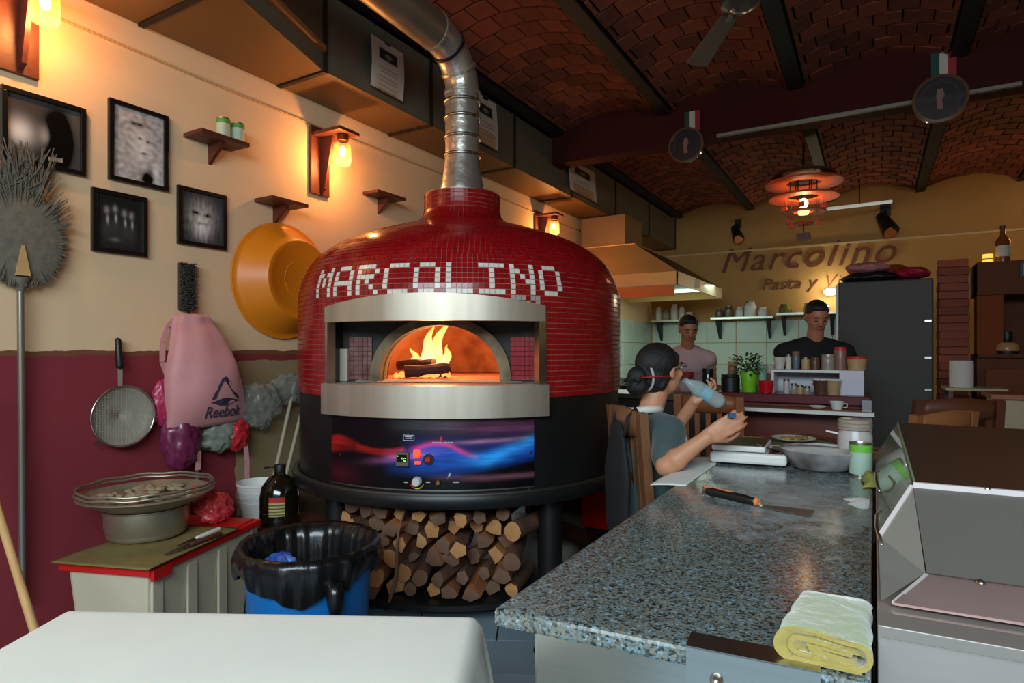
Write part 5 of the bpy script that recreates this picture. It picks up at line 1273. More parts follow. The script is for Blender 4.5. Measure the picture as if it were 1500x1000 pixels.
def make_chair(loc, rz, lab, h=1.05, w_=.40, group='wooden slat-back chairs', m_=None, seatm=None):
    m_ = m_ or WOOD
    t = thing('dining_chair', lab, 'chair', loc, rz, group); hw = w_ / 2
    def B(a, b, name, mm_=m_, bev=.004): return MB(local=True).box(a, b).build(name, mm_, t, bevel=bev)
    B((-hw, -.02, .43), (hw, .40, .465), 'seat', seatm or DWOOD)
    for sx in (-1, 1):
        B((sx * hw - .02, .36, 0), (sx * hw + .02, .40, .43), 'leg')
        MB(local=True).beam((sx * hw, 0, 0), (sx * hw, -.01, .46), .045, .04).beam((sx * hw, -.01, .46), (sx * hw, -.06, h), .045, .035).build('rear_post', m_, t)
    tr = MB(local=True); tr.grid(lambda u, v: V((-hw + .02 + (w_ - .04) * u, -.055 - .03 * sin(pi * u), h - .10 + .095 * v + .018 * sin(pi * u) * v)), 12, 2); tr.build('top_rail', m_, t, smooth=True, solid=.025)
    B((-hw, -.045, .56), (hw, -.02, .60), 'lower_rail')
    for k in range(5):
        x = -hw + .055 + (w_ - .11) * k / 4; MB(local=True).beam((x, -.03, .59), (x, -.062, h - .08), .030, .014, V((0, 1, 0))).build('slat', m_, t)
    B((-hw, .17, .20), (-hw + .02, .36, .225), 'stretcher'); B((hw - .02, .17, .20), (hw, .36, .225), 'stretcher')
    return t
make_chair((-.905, 4.02, 0), R(3), 'orange-brown slat-back chair with its back to the viewer, left of the square table', 1.06, .38)
make_chair((.36, 4.10, 0), R(28), 'dark wooden slat-back chair right of the square table, the further one from the counter', 1.08, .42, m_=mat('dark_chair_wood', S(92, 46, 26), .5, 0, .4, 6))
make_chair((.22, 3.35, 0), R(55), 'wooden slat-back chair just behind the far end of the steel unit', 1.07, .40, m_=mat('mid_chair_wood', S(150, 92, 52), .5, 0, .4, 6))

# ================================================================ BAR IN FRONT OF THE KITCHEN
bar = thing('bar_counter', 'red-brown wooden bar with a maroon top in front of the kitchen', 'counter', (-.5, 4.75, 0))
RW = mat('reddish_bar_wood', S(112, 40, 22), .4, 0, .5, 5, .05, stretch=(8, 1, 1), col2=S(72, 24, 14))
BX0, BX1 = -.97, -.04
MB().box((BX0, 4.55, 0), (BX1, 4.97, .99)).build('bar_body', RW, bar)
for i, z_ in enumerate((.08, .38, .68)): MB().box((BX0 + .02, 4.535, z_), (BX1 - .02, 4.55, z_ + .27)).build('front_panel', RW, bar, bevel=.008)
MB().box((BX0 - .02, 4.50, .99), (BX1 + .02, 5.0, 1.05)).build('bar_top', mat('maroon_top', S(96, 16, 26), .3, 0, .3, 4), bar, bevel=.006)
MB().box((BX0 - .02, 4.30, .955), (BX1 + .04, 4.50, .972)).build('front_ledge', WOOD, bar, bevel=.004)
MB().box((BX0 - .02, 4.288, .945), (BX1 + .04, 4.30, .968)).build('ledge_edge', WHITE, bar)
for x_ in (BX0 + .1, BX1 - .1): MB().quadslab([V((x_, 4.50, .955)), V((x_, 4.33, .955)), V((x_, 4.50, .80))], (.02, 0, 0)).build('bracket', RW, bar)
MB().bc((BX1 + .0, 4.36, .52), (.05, .05, 1.04)).build('corner_post', mat('steel_post', S(150, 146, 150), .3, .6), bar)
rs_ = thing('white_riser', 'white box shelf standing on the bar under the row of jars', 'shelf', (-.34, 4.72, 1.05))
MB().box((-.62, 4.62, 1.195), (-.06, 4.86, 1.212)).build('shelf_board', WHITE, rs_)
MB().box((-.62, 4.845, 1.05), (-.06, 4.86, 1.195)).build('back_panel', mat('lilac_white', S(206, 202, 214), .5), rs_)
MB().box((-.62, 4.62, 1.05), (-.605, 4.845, 1.195)).build('side_panel', WHITE, rs_); MB().box((-.075, 4.62, 1.05), (-.06, 4.845, 1.195)).build('side_panel', WHITE, rs_)
MB().box((-.20, 4.612, 1.05), (-.06, 4.62, 1.212)).build('front_panel', mat('lilac_white', (0, 0, 0)), rs_)
def pot_thing(name, lab, cat, px, Y, z, r, h, body, lid=None, lidh=.02, group=None, taper=1.0, glassy=None):
    p = ATY(px, 560, Y); t = thing(name, lab, cat, (p.x, Y, z), 0, group)
    hb_ = h - (lidh if lid else 0)
    MB(local=True).lathe([(.001, 0), (r * taper, 0), (r * (taper + 1) / 2, hb_ * .5), (r, hb_ * .93), (r * .9, hb_), (r * .8, hb_), (.001, hb_ * .6 if not lid else hb_)], (0, 0, 0), 20).build('jar_body', body, t, smooth='auto')
    if lid: MB(local=True).lathe([(r * .96, hb_ - .003), (r * .98, hb_ + lidh), (.001, hb_ + lidh)], (0, 0, 0), 20).build('lid', lid, t, smooth='auto')
    return t
rl = mat('red_lid', S(206, 44, 40), .4); gl1 = mat('jar_grey', S(150, 140, 128), .3, 0, .4, 20); tan = mat('tan_fill', S(184, 150, 106), .5, 0, .4, 20); brn = mat('brown_fill', S(96, 62, 44), .4, 0, .5, 20)
G_ = 'jars in a row on the white riser'
Z1 = 1.213
pot_thing('steel_cup', 'steel cup with pale paper at the left end of the riser', 'cup', 1142, 4.74, Z1, .042, .085, mat('pale_cup', S(200, 190, 184), .5), None, group=G_, taper=.7)
pot_thing('spice_jar', 'narrow cream jar on the riser, second from the left', 'jar', 1155, 4.74, Z1, .019, .105, mat('cream_jar', S(210, 196, 176), .5), DSTEEL, .012, G_)
pot_thing('spice_jar', 'narrow blue-grey jar on the riser, beside the cream one', 'jar', 1166, 4.74, Z1, .026, .125, mat('blue_grey_jar', S(92, 100, 112), .4), mat('brown_lid', S(120, 90, 70), .5), .03, G_, .9)
pot_thing('spice_jar', 'small tan jar on the riser, fourth from the left', 'jar', 1180, 4.74, Z1, .027, .085, tan, DSTEEL, .012, G_)
pot_thing('spice_jar', 'small dark brown jar in the middle of the riser', 'jar', 1194, 4.74, Z1, .030, .085, brn, brn, .014, G_)
pot_thing('glass_jar', 'grey glass jar with a metal lid on the riser', 'jar', 1213, 4.74, Z1, .042, .105, gl1, mat('tin_lid', S(196, 188, 176), .3, .7), .016, G_)
pot_thing('tall_jar', 'tall reddish jar with a red lid on the riser', 'jar', 1231, 4.74, Z1, .037, .155, mat('rosy_jar', S(140, 100, 90), .35, 0, .6, 12), rl, .018, G_)
pot_thing('plastic_tub', 'wide cream tub with a red lid at the right end of the riser', 'tub', 1255, 4.74, Z1, .062, .092, tan, rl, .014, G_, .85)
Z0_ = 1.051
G2 = 'small things on the bar before the riser'
for i, (px_, r_, h_, m_, lab) in enumerate(((1152, .020, .10, mat('salt_glass', S(190, 184, 178), .3), 'small pale shaker on the bar, leftmost before the riser'), (1163, .022, .07, gl1, 'squat grey glass jar on the bar before the riser'), (1172, .020, .06, tan, 'tiny tan pot on the bar before the riser'), (1182, .022, .055, gl1, 'low grey jar on the bar before the middle of the riser'))):
    pot_thing('small_jar', lab, 'jar', px_, 4.56, Z0_, r_, h_, m_, DSTEEL, .012, G2)
for i, (px_, w__) in enumerate(((1203, .05), (1221, .045))):
    p = ATY(px_, 560, 4.57)
    t = thing('wooden_caddy', ('larger brown wicker caddy on the bar before the riser', 'tan pot stack at the right on the bar before the riser')[i], 'basket', (p.x, 4.57, Z0_), 0, G2)
    MB(local=True).lathe([(.001, 0), (w__ * .8, 0), (w__, .09), (w__ * 1.05, .095), (w__ * .9, .09), (w__ * .7, .01), (.001, .01)], (0, 0, 0), 18).build('basket_body', (brn, tan)[i], t, smooth='auto')
    for k in range(5): MB(local=True).lathe([(.011, 0), (.011, .02), (.001, .021)], ((k - 2) * .018, .01 * (k % 2), .085), 8).build('packet', WHITE, t)
p = ATY(1226, 588, 4.38); t = thing('cup', 'white cup standing on the wooden ledge of the bar', 'cup', (p.x, 4.38, .973))
MB(local=True).lathe([(.001, 0), (.028, 0), (.042, .05), (.043, .052), (.038, .05), (.026, .004), (.001, .004)], (0, 0, 0), 24).build('cup_body', WHITE, t, smooth='auto')
MB(local=True).tube([V((.038, 0, .04)), V((.058, 0, .036)), V((.055, 0, .016)), V((.034, 0, .012))], .004, 6).build('cup_handle', WHITE, t, smooth=True)
p = ATY(1198, 588, 4.38); t = thing('small_dish', 'shallow white dish on the wooden ledge of the bar', 'dish', (p.x, 4.38, .973))
MB(local=True).lathe([(.001, 0), (.03, 0), (.052, .016), (.053, .018), (.03, .006), (.001, .005)], (0, 0, 0), 24).build('dish_body', WHITE, t, smooth='auto')
# left end of the bar
gp_ = pot_thing('green_pot', 'bright lime green pot holding a leafy basil plant on the bar', 'pot', 1097, 4.62, Z0_, .062, .15, mat('lime_plastic', S(120, 190, 30), .4), None, taper=.72)
p = gp_.location; bl = thing('basil_plant', 'leafy green basil plant growing in the lime green pot', 'plant', (p.x, p.y, p.z + .09))
st = MB(local=True)
for k in range(7): st.cyl((0, 0, 0), (r2.uniform(-.05, .05), r2.uniform(-.04, .04), r2.uniform(.09, .16)), .003, .002, 6)
st.build('stems', mat('basil_stem', S(60, 96, 40), .7), bl)
lf = MB(local=True)
for k in range(210):
    a_ = r2.random() * 6.28; q = r2.random() ** .5 * .085; c = V((q * cos(a_) * 1.15 - .015, q * sin(a_), .04 + .13 * r2.random()))
    mm_ = M.Rotation(a_, 3, 'Z') @ M.Rotation(r2.uniform(-.9, .4), 3, 'Y')
    lf.add([c + mm_ @ V(v_) for v_ in ((0, 0, 0), (.013, .010, .004), (.030, .007, 0), (.038, 0, -.004), (.030, -.007, 0), (.013, -.010, .004))], [(0, 1, 2, 3, 4, 5)])
tag(lf.build('leaves', mat('basil_leaf', S(40, 84, 28), .6, 0, .4, 20, island=.3), bl, fixn=False), kind='stuff')
kt = pot_thing('red_kettle', 'small round glossy red pot beside the lime green pot', 'pot', 1122, 4.57, Z0_, .052, .085, mat('glossy_red', S(190, 24, 28), .2), mat('glossy_red', (0, 0, 0)), .018, taper=.8)
pot_thing('plastic_cup', 'pale mint cup behind the red pot on the bar', 'cup', 1115, 4.80, Z0_, .036, .19, mat('mint_plastic', S(150, 196, 170), .35), mat('mint_plastic', (0, 0, 0)), .03)
pot_thing('glass_tumbler', 'clear glass with brown contents behind the red pot', 'glass', 1131, 4.90, Z0_, .05, .19, mat('rusty_fill', S(150, 96, 76), .4, 0, .5, 20), mat('glass_top', S(190, 180, 170), .3), .06)
pot_thing('black_canister', 'short black canister left of the lime green pot', 'canister', 1070, 4.64, Z0_, .065, .12, BLKPL, BLKPL, .015)
pot_thing('spice_shaker', 'tan wooden shaker standing behind the black canister', 'shaker', 1073, 4.86, Z0_, .035, .21, mat('shaker_tan', S(160, 118, 84), .5), tan, .03)
pot_thing('dark_glass_bottle', 'dark bottle on the counter left of the black canister', 'bottle', 1037, 5.05, 1.0, .045, .20, mat('dark_green_glass', S(22, 30, 26), .15), BLKPL, .03)
# prep counter the man in pink leans on
pcn = thing('kitchen_worktop', 'dark kitchen worktop in front of the man in the pink shirt', 'counter', (-1.5, 5.05, 0))
MB().box((-2.0, 4.85, .0), (-1.0, 5.28, .95)).build('cabinet', mat('dark_cabinet', S(46, 34, 28), .6, 0, .4, 5), pcn); MB().box((-2.02, 4.82, .95), (-.99, 5.30, .99)).build('worktop', mat('steel_worktop', S(120, 116, 108), .35, .8), pcn, bevel=.004)
tag(clx.build('green_cloth', mat('yellow_green_cloth', S(168, 170, 86), .9, 0, .3, 20, .3), None, smooth=True, solid=.003), 'yellow-green cloth tucked between the tin and the glass side of the steel unit', 'cloth')
# ================================================================ KITCHEN: hood, range, cooler, shelves, fridge
hd_ = thing('extractor_hood', 'large steel extractor hood lit amber on its near side, hung on the left wall', 'hood', (-2.5, 7.7, 2.0))
HS = mat('amber_glow_steel', S(214, 168, 104), .42, .35, .3, 2)  # amber lamp glow put into the steel's base colour
hx, hy0, hy1, hz = -1.83, 6.62, 8.85, 2.06
tX, tY0, tY1, tz = -2.44, 7.0, 8.5, 2.60
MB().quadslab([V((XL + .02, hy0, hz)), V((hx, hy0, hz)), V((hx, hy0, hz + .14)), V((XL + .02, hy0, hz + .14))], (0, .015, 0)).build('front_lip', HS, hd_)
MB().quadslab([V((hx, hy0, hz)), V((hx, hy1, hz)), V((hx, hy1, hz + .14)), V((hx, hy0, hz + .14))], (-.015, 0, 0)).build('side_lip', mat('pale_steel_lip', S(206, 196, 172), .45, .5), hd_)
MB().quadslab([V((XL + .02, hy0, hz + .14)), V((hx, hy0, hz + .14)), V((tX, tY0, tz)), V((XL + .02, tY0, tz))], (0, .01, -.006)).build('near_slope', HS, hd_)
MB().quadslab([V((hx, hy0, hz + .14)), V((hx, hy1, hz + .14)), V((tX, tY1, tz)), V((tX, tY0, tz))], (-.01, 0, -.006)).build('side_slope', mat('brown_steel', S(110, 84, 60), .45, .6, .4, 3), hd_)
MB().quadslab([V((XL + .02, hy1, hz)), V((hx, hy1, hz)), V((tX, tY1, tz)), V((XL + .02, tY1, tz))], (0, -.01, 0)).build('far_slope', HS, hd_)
MB().box((XL + .02, tY0, tz), (tX, tY1, tz + .01)).build('top_plate', HS, hd_)
MB().box((XL + .05, 7.15, tz + .01), (-2.62, 7.8, 3.004)).build('exhaust_box', mat('exhaust_tan', S(150, 120, 84), .5, .3), hd_)
MB().box((XL + .1, hy0 + .1, hz + .10), (hx - .1, hy1 - .1, hz + .115)).build('filter_panel', mat('hood_inside', S(170, 176, 166), .4, .6), hd_)
MB().box((-2.60, hy0 - .02, hz - .13), (-1.86, hy0 - .005, hz - .01)).build('orange_panel', mat('orange_sign', S(214, 106, 34), .6), hd_)
MB().box((hx + .001, 7.35, hz + .03), (hx + .005, 7.6, hz + .12)).build('white_sticker', mat('white_sticker', S(226, 222, 206), .6), hd_)
FLU = mat('fluorescent_tube', S(226, 244, 230), .5, emit=7, emitcol=(.80, 1, .86))
for y_ in (7.0, 8.4): MB().box((-2.5, y_ - .05, hz + .075), (-1.95, y_ + .05, hz + .098)).build('lamp_tube', FLU, hd_)
area('hood_light', (-2.4, 7.7, hz + .06), (-2.3, 7.9, 0), .9, 1.8, 42, (.78, 1, .86))
rg = thing('cooking_range', 'dark steel cooking range under the extractor hood', 'range', (-2.7, 7.7, 0))
MB().box((XL + .03, 6.9, .05), (-2.3, 8.7, .88)).build('range_body', mat('dark_range', S(60, 58, 56), .4, .5), rg, bevel=.006); MB().box((XL + .03, 6.9, .88), (-2.28, 8.7, .93)).build('hob', BLACK, rg)
for i in range(5): MB().cyl((-2.30, 7.1 + i * .36, .78), (-2.26, 7.1 + i * .36, .78), .025).build('knob', BLKPL, rg)
for sx in (-3.15, -2.4):
    for sy in (6.95, 8.65): MB().cyl((sx, sy, 0), (sx, sy, .05), .02).build('foot', BLKPL, rg)
# cooler behind the oven
cl_ = thing('drinks_cooler', 'tall red-topped drinks cooler with a lit glass door half hidden behind the oven', 'fridge', (-2.85, 5.0, 0))
MB().box((-3.22, 4.72, .05), (-2.62, 5.30, 2.02)).build('cabinet', mat('cooler_red', S(150, 22, 22), .35), cl_, bevel=.01)
MB().box((-3.20, 4.70, 1.82), (-2.60, 4.72, 2.0)).build('header_sign', mat('dark_red_sign', S(120, 14, 18), .3), cl_)
MB().box((-3.16, 4.70, .25), (-2.66, 4.718, 1.78)).build('door_panel', mat('lit_door', S(220, 226, 226), .3, emit=.8), cl_)
MB().box((-2.70, 4.69, .22), (-2.62, 4.715, 1.80)).build('door_frame', mat('pale_frame', S(190, 170, 160), .4), cl_)
MB().cyl((-3.1, 4.8, 2.03), (-2.75, 5.1, 2.05), .035).build('rolled_film', FOIL, cl_)
# back wall shelves with crockery
def wall_shelf(x0, x1, z, lab, n, seed):
    t = thing('kitchen_shelf', lab, 'shelf', ((x0 + x1) / 2, YB, z), 0, 'kitchen shelves on the back wall')
    MB().box((x0, YB - .34, z), (x1, YB - .013, z + .03)).build('board', mat('steel_shelf', S(190, 200, 188), .3, .8), t)
    for x_ in (x0 + .06, x1 - .10): MB().quadslab([V((x_, YB - .013, z)), V((x_, YB - .30, z)), V((x_, YB - .013, z - .30))], (.04, 0, 0)).build('bracket', mat('dark_bracket', S(50, 50, 48), .6), t)
    return z + .031
SHELVES = [(-3.15, -2.45, 1.80, 'steel kitchen shelf in the left corner under the hood'), (-2.20, -1.30, 1.82, 'steel kitchen shelf above the head of the man in pink, to his right'), (-1.25, -.45, 1.86, 'steel kitchen shelf left of the man in black')]
WARE = [[(.08, .05, .20, 'tall pale bottle', 'bottle'), (.2, .06, .14, 'green-grey jar', 'jar'), (.34, .06, .24, 'tall white canister', 'canister'), (.46, .05, .2, 'cream container', 'jar'), (.58, .07, .10, 'low white bowl stack', 'bowl')],
        [(.10, .06, .12, 'small steel beaker', 'beaker'), (.24, .07, .16, 'grey metal pot', 'pot'), (.40, .06, .14, 'clear glass', 'glass'), (.56, .09, .22, 'tall white plastic tub', 'tub'), (.74, .07, .12, 'short pale tub', 'tub')],
        [(.10, .09, .12, 'olive green bowl', 'bowl'), (.42, .08, .12, 'bright yellow container', 'container'), (.62, .08, .10, 'white low box', 'container')]]
WCOL = [WHITE, mat('greenish_jar', S(150, 160, 120), .4), mat('grey_pot', S(120, 116, 108), .4, .5), mat('olive_ware', S(110, 104, 40), .6), mat('yellow_ware', S(226, 206, 40), .5)]
for si, (x0, x1, z, lab) in enumerate(SHELVES):
    zt = wall_shelf(x0, x1, z, lab, 5, si)
    for k, (dx, r_, h_, nm, cat) in enumerate(WARE[si]):
        m_ = WCOL[3] if 'olive' in nm else WCOL[4] if 'yellow' in nm else WCOL[1] if 'green' in nm else WCOL[2] if ('grey' in nm or 'steel' in nm) else WHITE
        t = thing('shelf_' + {'glass': 'tumbler'}.get(cat, cat), nm + (' on the corner shelf under the hood', ' on the shelf above the man in pink', ' on the shelf left of the man in black')[si], cat, (x0 + dx, YB - .17, zt), 0, ('ware on the corner shelf', 'ware on the middle kitchen shelf', 'ware on the right kitchen shelf')[si])
        MB(local=True).lathe([(.001, 0), (r_ * .9, 0), (r_, h_ * .1), (r_, h_ * .75), (r_ * .8, h_ * .85), (r_ * .7, h_), (.001, h_)], (0, 0, 0), 18).build('body', m_, t, smooth='auto')
        MB(local=True).lathe([(r_ * .72, h_), (r_ * .74, h_ + .02), (.001, h_ + .022)], (0, 0, 0), 18).build('lid', DSTEEL if k % 2 else m_, t, smooth='auto')
# sloping grey sheet under the corner shelf
# wall light by the fridge
wl_ = thing('wall_light', 'bright white wall light on the back wall above the man in black', 'lamp', (-.55, YB, 2.2))
p = ATY(1216, 427, YB - .10)
MB().box((p.x - .06, YB - .04, p.z - .05), (p.x + .06, YB, p.z + .05)).build('base', WHITE, wl_)
MB().ell(p, (.085, .06, .05)).build('bulb', mat('white_globe', (1, .96, .8), .4, emit=9, emitcol=(1, .96, .74)), wl_, smooth=True)
point('wall_light_glow', (p.x, p.y - .12, p.z), 9, (1, .90, .62), .05)
MB().box((p.x + .10, YB - .12, p.z - .55), (p.x + .25, YB, p.z - .15)).build('junction_box', mat('dark_box', S(44, 50, 42), .5), wl_)
point('dining_lamp_right', (2.2, 8.6, 2.9), 16, (1, .58, .22), .08)
# fridge
fg = thing('tall_fridge', 'tall dark grey steel fridge right of the man in black', 'fridge', (.12, 7.0, 0))
FR = mat('dark_fridge_steel', S(70, 65, 62), .6, .1, .3, 2)
MB().box((-.30, 6.72, .04), (.46, 7.45, 2.0)).build('cabinet', FR, fg, bevel=.01)
MB().box((-.29, 6.67, .06), (.45, 6.715, 1.99)).build('door', FR, fg, bevel=.008)
for z_ in (.98, 1.27, 1.6): MB().box((.39, 6.655, z_), (.44, 6.67, z_ + .018)).build('hinge', STEEL, fg)
MB().box((-.325, 6.75, 1.3), (-.302, 7.3, 1.98)).build('magnet_board', WHITE, fg)
for sx in (-.26, .42):
    for sy in (6.76, 7.4): MB().cyl((sx, sy, 0), (sx, sy, .04), .02).build('foot', BLKPL, fg)
for i, (x0, x1, z0_, m_, nm, lab) in enumerate(((-.27, .22, 2.0, 'black', 'folded_bag', 'flat dark bag lying on top of the fridge'), (-.26, .12, 2.09, 'rose', 'folded_cloth', 'rose and white folded cloth on top of the fridge'), (.14, .45, 2.02, 'crim', 'red_sack', 'crimson sack drooping over the top of the fridge'))):
    mm_ = {'black': BLKPL, 'rose': mat('rose_cloth', S(190, 130, 128), .8, 0, .7, 8, col2=S(140, 40, 54)), 'crim': mat('crimson_sack', S(168, 20, 52), .6, 0, .4, 8)}[m_]
    crumple(nm, V(((x0 + x1) / 2, 6.86, z0_ + .045)), ((x1 - x0) / 2, .16, .055), mm_, lab, 'bag' if i != 1 else 'cloth', 20 + i, .12)
bw = thing('orange_bowl', 'dark red and orange bowl turned over on the things on the fridge', 'bowl', (.14, 7.05, 2.0))
MB().lathe([(.001, .22), (.10, .22), (.22, .15), (.25, .10), (.24, .10), (.001, .20)], (.14, 7.14, 1.96), 28).build('bowl_body', mat('orange_bowl', S(190, 90, 24), .4, 0, .9, 3, col2=S(90, 20, 20)), bw, smooth='auto')
MB().cyl((.14, 7.14, 2.0), (.14, 7.14, 2.16), .07).build('stand', BLKPL, bw)
# brick pillar: bricks as parts
pil = struct('trim_9', MB().box((.535, 7.125, 0), (.755, 7.345, 2.19)), MORTAR)
PB = mat('pillar_brick', S(150, 72, 48), .8, 0, .5, 12, .2, island=.2)
b0 = None
for k in range(29):
    z_ = .02 + k * .0755
    for q in range(2):
        ofs = (k + q) % 2
        x0, x1 = (.53, .76) if ofs else (.53, .76)
        loc = (.645, 7.18 if q == 0 else 7.29, z_ + .035)
        if b0 is None: b0 = MB(local=True).box((-.117, -.058, -.0355), (.117, .052, .0355)).build('brick', PB, pil, bevel=.004); o = b0
        else: o = b0.copy(); COL.objects.link(o); o.parent = pil
        o.location = (loc[0] + (.006 if ofs else -.004), loc[1], loc[2])
# wooden back bar
bb = thing('wooden_back_bar', 'tall dark wooden back bar with an open shelf at the right edge', 'cabinet', (1.4, 7.1, 0))
DW2 = mat('deep_brown_wood', S(96, 46, 18), .8, 0, .5, 4, .05, stretch=(6, 6, 1))
MB().box((.80, 6.95, 0), (2.6, 7.4, 1.28)).build('lower_cabinet', DW2, bb)
for i in range(3): MB().box((.86 + i * .58, 6.93, .12), (1.38 + i * .58, 6.95, 1.18)).build('cabinet_door', mat('door_wood', S(110, 52, 22), .8, 0, .4, 4), bb, bevel=.006)
MB().box((.80, 6.95, 1.28), (.99, 7.12, 2.12)).build('post', mat('post_wood', S(120, 58, 28), .8, spec=.2), bb); MB().box((2.45, 6.95, 1.28), (2.6, 7.12, 2.12)).build('post', DW2, bb)
MB().box((.80, 6.93, 1.84), (2.6, 7.40, 2.14)).build('header', DW2, bb, bevel=.004); MB().box((.80, 6.90, 1.28), (2.6, 7.40, 1.31)).build('counter_board', DW2, bb)
MB().box((1.28, 7.0, 1.31), (1.33, 7.38, 1.84)).build('divider', DW2, bb)
MB().box((.99, 7.36, 1.31), (1.28, 7.38, 1.84)).build('back_panel', DW2, bb); MB().box((1.33, 7.37, 1.31), (2.5, 7.385, 1.84)).build('back_panel', mat('amber_panel', S(190, 130, 40), .7), bb)
sg = thing('green_sign', 'small framed green sign on the header of the wooden back bar', 'sign', (1.3, 6.93, 2.0))
MB().box((1.10, 6.91, 1.99), (1.55, 6.928, 2.115)).build('board', mat('sign_dark', S(30, 40, 32), .5), sg); MB().box((1.12, 6.905, 2.005), (1.53, 6.911, 2.10)).build('face', mat('sign_green_grey', S(120, 132, 112), .5), sg)
def bottle(name, lab, x, y, z, r, h, m_, lm=None, cap=None):
    t = thing(name, lab, 'bottle', (x, y, z))
    MB(local=True).lathe([(.001, 0), (r, 0), (r, h * .58), (r * .5, h * .72), (r * .36, h * .76), (r * .36, h * .95), (.001, h * .95)], (0, 0, 0), 22).build('bottle_body', m_, t, smooth='auto')
    if lm: MB(local=True).lathe([(r + .001, h * .15), (r + .001, h * .45)], (0, 0, 0), 22).build('label_wrap', lm, t, smooth=True)
    MB(local=True).lathe([(r * .4, h * .93), (r * .4, h), (.001, h)], (0, 0, 0), 14).build('cap', cap or BLKPL, t, smooth='auto')
AMB = mat('amber_liquor', S(120, 62, 24), .2, 0, .3, 6)
bottle('liquor_bottle', 'pale-labelled liquor bottle standing on top of the wooden back bar', 1.00, 7.05, 2.14, .055, .33, AMB, mat('pale_label', S(190, 180, 170), .6))
bottle('dark_bottle', 'dark bottle standing on top of the back bar at the right', 1.32, 7.08, 2.14, .05, .22, mat('black_glass', S(14, 14, 14), .15))
vt = thing('votive_candle', 'small glowing amber candle glass on the back bar left of the liquor bottle', 'candle', (.885, 7.0, 2.14))
MB(local=True).lathe([(.001, 0), (.04, 0), (.04, .075), (.036, .075), (.001, .06)], (0, 0, 0), 20).build('glass_cup', mat('glowing_amber', S(255, 190, 50), .4, emit=1.2, emitcol=(1, .55, .06)), vt, smooth='auto'); MB(local=True).lathe([(.0405, .028), (.0405, .036)], (0, 0, 0), 20).build('band', BLKPL, vt)
dc = thing('decanter', 'squat amber glass decanter with a black cap on the back bar shelf', 'bottle', (1.02, 6.99, 1.31))
MB(local=True).lathe([(.001, 0), (.085, 0), (.09, .03), (.088, .06), (.05, .10), (.035, .12), (.034, .15)], (0, 0, 0), 28).build('body', BLKPL, dc, smooth='auto')
MB(local=True).lathe([(.09, .03), (.092, .05), (.086, .085), (.06, .105)], (0, 0, 0), 28).build('amber_band', mat('tan_glass', S(176, 130, 84), .2), dc, smooth=True); MB(local=True).lathe([(.04, .14), (.042, .20), (.001, .205)], (0, 0, 0), 20).build('cap', BLKPL, dc, smooth='auto')
ct_ = thing('glass_carafe', 'round dark red carafe on the back bar before the amber panel', 'carafe', (1.47, 7.15, 1.311))
MB(local=True).lathe([(.001, 0), (.07, 0), (.11, .10), (.10, .19), (.05, .25), (.035, .30), (.05, .34)], (0, 0, 0), 28).build('body', mat('red_wine_glass', S(70, 20, 16), .15), ct_, smooth=True); MB(local=True).lathe([(.112, .08), (.110, .14)], (0, 0, 0), 28).build('label_wrap', mat('grey_label', S(130, 130, 134), .5), ct_, smooth=True)
tr = thing('plate_stack', 'small stack of pale plates on the back bar shelf at the right edge', 'plates', (1.22, 6.99, 1.311))
for k in range(3): MB(local=True).lathe([(.001, .006 * k), (.04, .006 * k), (.062, .01 + .006 * k), (.04, .004 + .006 * k)], (0, 0, 0), 24).build('plate', WHITE, tr, smooth=True)
# small side table with paper roll
st_ = thing('side_table', 'small dark side table with a white top holding a paper roll beside the pillar', 'table', (.68, 6.4, 0))
MB().box((.50, 6.10, 1.02), (.90, 6.50, 1.04)).build('table_top', mat('pale_top', S(170, 160, 120), .5), st_); 
for x_ in (.52, .86):
    for y_ in (6.12, 6.46): MB().box((x_, y_, 0), (x_ + .03, y_ + .03, 1.02)).build('leg', DWOOD, st_)
pr_ = thing('paper_roll', 'large white paper roll standing on the side table before the brick pillar', 'paper roll', (.62, 6.28, 1.04))
MB(local=True).lathe([(.018, 0), (.082, 0), (.084, .02), (.084, .20), (.082, .22), (.018, .22), (.018, 0)], (0, 0, 0), 30).build('roll', mat('tissue_white', S(206, 200, 194), .8), pr_, smooth='auto'); MB(local=True).lathe([(.018, 0), (.018, .221), (.015, .221), (.015, 0)], (0, 0, 0), 20).build('core', mat('cardboard', S(150, 120, 84), .8), pr_)
wb = thing('wooden_box', 'wooden box with an orange-brown lid and cream front right of the paper roll', 'box', (.92, 5.6, 0))
MB().box((.74, 5.5, .62), (1.16, 5.9, 1.0)).build('box_body', mat('cream_box', S(168, 150, 120), .6), wb, bevel=.004); MB().box((.71, 5.47, 1.0), (1.20, 5.93, 1.035)).build('lid', WOOD, wb, bevel=.004)
MB().box((.98, 5.49, .80), (1.06, 5.498, .98)).build('hasp', mat('grey_plate', S(120, 124, 130), .4, .5), wb)
MB().box((.76, 5.52, 0), (1.14, 5.88, .62)).build('pedestal', DWOOD, wb)
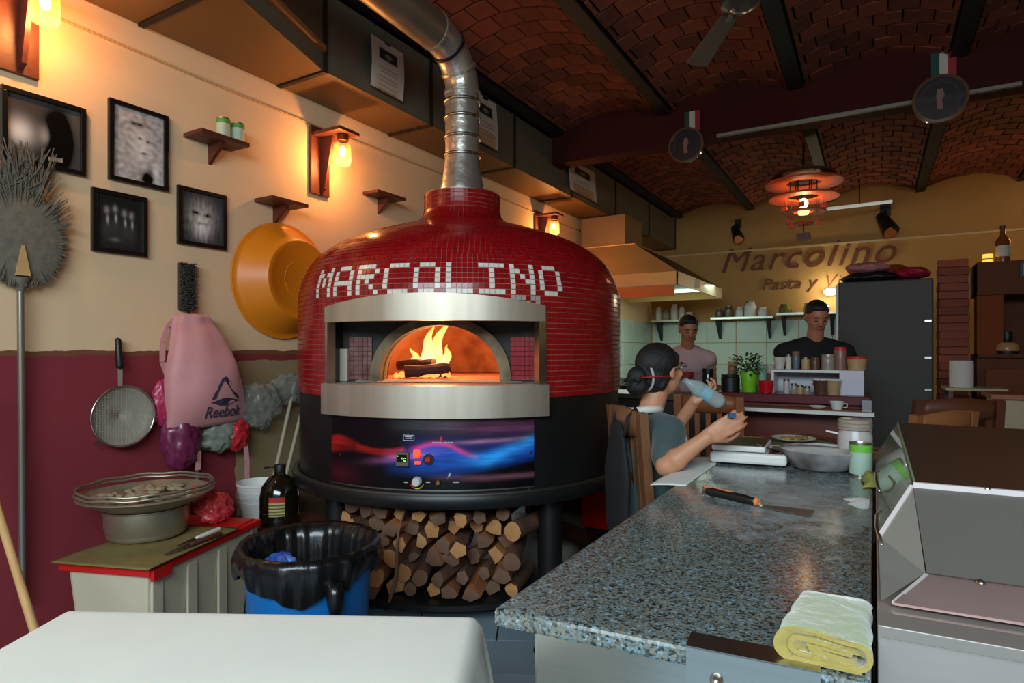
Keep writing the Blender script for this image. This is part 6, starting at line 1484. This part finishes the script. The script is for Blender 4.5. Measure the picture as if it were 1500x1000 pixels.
# red crate under the bench by the oven, bench board
rc = thing('red_crate', 'bright red plastic crate on the floor behind the right side of the oven', 'crate', (-1.35, 4.55, 0))
p = DW(893, 722, 4.3)
MB().box((p.x - .16, p.y - .12, .12), (p.x + .07, p.y + .15, .52)).build('tub', mat('vivid_red_plastic', S(220, 20, 16), .35), rc, bevel=.01)
MB().box((p.x - .175, p.y - .135, .50), (p.x + .085, p.y + .165, .535)).build('rim', mat('vivid_red_plastic', (0, 0, 0)), rc, bevel=.005); MB().box((p.x - .14, p.y - .10, 0), (p.x + .05, p.y + .13, .12)).build('base', BLKPL, rc)
be = thing('low_bench', 'dark red wooden bench behind the oven legs', 'bench', (-1.9, 4.75, 0))
MB().box((-2.5, 4.34, .55), (-1.2, 4.68, .60)).build('seat', DWOOD, be); MB().box((-2.5, 4.64, 0), (-1.2, 4.68, .55)).build('back_board', mat('panel_red_wood', S(88, 30, 20), .6, 0, .5, 4), be)
for x_ in (-2.45, -1.27): MB().box((x_, 4.36, 0), (x_ + .05, 4.41, .55)).build('leg', DWOOD, be)

# ================================================================ WALL LETTERING
LB = mat('brown_wall_letters', S(122, 66, 40), .7)
q0 = ATY(1176, 394, YB); mm_ = text_mesh('Marcolino', .66, .012, shear=.32, off=.008, sp=1.06)
lt = thing('wall_lettering', 'brown slanted lettering Marcolino Pasta y Vino on the back wall', 'lettering', (q0.x, YB, q0.z))
raised_letters('Marcolino', .53, .012, LB, V((q0.x - .02, YB - .014, q0.z + .02)), (1, 0, .0), UP, lt, shear=.34, off=.0, sp=1.10)
q1 = ATY(1186, 412, YB); raised_letters('Pasta y Vino', .25, .008, LB, V((q1.x, YB - .010, q1.z - .10)), (1, 0, 0), UP, lt, shear=.3, off=-.002, sp=1.08)
# picture rail light strip on the back wall
tag(MB().box((-3.0, YB - .03, 2.885), (3.6, YB, 2.91)).build('wall_conduit', mat('pale_conduit', S(214, 186, 130), .5), None), 'straight pale conduit running across the back wall above the lettering', 'conduit')
def spot(px, py, lab, s=1):
    p = ATY(px, py, YB - .14); t = thing('spotlight', lab, 'lamp', (p.x, YB, p.z), 0, 'spotlights on the back wall')
    MB().box((p.x - .05 * s, YB - .04, p.z + .08 * s), (p.x + .05 * s, YB, p.z + .22 * s)).build('bracket', BLKPL, t)
    MB().cyl((p.x, YB - .03, p.z + .14 * s), (p.x, YB - .12, p.z + .06 * s), .015).build('arm', BLKPL, t)
    MB().cyl((p.x - .04 * s, p.y + .05, p.z + .08 * s), (p.x + .05 * s, p.y - .10, p.z - .12 * s), .055 * s, .085 * s, 20).build('lamp_head', BLKPL, t, smooth='auto')
    MB().cyl((p.x + .050 * s, p.y - .10, p.z - .12 * s), (p.x + .054 * s, p.y - .105, p.z - .125 * s), .075 * s, .075 * s, 20).build('lens', mat('amber_lens', S(190, 110, 50), .3), t)
spot(1079, 340, 'black spotlight with an amber lens at the left of the back wall lettering'); spot(1297, 325, 'larger black spotlight with an amber lens at the right above the lettering', 1.3)
tb2 = thing('tube_light', 'slim white tube light on a rod right of the tiered pendant', 'lamp', (0, 9, 3))
a_, b_ = DW(1212, 306, 8.2), DW(1306, 295, 8.2)
MB().cyl(a_, b_, .022, n=12).build('tube', mat('pale_tube', S(216, 226, 214), .4, emit=.35), tb2, smooth='auto'); MB().cyl((a_ + b_) / 2, (a_ + b_) / 2 + V((0, 0, 3.565 - a_.z)), .008).build('drop_rod', BLKPL, tb2)

# ================================================================ CEILING: pendant, fan, round signs
pp = DW(1177, 300, 6.6); pd = thing('tiered_pendant', 'tiered round wooden pendant lamp glowing orange in the dining room', 'lamp', tuple(pp))
PW = mat('pendant_wood', S(196, 78, 24), .6, 0, .4, 8)
def pz(py): return CAMZ - (py - 512) / 900 * 6.6
for (py_, r_) in ((268, .385), (289, .345), (310, .215), (327, .10)):
    z_ = pz(py_); MB().lathe([(r_ * .45, z_ + .012), (r_, z_ + .004), (r_ + .004, z_ - .006), (r_, z_ - .014), (r_ * .45, z_ - .006), (r_ * .45, z_ + .012)], (pp.x, pp.y, 0), 40).build('disc', PW, pd, smooth='auto')
z0p, z1p = pz(330), pz(255)
for a in range(0, 360, 60):
    MB().cyl((pp.x + .13 * cos(R(a)), pp.y + .13 * sin(R(a)), pz(289)), (pp.x + .13 * cos(R(a)), pp.y + .13 * sin(R(a)), z1p), .006, n=6).build('strut', BLKPL, pd)
for a in range(0, 360, 45):
    x_, y_ = pp.x + .19 * cos(R(a)), pp.y + .19 * sin(R(a)); hh = pz(300 + 22 * (a % 90 > 0))
    MB().bc((x_, y_, hh - .03), (.055, .055, .05)).build('wood_block', PW, pd); MB().cyl((x_, y_, hh), (x_, y_, pz(289)), .003, n=5).build('wire', BLKPL, pd)
MB().bc((pp.x, pp.y, pz(347)), (.13, .13, .07)).build('wood_block', DWOOD, pd); MB().cyl((pp.x, pp.y, pz(345)), (pp.x, pp.y, pz(327)), .006, n=6).build('wire', BLKPL, pd)
MB().lathe([(.001, pz(256) + .02), (.30, pz(256) + .01), (.32, pz(259)), (.001, pz(258))], (pp.x, pp.y, 0), 36).build('top_disc', DWOOD, pd, smooth='auto')
MB().cyl((pp.x, pp.y, z1p), (pp.x, pp.y, 3.66), .012, n=8).build('rod', BLKPL, pd)
MB().ell((pp.x, pp.y, pz(298)), (.045, .045, .055)).build('bulb', BULB, pd, smooth=True)
MB().lathe([(.05, pz(305)), (.06, pz(308)), (.05, pz(314)), (.001, pz(314))], (pp.x, pp.y, 0), 20).build('lit_cup', mat('lit_cup', S(255, 190, 100), .4, emit=3, emitcol=(1, .5, .15)), pd, smooth=True)
point('pendant_light', (pp.x, pp.y, pz(302)), 12, WARM, .04)
# fan
fc = V((-.62, 3.465, 3.22)); fn_ = thing('ceiling_fan', 'ceiling fan with grey blades hanging from the brick vault near the top', 'fan', tuple(fc))
MB().lathe([(.001, -.05), (.06, -.045), (.10, -.02), (.105, .03), (.07, .06), (.02, .07)], tuple(fc), 32).build('motor', mat('fan_metal', S(120, 116, 104), .3, .8), fn_, smooth='auto')
MB().lathe([(.001, -.062), (.035, -.058), (.05, -.045)], tuple(fc), 28).build('hub_cap', STEEL, fn_, smooth=True)
MB().cyl(fc + V((0, 0, .06)), V((fc.x, fc.y, 3.62)), .015).build('down_rod', BLKPL, fn_)
for k in range(3):
    a = R(121.6 + 120 * k); d = V((cos(a), sin(a), 0)); s = V((-sin(a), cos(a), .18)).normalized()
    MB().quadslab([fc + d * .16 - s * .045, fc + d * .74 - s * .07, fc + d * .76, fc + d * .74 + s * .07, fc + d * .16 + s * .045], (0, 0, .008)).build('blade', mat('fan_blade', S(96, 90, 78), .5), fn_, bevel=.002)
    MB().beam(fc + d * .08, fc + d * .20, .03, .006).build('blade_arm', DSTEEL, fn_)
# round hanging signs with flag ribbons on the beam
def medal(px, py, r, lab, ry):
    p = ATY(px, py, 5.50); t = thing('round_hanging_sign', lab, 'sign', tuple(p), 0, 'round signs hung on the cross beam')
    m2 = M(((1, 0, 0), (0, 0, -1), (0, 1, 0)))
    MB().lathe([(r * .88, -.02), (r, -.018), (r * 1.0, .018), (r * .88, .02), (r * .88, -.02)], p, 44, m2).build('clear_rim', mat('clear_rim', S(104, 80, 62), .15, .3), t, smooth='auto')
    MB().lathe([(.001, .004), (r * .88, .004), (r * .88, -.004), (.001, -.004)], p, 44, m2).build('disc', glass('smoky_disc', S(60, 50, 52), .35, .3), t)
    em_ = MB(); 
    em_.quadslab([p + V((x * r, -.008, z * r)) for x, z in ((-.10, -.45), (.12, -.45), (.06, -.05), (.16, .12), (.08, .42), (-.10, .40), (-.14, .1))], (0, -.004, 0)); em_.build('emblem', mat('dull_rose_emblem', S(120, 84, 78), .6), t)
    MB().lathe([(r * .66, -.003), (r * .70, -.006), (r * .74, -.003)], p, 40, m2).build('inner_ring', mat('mark_grey', S(96, 84, 84), .6), t, smooth=True)
    zt = 3.52
    for i, c in enumerate((S(20, 66, 48), S(190, 180, 164), S(150, 26, 28))):
        w__ = r * .30; x_ = p.x + (i - 1) * w__ + .03
        MB().box((x_ - w__ / 2, 5.596, p.z + r * .98), (x_ + w__ / 2, 5.602, ry)).build('ribbon_stripe', mat('ribbon_%s' % ['green', 'white', 'red'][i], c, .7), t)
    MB().beam(p + V((0, 0, r)), V((p.x, 5.6, p.z + r + .03)), .02, .02).build('hook', BLKPL, t)
medal(1005, 213, .155, 'round clear sign with a tricolour ribbon, the left one on the maroon cross beam', 3.50); medal(1377, 145, .175, 'round clear sign with a tricolour ribbon, the right one on the maroon cross beam', 3.58)

# ================================================================ PEOPLE
SKIN = mat('tan_skin', S(196, 138, 104), .5, 0, .2, 10, .03, col2=S(182, 122, 90)); SKIN2 = mat('brown_skin', S(174, 112, 82), .5, 0, .2, 10, .03); HAIR = mat('black_hair', S(16, 14, 13), .6, 0, .5, 30, .5, stretch=(8, 8, 1)); SHIRT = mat('slate_teal_shirt', S(66, 82, 84), .85, 0, .25, 30, .15, sheen=.2)
EYEW = mat('eye_white', S(220, 214, 206), .3); EYED = mat('eye_dark', S(30, 18, 12), .2); LIP = mat('lips', S(160, 84, 74), .4)
def hand_caps(mb, w, d, n, side, curl, s=1.0, spread=1.0, pinch=False):
    d = V(d).normalized(); n = V(n); n = (n - d * n.dot(d)).normalized(); l = d.cross(n) * side
    for i, off in enumerate((-.030, -.010, .010, .029)):           # index .. little
        k0 = w + l * off * .6 * s; k1 = w + (d * (.088 - .004 * abs(i - 1)) + l * off) * s
        mb.cap(k0, k1, .0145 * s, .0115 * s, 10)
        cur = k1; dd = (d + l * (off * 2.2 * spread)).normalized(); L3 = [(.040, .024, .020), (.044, .028, .022), (.040, .026, .021), (.032, .020, .018)][i]
        c = curl[i] if isinstance(curl, (list, tuple)) else curl
        for q, ln in enumerate(L3):
            ax_ = dd.cross(n).normalized(); dd = M.Rotation(R(c) * (.8 if q == 0 else 1.1), 3, ax_) @ dd
            nx_ = cur + dd * ln * s; mb.cap(cur, nx_, (.0098 - .001 * q) * s, (.0088 - .001 * q) * s, 9); cur = nx_
    t0 = w + (d * .022 - l * .022) * s; t1 = t0 + (d * .032 - l * .026 + n * .018) * s; t2 = t1 + (d * .030 - l * .006 + n * .016) * s; t3 = t2 + (d * .024 + l * .004 + n * .008) * s
    mb.cap(t0, t1, .016 * s, .0125 * s, 10).cap(t1, t2, .0115 * s, .0100 * s, 9).cap(t2, t3, .0098 * s, .0082 * s, 9)
    mb.ell(w + d * .045 * s, tuple(x * s for x in (.036, .042, .016)), frame_m(l, d, n), 14, 10)
def head(mb, c, f, up, s=1.0, jaw=1.0):
    f = V(f).normalized(); up = (V(up) - f * V(up).dot(f)).normalized(); r = f.cross(up); m = frame_m(r, f, up)
    mb.ell(c + up * .020 * s, (.075 * s, .094 * s, .092 * s), m, 24, 16)
    mb.ell(c - up * .035 * s + f * .022 * s, (.060 * s * jaw, .070 * s, .080 * s), m, 20, 14)
    mb.ell(c - up * .088 * s + f * .060 * s, (.026 * s, .024 * s, .020 * s), m, 12, 8)          # chin
    mb.cap(c + f * .088 * s + up * .012 * s, c + f * .108 * s - up * .026 * s, .008 * s, .0135 * s, 10)      # nose
    mb.ell(c + f * .105 * s - up * .030 * s, (.017 * s, .010 * s, .009 * s), m, 10, 8)
    mb.ell(c + f * .078 * s + up * .034 * s, (.046 * s, .016 * s, .010 * s), m, 12, 8)          # brow
    for sd in (-1, 1):
        mb.ell(c + r * sd * .042 * s + f * .062 * s - up * .018 * s, (.022 * s, .020 * s, .024 * s), m, 10, 8)
        e = c + r * sd * .077 * s - f * .004 * s - up * .006 * s
        mb.ell(e, (.009 * s, .018 * s, .031 * s), m, 12, 10).ell(e + up * .016 * s + f * .006 * s, (.012 * s, .013 * s, .013 * s), m, 10, 8)
    return r, f, up, m
def face_parts(root, c, fr, s=1.0, closed=False):
    r, f, up, m = fr
    ey = MB(); ir = MB(); br_ = MB()
    for sd in (-1, 1):
        p = c + r * sd * .031 * s + f * .084 * s + up * .006 * s
        if not closed: ey.ell(p, (.013 * s, .010 * s, .0085 * s), m, 12, 8); ir.ell(p + f * .0068 * s, (.0058 * s, .004 * s, .0058 * s), m, 10, 6)
        else: ir.ell(p + f * .005 * s - up * .004 * s, (.013 * s, .006 * s, .0022 * s), m, 10, 6)
        br_.ell(p + up * .022 * s + f * .006 * s, (.019 * s, .007 * s, .0038 * s), m, 10, 6)
    if not closed: ey.build('eyes', EYEW, root, smooth=True)
    ir.build('irises' if not closed else 'eyelashes', EYED, root, smooth=True); br_.build('eyebrows', HAIR, root, smooth=True)
    lp = MB(); lp.ell(c + f * .090 * s - up * .054 * s, (.023 * s, .008 * s, .0045 * s), m, 12, 6).ell(c + f * .089 * s - up * .062 * s, (.019 * s, .008 * s, .005 * s), m, 12, 6); lp.build('lips', LIP, root, smooth=True)

# --- seated woman at the near table
WD = 2.62
F2 = (EU * .90 + ED * .43).normalized(); Rr = V((F2.y, -F2.x, 0))     # facing, her right
hipc = DW(948, 512, WD); hipc.z = .60
wm = thing('person', 'seated person in a teal-grey T-shirt, hair in a bun, drinking from a bottle', 'person', (hipc.x, hipc.y, 0))
hc = DW(969, 543, WD); hup = (UP - F2 * .05).normalized(); hf = (F2 + UP * .10).normalized()
neck0 = hipc + UP * .43 + F2 * .0; 
neck0 = V((hipc.x, hipc.y, 0)) + UP * 1.075 + F2 * .00
shR = DW(934, 600, WD - .13); shR.z = 1.035; shR = neck0 + Rr * .155 - UP * .055 - F2 * .01; shL = neck0 - Rr * .155 - UP * .05 + F2 * .02
elR = DW(976, 683, WD - .30); wrR = DW(1036, 640, WD - .36); elL = shL + F2 * .17 - Rr * .05 - UP * .20; wrL = DW(1019, 586, WD + .04)
body = MB()
frw = head(body, hc, hf, hup, .93)
body.cap(neck0 - UP * .03, hc - hup * .05 - hf * .015, .054, .050)
def torso(mb, gr=0):
    b0 = V((hipc.x, hipc.y, .56))
    m = frame_m(Rr, F2, UP)
    mb.ell(b0 + UP * .02, (.175 + gr, .135 + gr, .13 + gr), m); mb.ell(b0 + UP * .17 + F2 * .01, (.145 + gr, .115 + gr, .15 + gr), m)
    mb.ell(b0 + UP * .33 + F2 * .015, (.150 + gr, .115 + gr, .15 + gr), m); mb.ell(b0 + UP * .42, (.150 + gr, .095 + gr, .10 + gr), m)
    for sd in (-1, 1): mb.ell(b0 + UP * .33 + F2 * .085 + Rr * sd * .065, (.062 + gr * .6, .055 + gr * .6, .062 + gr * .6), m)
    for sh in (shR, shL): mb.cap(neck0 - UP * .045, sh, .058 + gr, .056 + gr)
torso(body)
for sh, el, wr in ((shR, elR, wrR), (shL, elL, wrL)):
    body.cap(sh, el, .052, .041); body.cap(el, wr + (wr - el).normalized() * .0, .042, .026); body.ell(el + (wr - el) * .25, .043)
hipR, hipL = V((hipc.x, hipc.y, .54)) + Rr * .07, V((hipc.x, hipc.y, .54)) - Rr * .09
for hp_, sd in ((hipR, 1), (hipL, -1)):
    kn = hp_ + V((.35, .94, 0)) * .42; kn.z = .53; an = kn + V((.0, .02, 0)); an.z = .08
    body.cap(hp_, kn, .085, .058); body.cap(kn, an, .058, .038); body.cap(an - UP * .035, an + F2 * .15 - UP * .045, .032, .026)
dR = ((wrR - elR).normalized() * .8 + EU * .35 + UP * .10).normalized()
hand_caps(body, wrR, dR, -ED * .3 + UP * -.2 + Rr * -.6, 1, [20, 17, 14, 12], .95)
bt0 = DW(1002, 556, WD + .015); bt1 = DW(1040, 580, WD + .035); bax = (bt1 - bt0).normalized()
dL = (-F2 * .15 + UP * .55 + EU * .75).normalized()
hand_caps(body, wrL - dL * .015, (EU * .75 + UP * .30 - Rr * .2).normalized(), UP * .8 - EU * .5, -1, [34, 36, 38, 40], .92)
remesh(body, 'body', SKIN, wm, .0062, 4)
shirt = MB(); torso(shirt, .012)
for sh, el in ((shR, elR), (shL, elL)): shirt.cap(sh, sh + (el - sh) * .74, .068, .062)
so = remesh(shirt, 't_shirt', SHIRT, wm, .009, 4)
tr_ = MB()
for hp_, sd in ((hipR, 1), (hipL, -1)):
    kn = hp_ + V((.35, .94, 0)) * .42; kn.z = .53; an = kn + V((.0, .02, 0)); an.z = .14
    tr_.cap(hp_, kn, .096, .068).cap(kn, an, .068, .055)
tr_.ell(V((hipc.x, hipc.y, .55)), (.185, .15, .12), frame_m(Rr, F2, UP)); remesh(tr_, 'trousers', mat('dark_trousers', S(34, 38, 44), .85), wm, .014, 2)
r_, f_, u_, m_ = frw; hr = MB()
hr.ell(hc + u_ * .036 - f_ * .022, (.084, .096, .088), m_, 26, 18); hr.ell(hc - f_ * .050 - u_ * .012, (.072, .062, .082), m_, 22, 16)
bun = hc - f_ * .128 - u_ * .012; hr.ell(bun, (.044, .042, .046), m_, 20, 14); hr.ell(bun - u_ * .040 - f_ * .004, (.050, .044, .038), m_, 20, 14)
for k in range(7): hr.cap(bun + r_ * (k - 3) * .012 - f_ * .01, bun - f_ * (.055 + .006 * (k % 3)) - u_ * (.03 - .02 * (k % 2)) + r_ * (k - 3) * .018, .008, .003, 8)
for sd in (-1, 1): hr.cap(hc + u_ * .055 + f_ * .030 + r_ * sd * .050, hc - u_ * .055 - f_ * .048 + r_ * sd * .050, .024, .022)
remesh(hr, 'hair', HAIR, wm, .0045, 3)
face_parts(wm, hc, frw, .93)
gl_ = MB()
for sd in (-1, 1): gl_.tube([hc + r_ * sd * .074 - f_ * .015 + u_ * .012, hc + r_ * sd * .073 + f_ * .05 + u_ * .016, hc + r_ * sd * .060 + f_ * .088 + u_ * .010], .004, 8); gl_.tube([hc + r_ * sd * .033 + f_ * .095 + u_ * .004 + (r_ * cos(2 * pi * i / 20) * .026 + u_ * sin(2 * pi * i / 20) * .019) for i in range(20)], .0025, 6, closed=True)
gl_.build('glasses', mat('grey_glasses', S(110, 110, 100), .35), wm, smooth=True)
hb2 = MB(); hb2.tube([bun + f_ * .036 + (r_ * cos(2 * pi * i / 24) * .060 + u_ * sin(2 * pi * i / 24) * .062) for i in range(24)], .0055, 8, closed=True); hb2.build('hair_band', mat('grey_hair_band', S(170, 166, 158), .6), wm, smooth=True)
rt_ = MB(); rt_.tube([hc - f_ * .140 - u_ * .010 + r_ * .046, hc - f_ * .085 - u_ * .012 + r_ * .075, hc - f_ * .02 - u_ * .022 + r_ * .084], .0028, 6); rt_.build('red_hair_tie', mat('red_cord', S(150, 30, 34), .6), wm, smooth=True)
sc_m = MB(); ring = []
for k in range(29):
    a = R(-60 + 300 * k / 28); ring.append(neck0 + UP * (.012 - .028 * cos(a + pi) * .6) + Rr * .078 * cos(a) * 1.0 + F2 * (-.03 + .075 * sin(a + pi)))
sc_m.tube(ring, .016, 10); sc_m.build('apron_neck_strap', mat('white_apron_cloth', S(214, 212, 206), .85), wm, smooth=True)
apn = MB(); apn.grid(lambda u, v: V((hipc.x, hipc.y, 0)) + UP * (.74 + .27 * v) + F2 * (.135 + .028 * sin(pi * v) + .004 * sin(u * 20)) + Rr * (-.11 + .22 * u) * (1 - .35 * v) * (1), 14, 12)
apn.build('apron_bib', mat('white_apron_cloth', (0, 0, 0)), wm, smooth=True, solid=.004)
MB().obox(DW(1072, 608, WD - .40), EU * .012, ED * .008, UP * .008).build('blue_ring', mat('blue_band', S(40, 90, 130), .5), wm)
# bottle
bo = thing('water_bottle', 'clear plastic water bottle tilted to the mouth of the seated person', 'bottle', tuple((bt0 + bt1) / 2))
q = bax.to_track_quat('Z', 'Y').to_matrix(); PET = glass('clear_pet', S(196, 214, 216), .38, .08)
LB_ = (bt1 - bt0).length + .065
MB().lathe([(.013, 0), (.013, .02), (.016, .022), (.018, .03), (.033, .065), (.034, .08), (.031, .10), (.034, .115), (.034, LB_ - .02), (.028, LB_), (.001, LB_ - .008)], bt0, 26, q).build('bottle_body', PET, bo, smooth=True)
MB().lathe([(.0345, .085), (.0345, .13)], bt0, 26, q).build('label_wrap', mat('pale_blue_label', S(140, 190, 200), .4), bo, smooth=True)
# her chair
FC = (EU * .985 + ED * .17).normalized(); RC = V((FC.y, -FC.x, 0)); chc = V((hipc.x, hipc.y, 0)) - EU * .035
wch = make_chair(tuple(chc), atan2(FC.y, FC.x) - pi / 2, 'brown wooden chair the seated person in the teal shirt sits on', 1.10, .36, m_=mat('brown_chair_wood', S(122, 80, 50), .5, 0, .4, 6, .05))
dk = thing('black_bag', 'black bag hanging on the back of the occupied wooden chair', 'bag', tuple(chc - F2 * .10 + UP * .45))
cb = MB(); cc = chc - FC * .115 + RC * .05 + UP * .78
cb.ell(cc, (.13, .032, .27), frame_m(RC, FC, UP), 24, 16, fn=lambda q: q * (1 + .04 * sin(q.z * 30))); cb.build('bag_body', mat('black_fabric', S(20, 19, 20), .8), dk, smooth=True)
for sd in (-1, 1): MB().tube([cc + RC * sd * .08 + UP * .22, cc + RC * sd * .075 + UP * .30 + FC * .02, cc + RC * sd * .07 + UP * .335 + FC * .05, cc + RC * sd * .07 + UP * .26 + FC * .085], .008, 8).build('strap', mat('black_fabric', (0, 0, 0)), dk, smooth=True)

# --- standing men
def man(cx_px, D, head_px, head_py, lean, shirt_m, skin_m, lab, s, arms, down, wide=1.0, yaw=0):
    base = DW(cx_px, 512, D); f = (-ED * cos(yaw) + EU * sin(yaw)); r = V((f.y, -f.x, 0))
    t = thing('person', lab, 'person', (base.x, base.y, 0))
    hc = DW(head_px, head_py, D - lean); b = MB(); hf = (f - UP * down).normalized()
    fr = head(b, hc, hf, UP, s, 1.08)
    nb = hc - UP * .145 * s - f * .05
    hip = V((base.x, base.y, .95 * s)); chest = nb - UP * .20 - f * .02; m = frame_m(r, f, UP)
    def tor(mb, g):
        ax_ = (nb - hip); 
        mb.ell(hip, ((.165 + g) * wide, .12 + g, .14 + g), m); mb.ell(hip + ax_ * .30, ((.16 + g) * wide, .115 + g, .17 + g), m)
        mb.ell(hip + ax_ * .62, ((.175 + g) * wide, .12 + g, .17 + g), m); mb.ell(chest + UP * .06, ((.185 + g) * wide, .105 + g, .13 + g), m)
        for sd in (-1, 1): mb.cap(nb - UP * .055, nb - UP * (.075 + .035 * wide) + r * sd * .175 * wide, .060 + g, .062 + g)
    tor(b, 0); b.cap(nb - UP * .06, hc - UP * .05 * s, .062, .058)
    sl_ = MB(); tor(sl_, .012)
    for sd, (el, wr, hd) in zip((1, -1), arms):
        sh = nb - UP * (.075 + .035 * wide) + r * sd * .175 * wide
        b.cap(sh, el, .052, .042).cap(el, wr, .043, .030); b.ell(el + (wr - el) * .25, .046)
        sl_.cap(sh, sh + (el - sh) * (.72), .070, .066)
        hand_caps(b, wr, hd, -UP if abs(V(hd).normalized().z) < .7 else f, sd, 22, 1.05)
    for sd in (-1, 1):
        hp = hip + r * sd * .09; kn = hp * 1; kn = V((hp.x, hp.y, .5)) + f * .02; an = V((hp.x, hp.y, .09))
        b.cap(hp, kn, .095, .065).cap(kn, an, .062, .042).cap(an - UP * .04, an + f * .16 - UP * .05, .036, .030)
    remesh(b, 'body', skin_m, t, .009, 3); remesh(sl_, 't_shirt', shirt_m, t, .012, 3)
    tr = MB()
    for sd in (-1, 1): hp = hip + r * sd * .09; kn = V((hp.x, hp.y, .5)) + f * .02; tr.cap(hp, kn, .108, .078).cap(kn, V((hp.x, hp.y, .12)), .078, .06)
    tr.ell(hip, (.18 * wide, .135, .12), m); remesh(tr, 'trousers', mat('black_trousers', S(24, 24, 28), .9), t, .016, 2)
    r_, f_, u_, m_ = fr; h = MB(); h.ell(hc + u_ * .044 * s - f_ * .016 * s, (.081 * s, .094 * s, .082 * s), m_, 24, 16); h.ell(hc - f_ * .045 * s + u_ * .0 * s, (.076 * s, .056 * s, .080 * s), m_, 20, 14); h.ell(hc + u_ * .086 * s + f_ * .036 * s, (.058 * s, .040 * s, .030 * s), m_, 16, 12)
    remesh(h, 'hair', HAIR, t, .006, 2); face_parts(t, hc, fr, s, closed=True)
    return t, hc, fr, nb, f, r
# man in black behind the bar, looking down at his hands
D_ = 4.72; b0 = DW(1208, 512, D_)
fk = -ED; rk = V((fk.y, -fk.x, 0))
elA = DW(1166, 545, D_ - .02); wrA = DW(1185, 553, D_ - .27); wrA.z = 1.13; elB = DW(1254, 545, D_ - .02); wrB = DW(1222, 553, D_ - .27); wrB.z = 1.13; elA.z = 1.17; elB.z = 1.17
man(1208, D_, 1196, 464, .14, mat('black_shirt', S(12, 12, 14), .85), SKIN2, 'man in a black T-shirt standing behind the bar looking down', 1.0, [(elA, wrA, (EU * .5 - ED * .8)), (elB, wrB, (-EU * .5 - ED * .8))], .45, 1.26, yaw=-.12)
# man in pink leaning on the worktop
D_ = 5.75
elA = DW(974, 545, D_ - .15); wrA = DW(984, 575, D_ - .33); elA.z = 1.22; wrA.z = 1.03; elB = DW(1041, 533, D_ - .12); wrB = DW(1046, 566, D_ - .30); wrB.z = 1.03
tm_, hc2, fr2, nb2, f2, r2_ = man(1008, D_, 1008, 482, .26, mat('pink_shirt', S(206, 168, 166), .85, 0, .2, 10, .1), SKIN2, 'man in a pale pink T-shirt with a red print leaning forward in the kitchen', 1.02, [(elA, wrA, (-ED)), (elB, wrB, (-ED))], .40, 1.12)
pg = MB(); pc3 = nb2 - UP * .26 + f2 * .155
pg.grid(lambda u, v: pc3 + r2_ * (-.03 + .11 * u) + UP * (-.02 + .05 * v) + f2 * (.0 - .05 * (2 * u - 1) ** 2), 10, 4); pg.build('shirt_print', mat('red_shirt_print', S(150, 30, 40), .8), tm_, smooth=True, solid=.003)
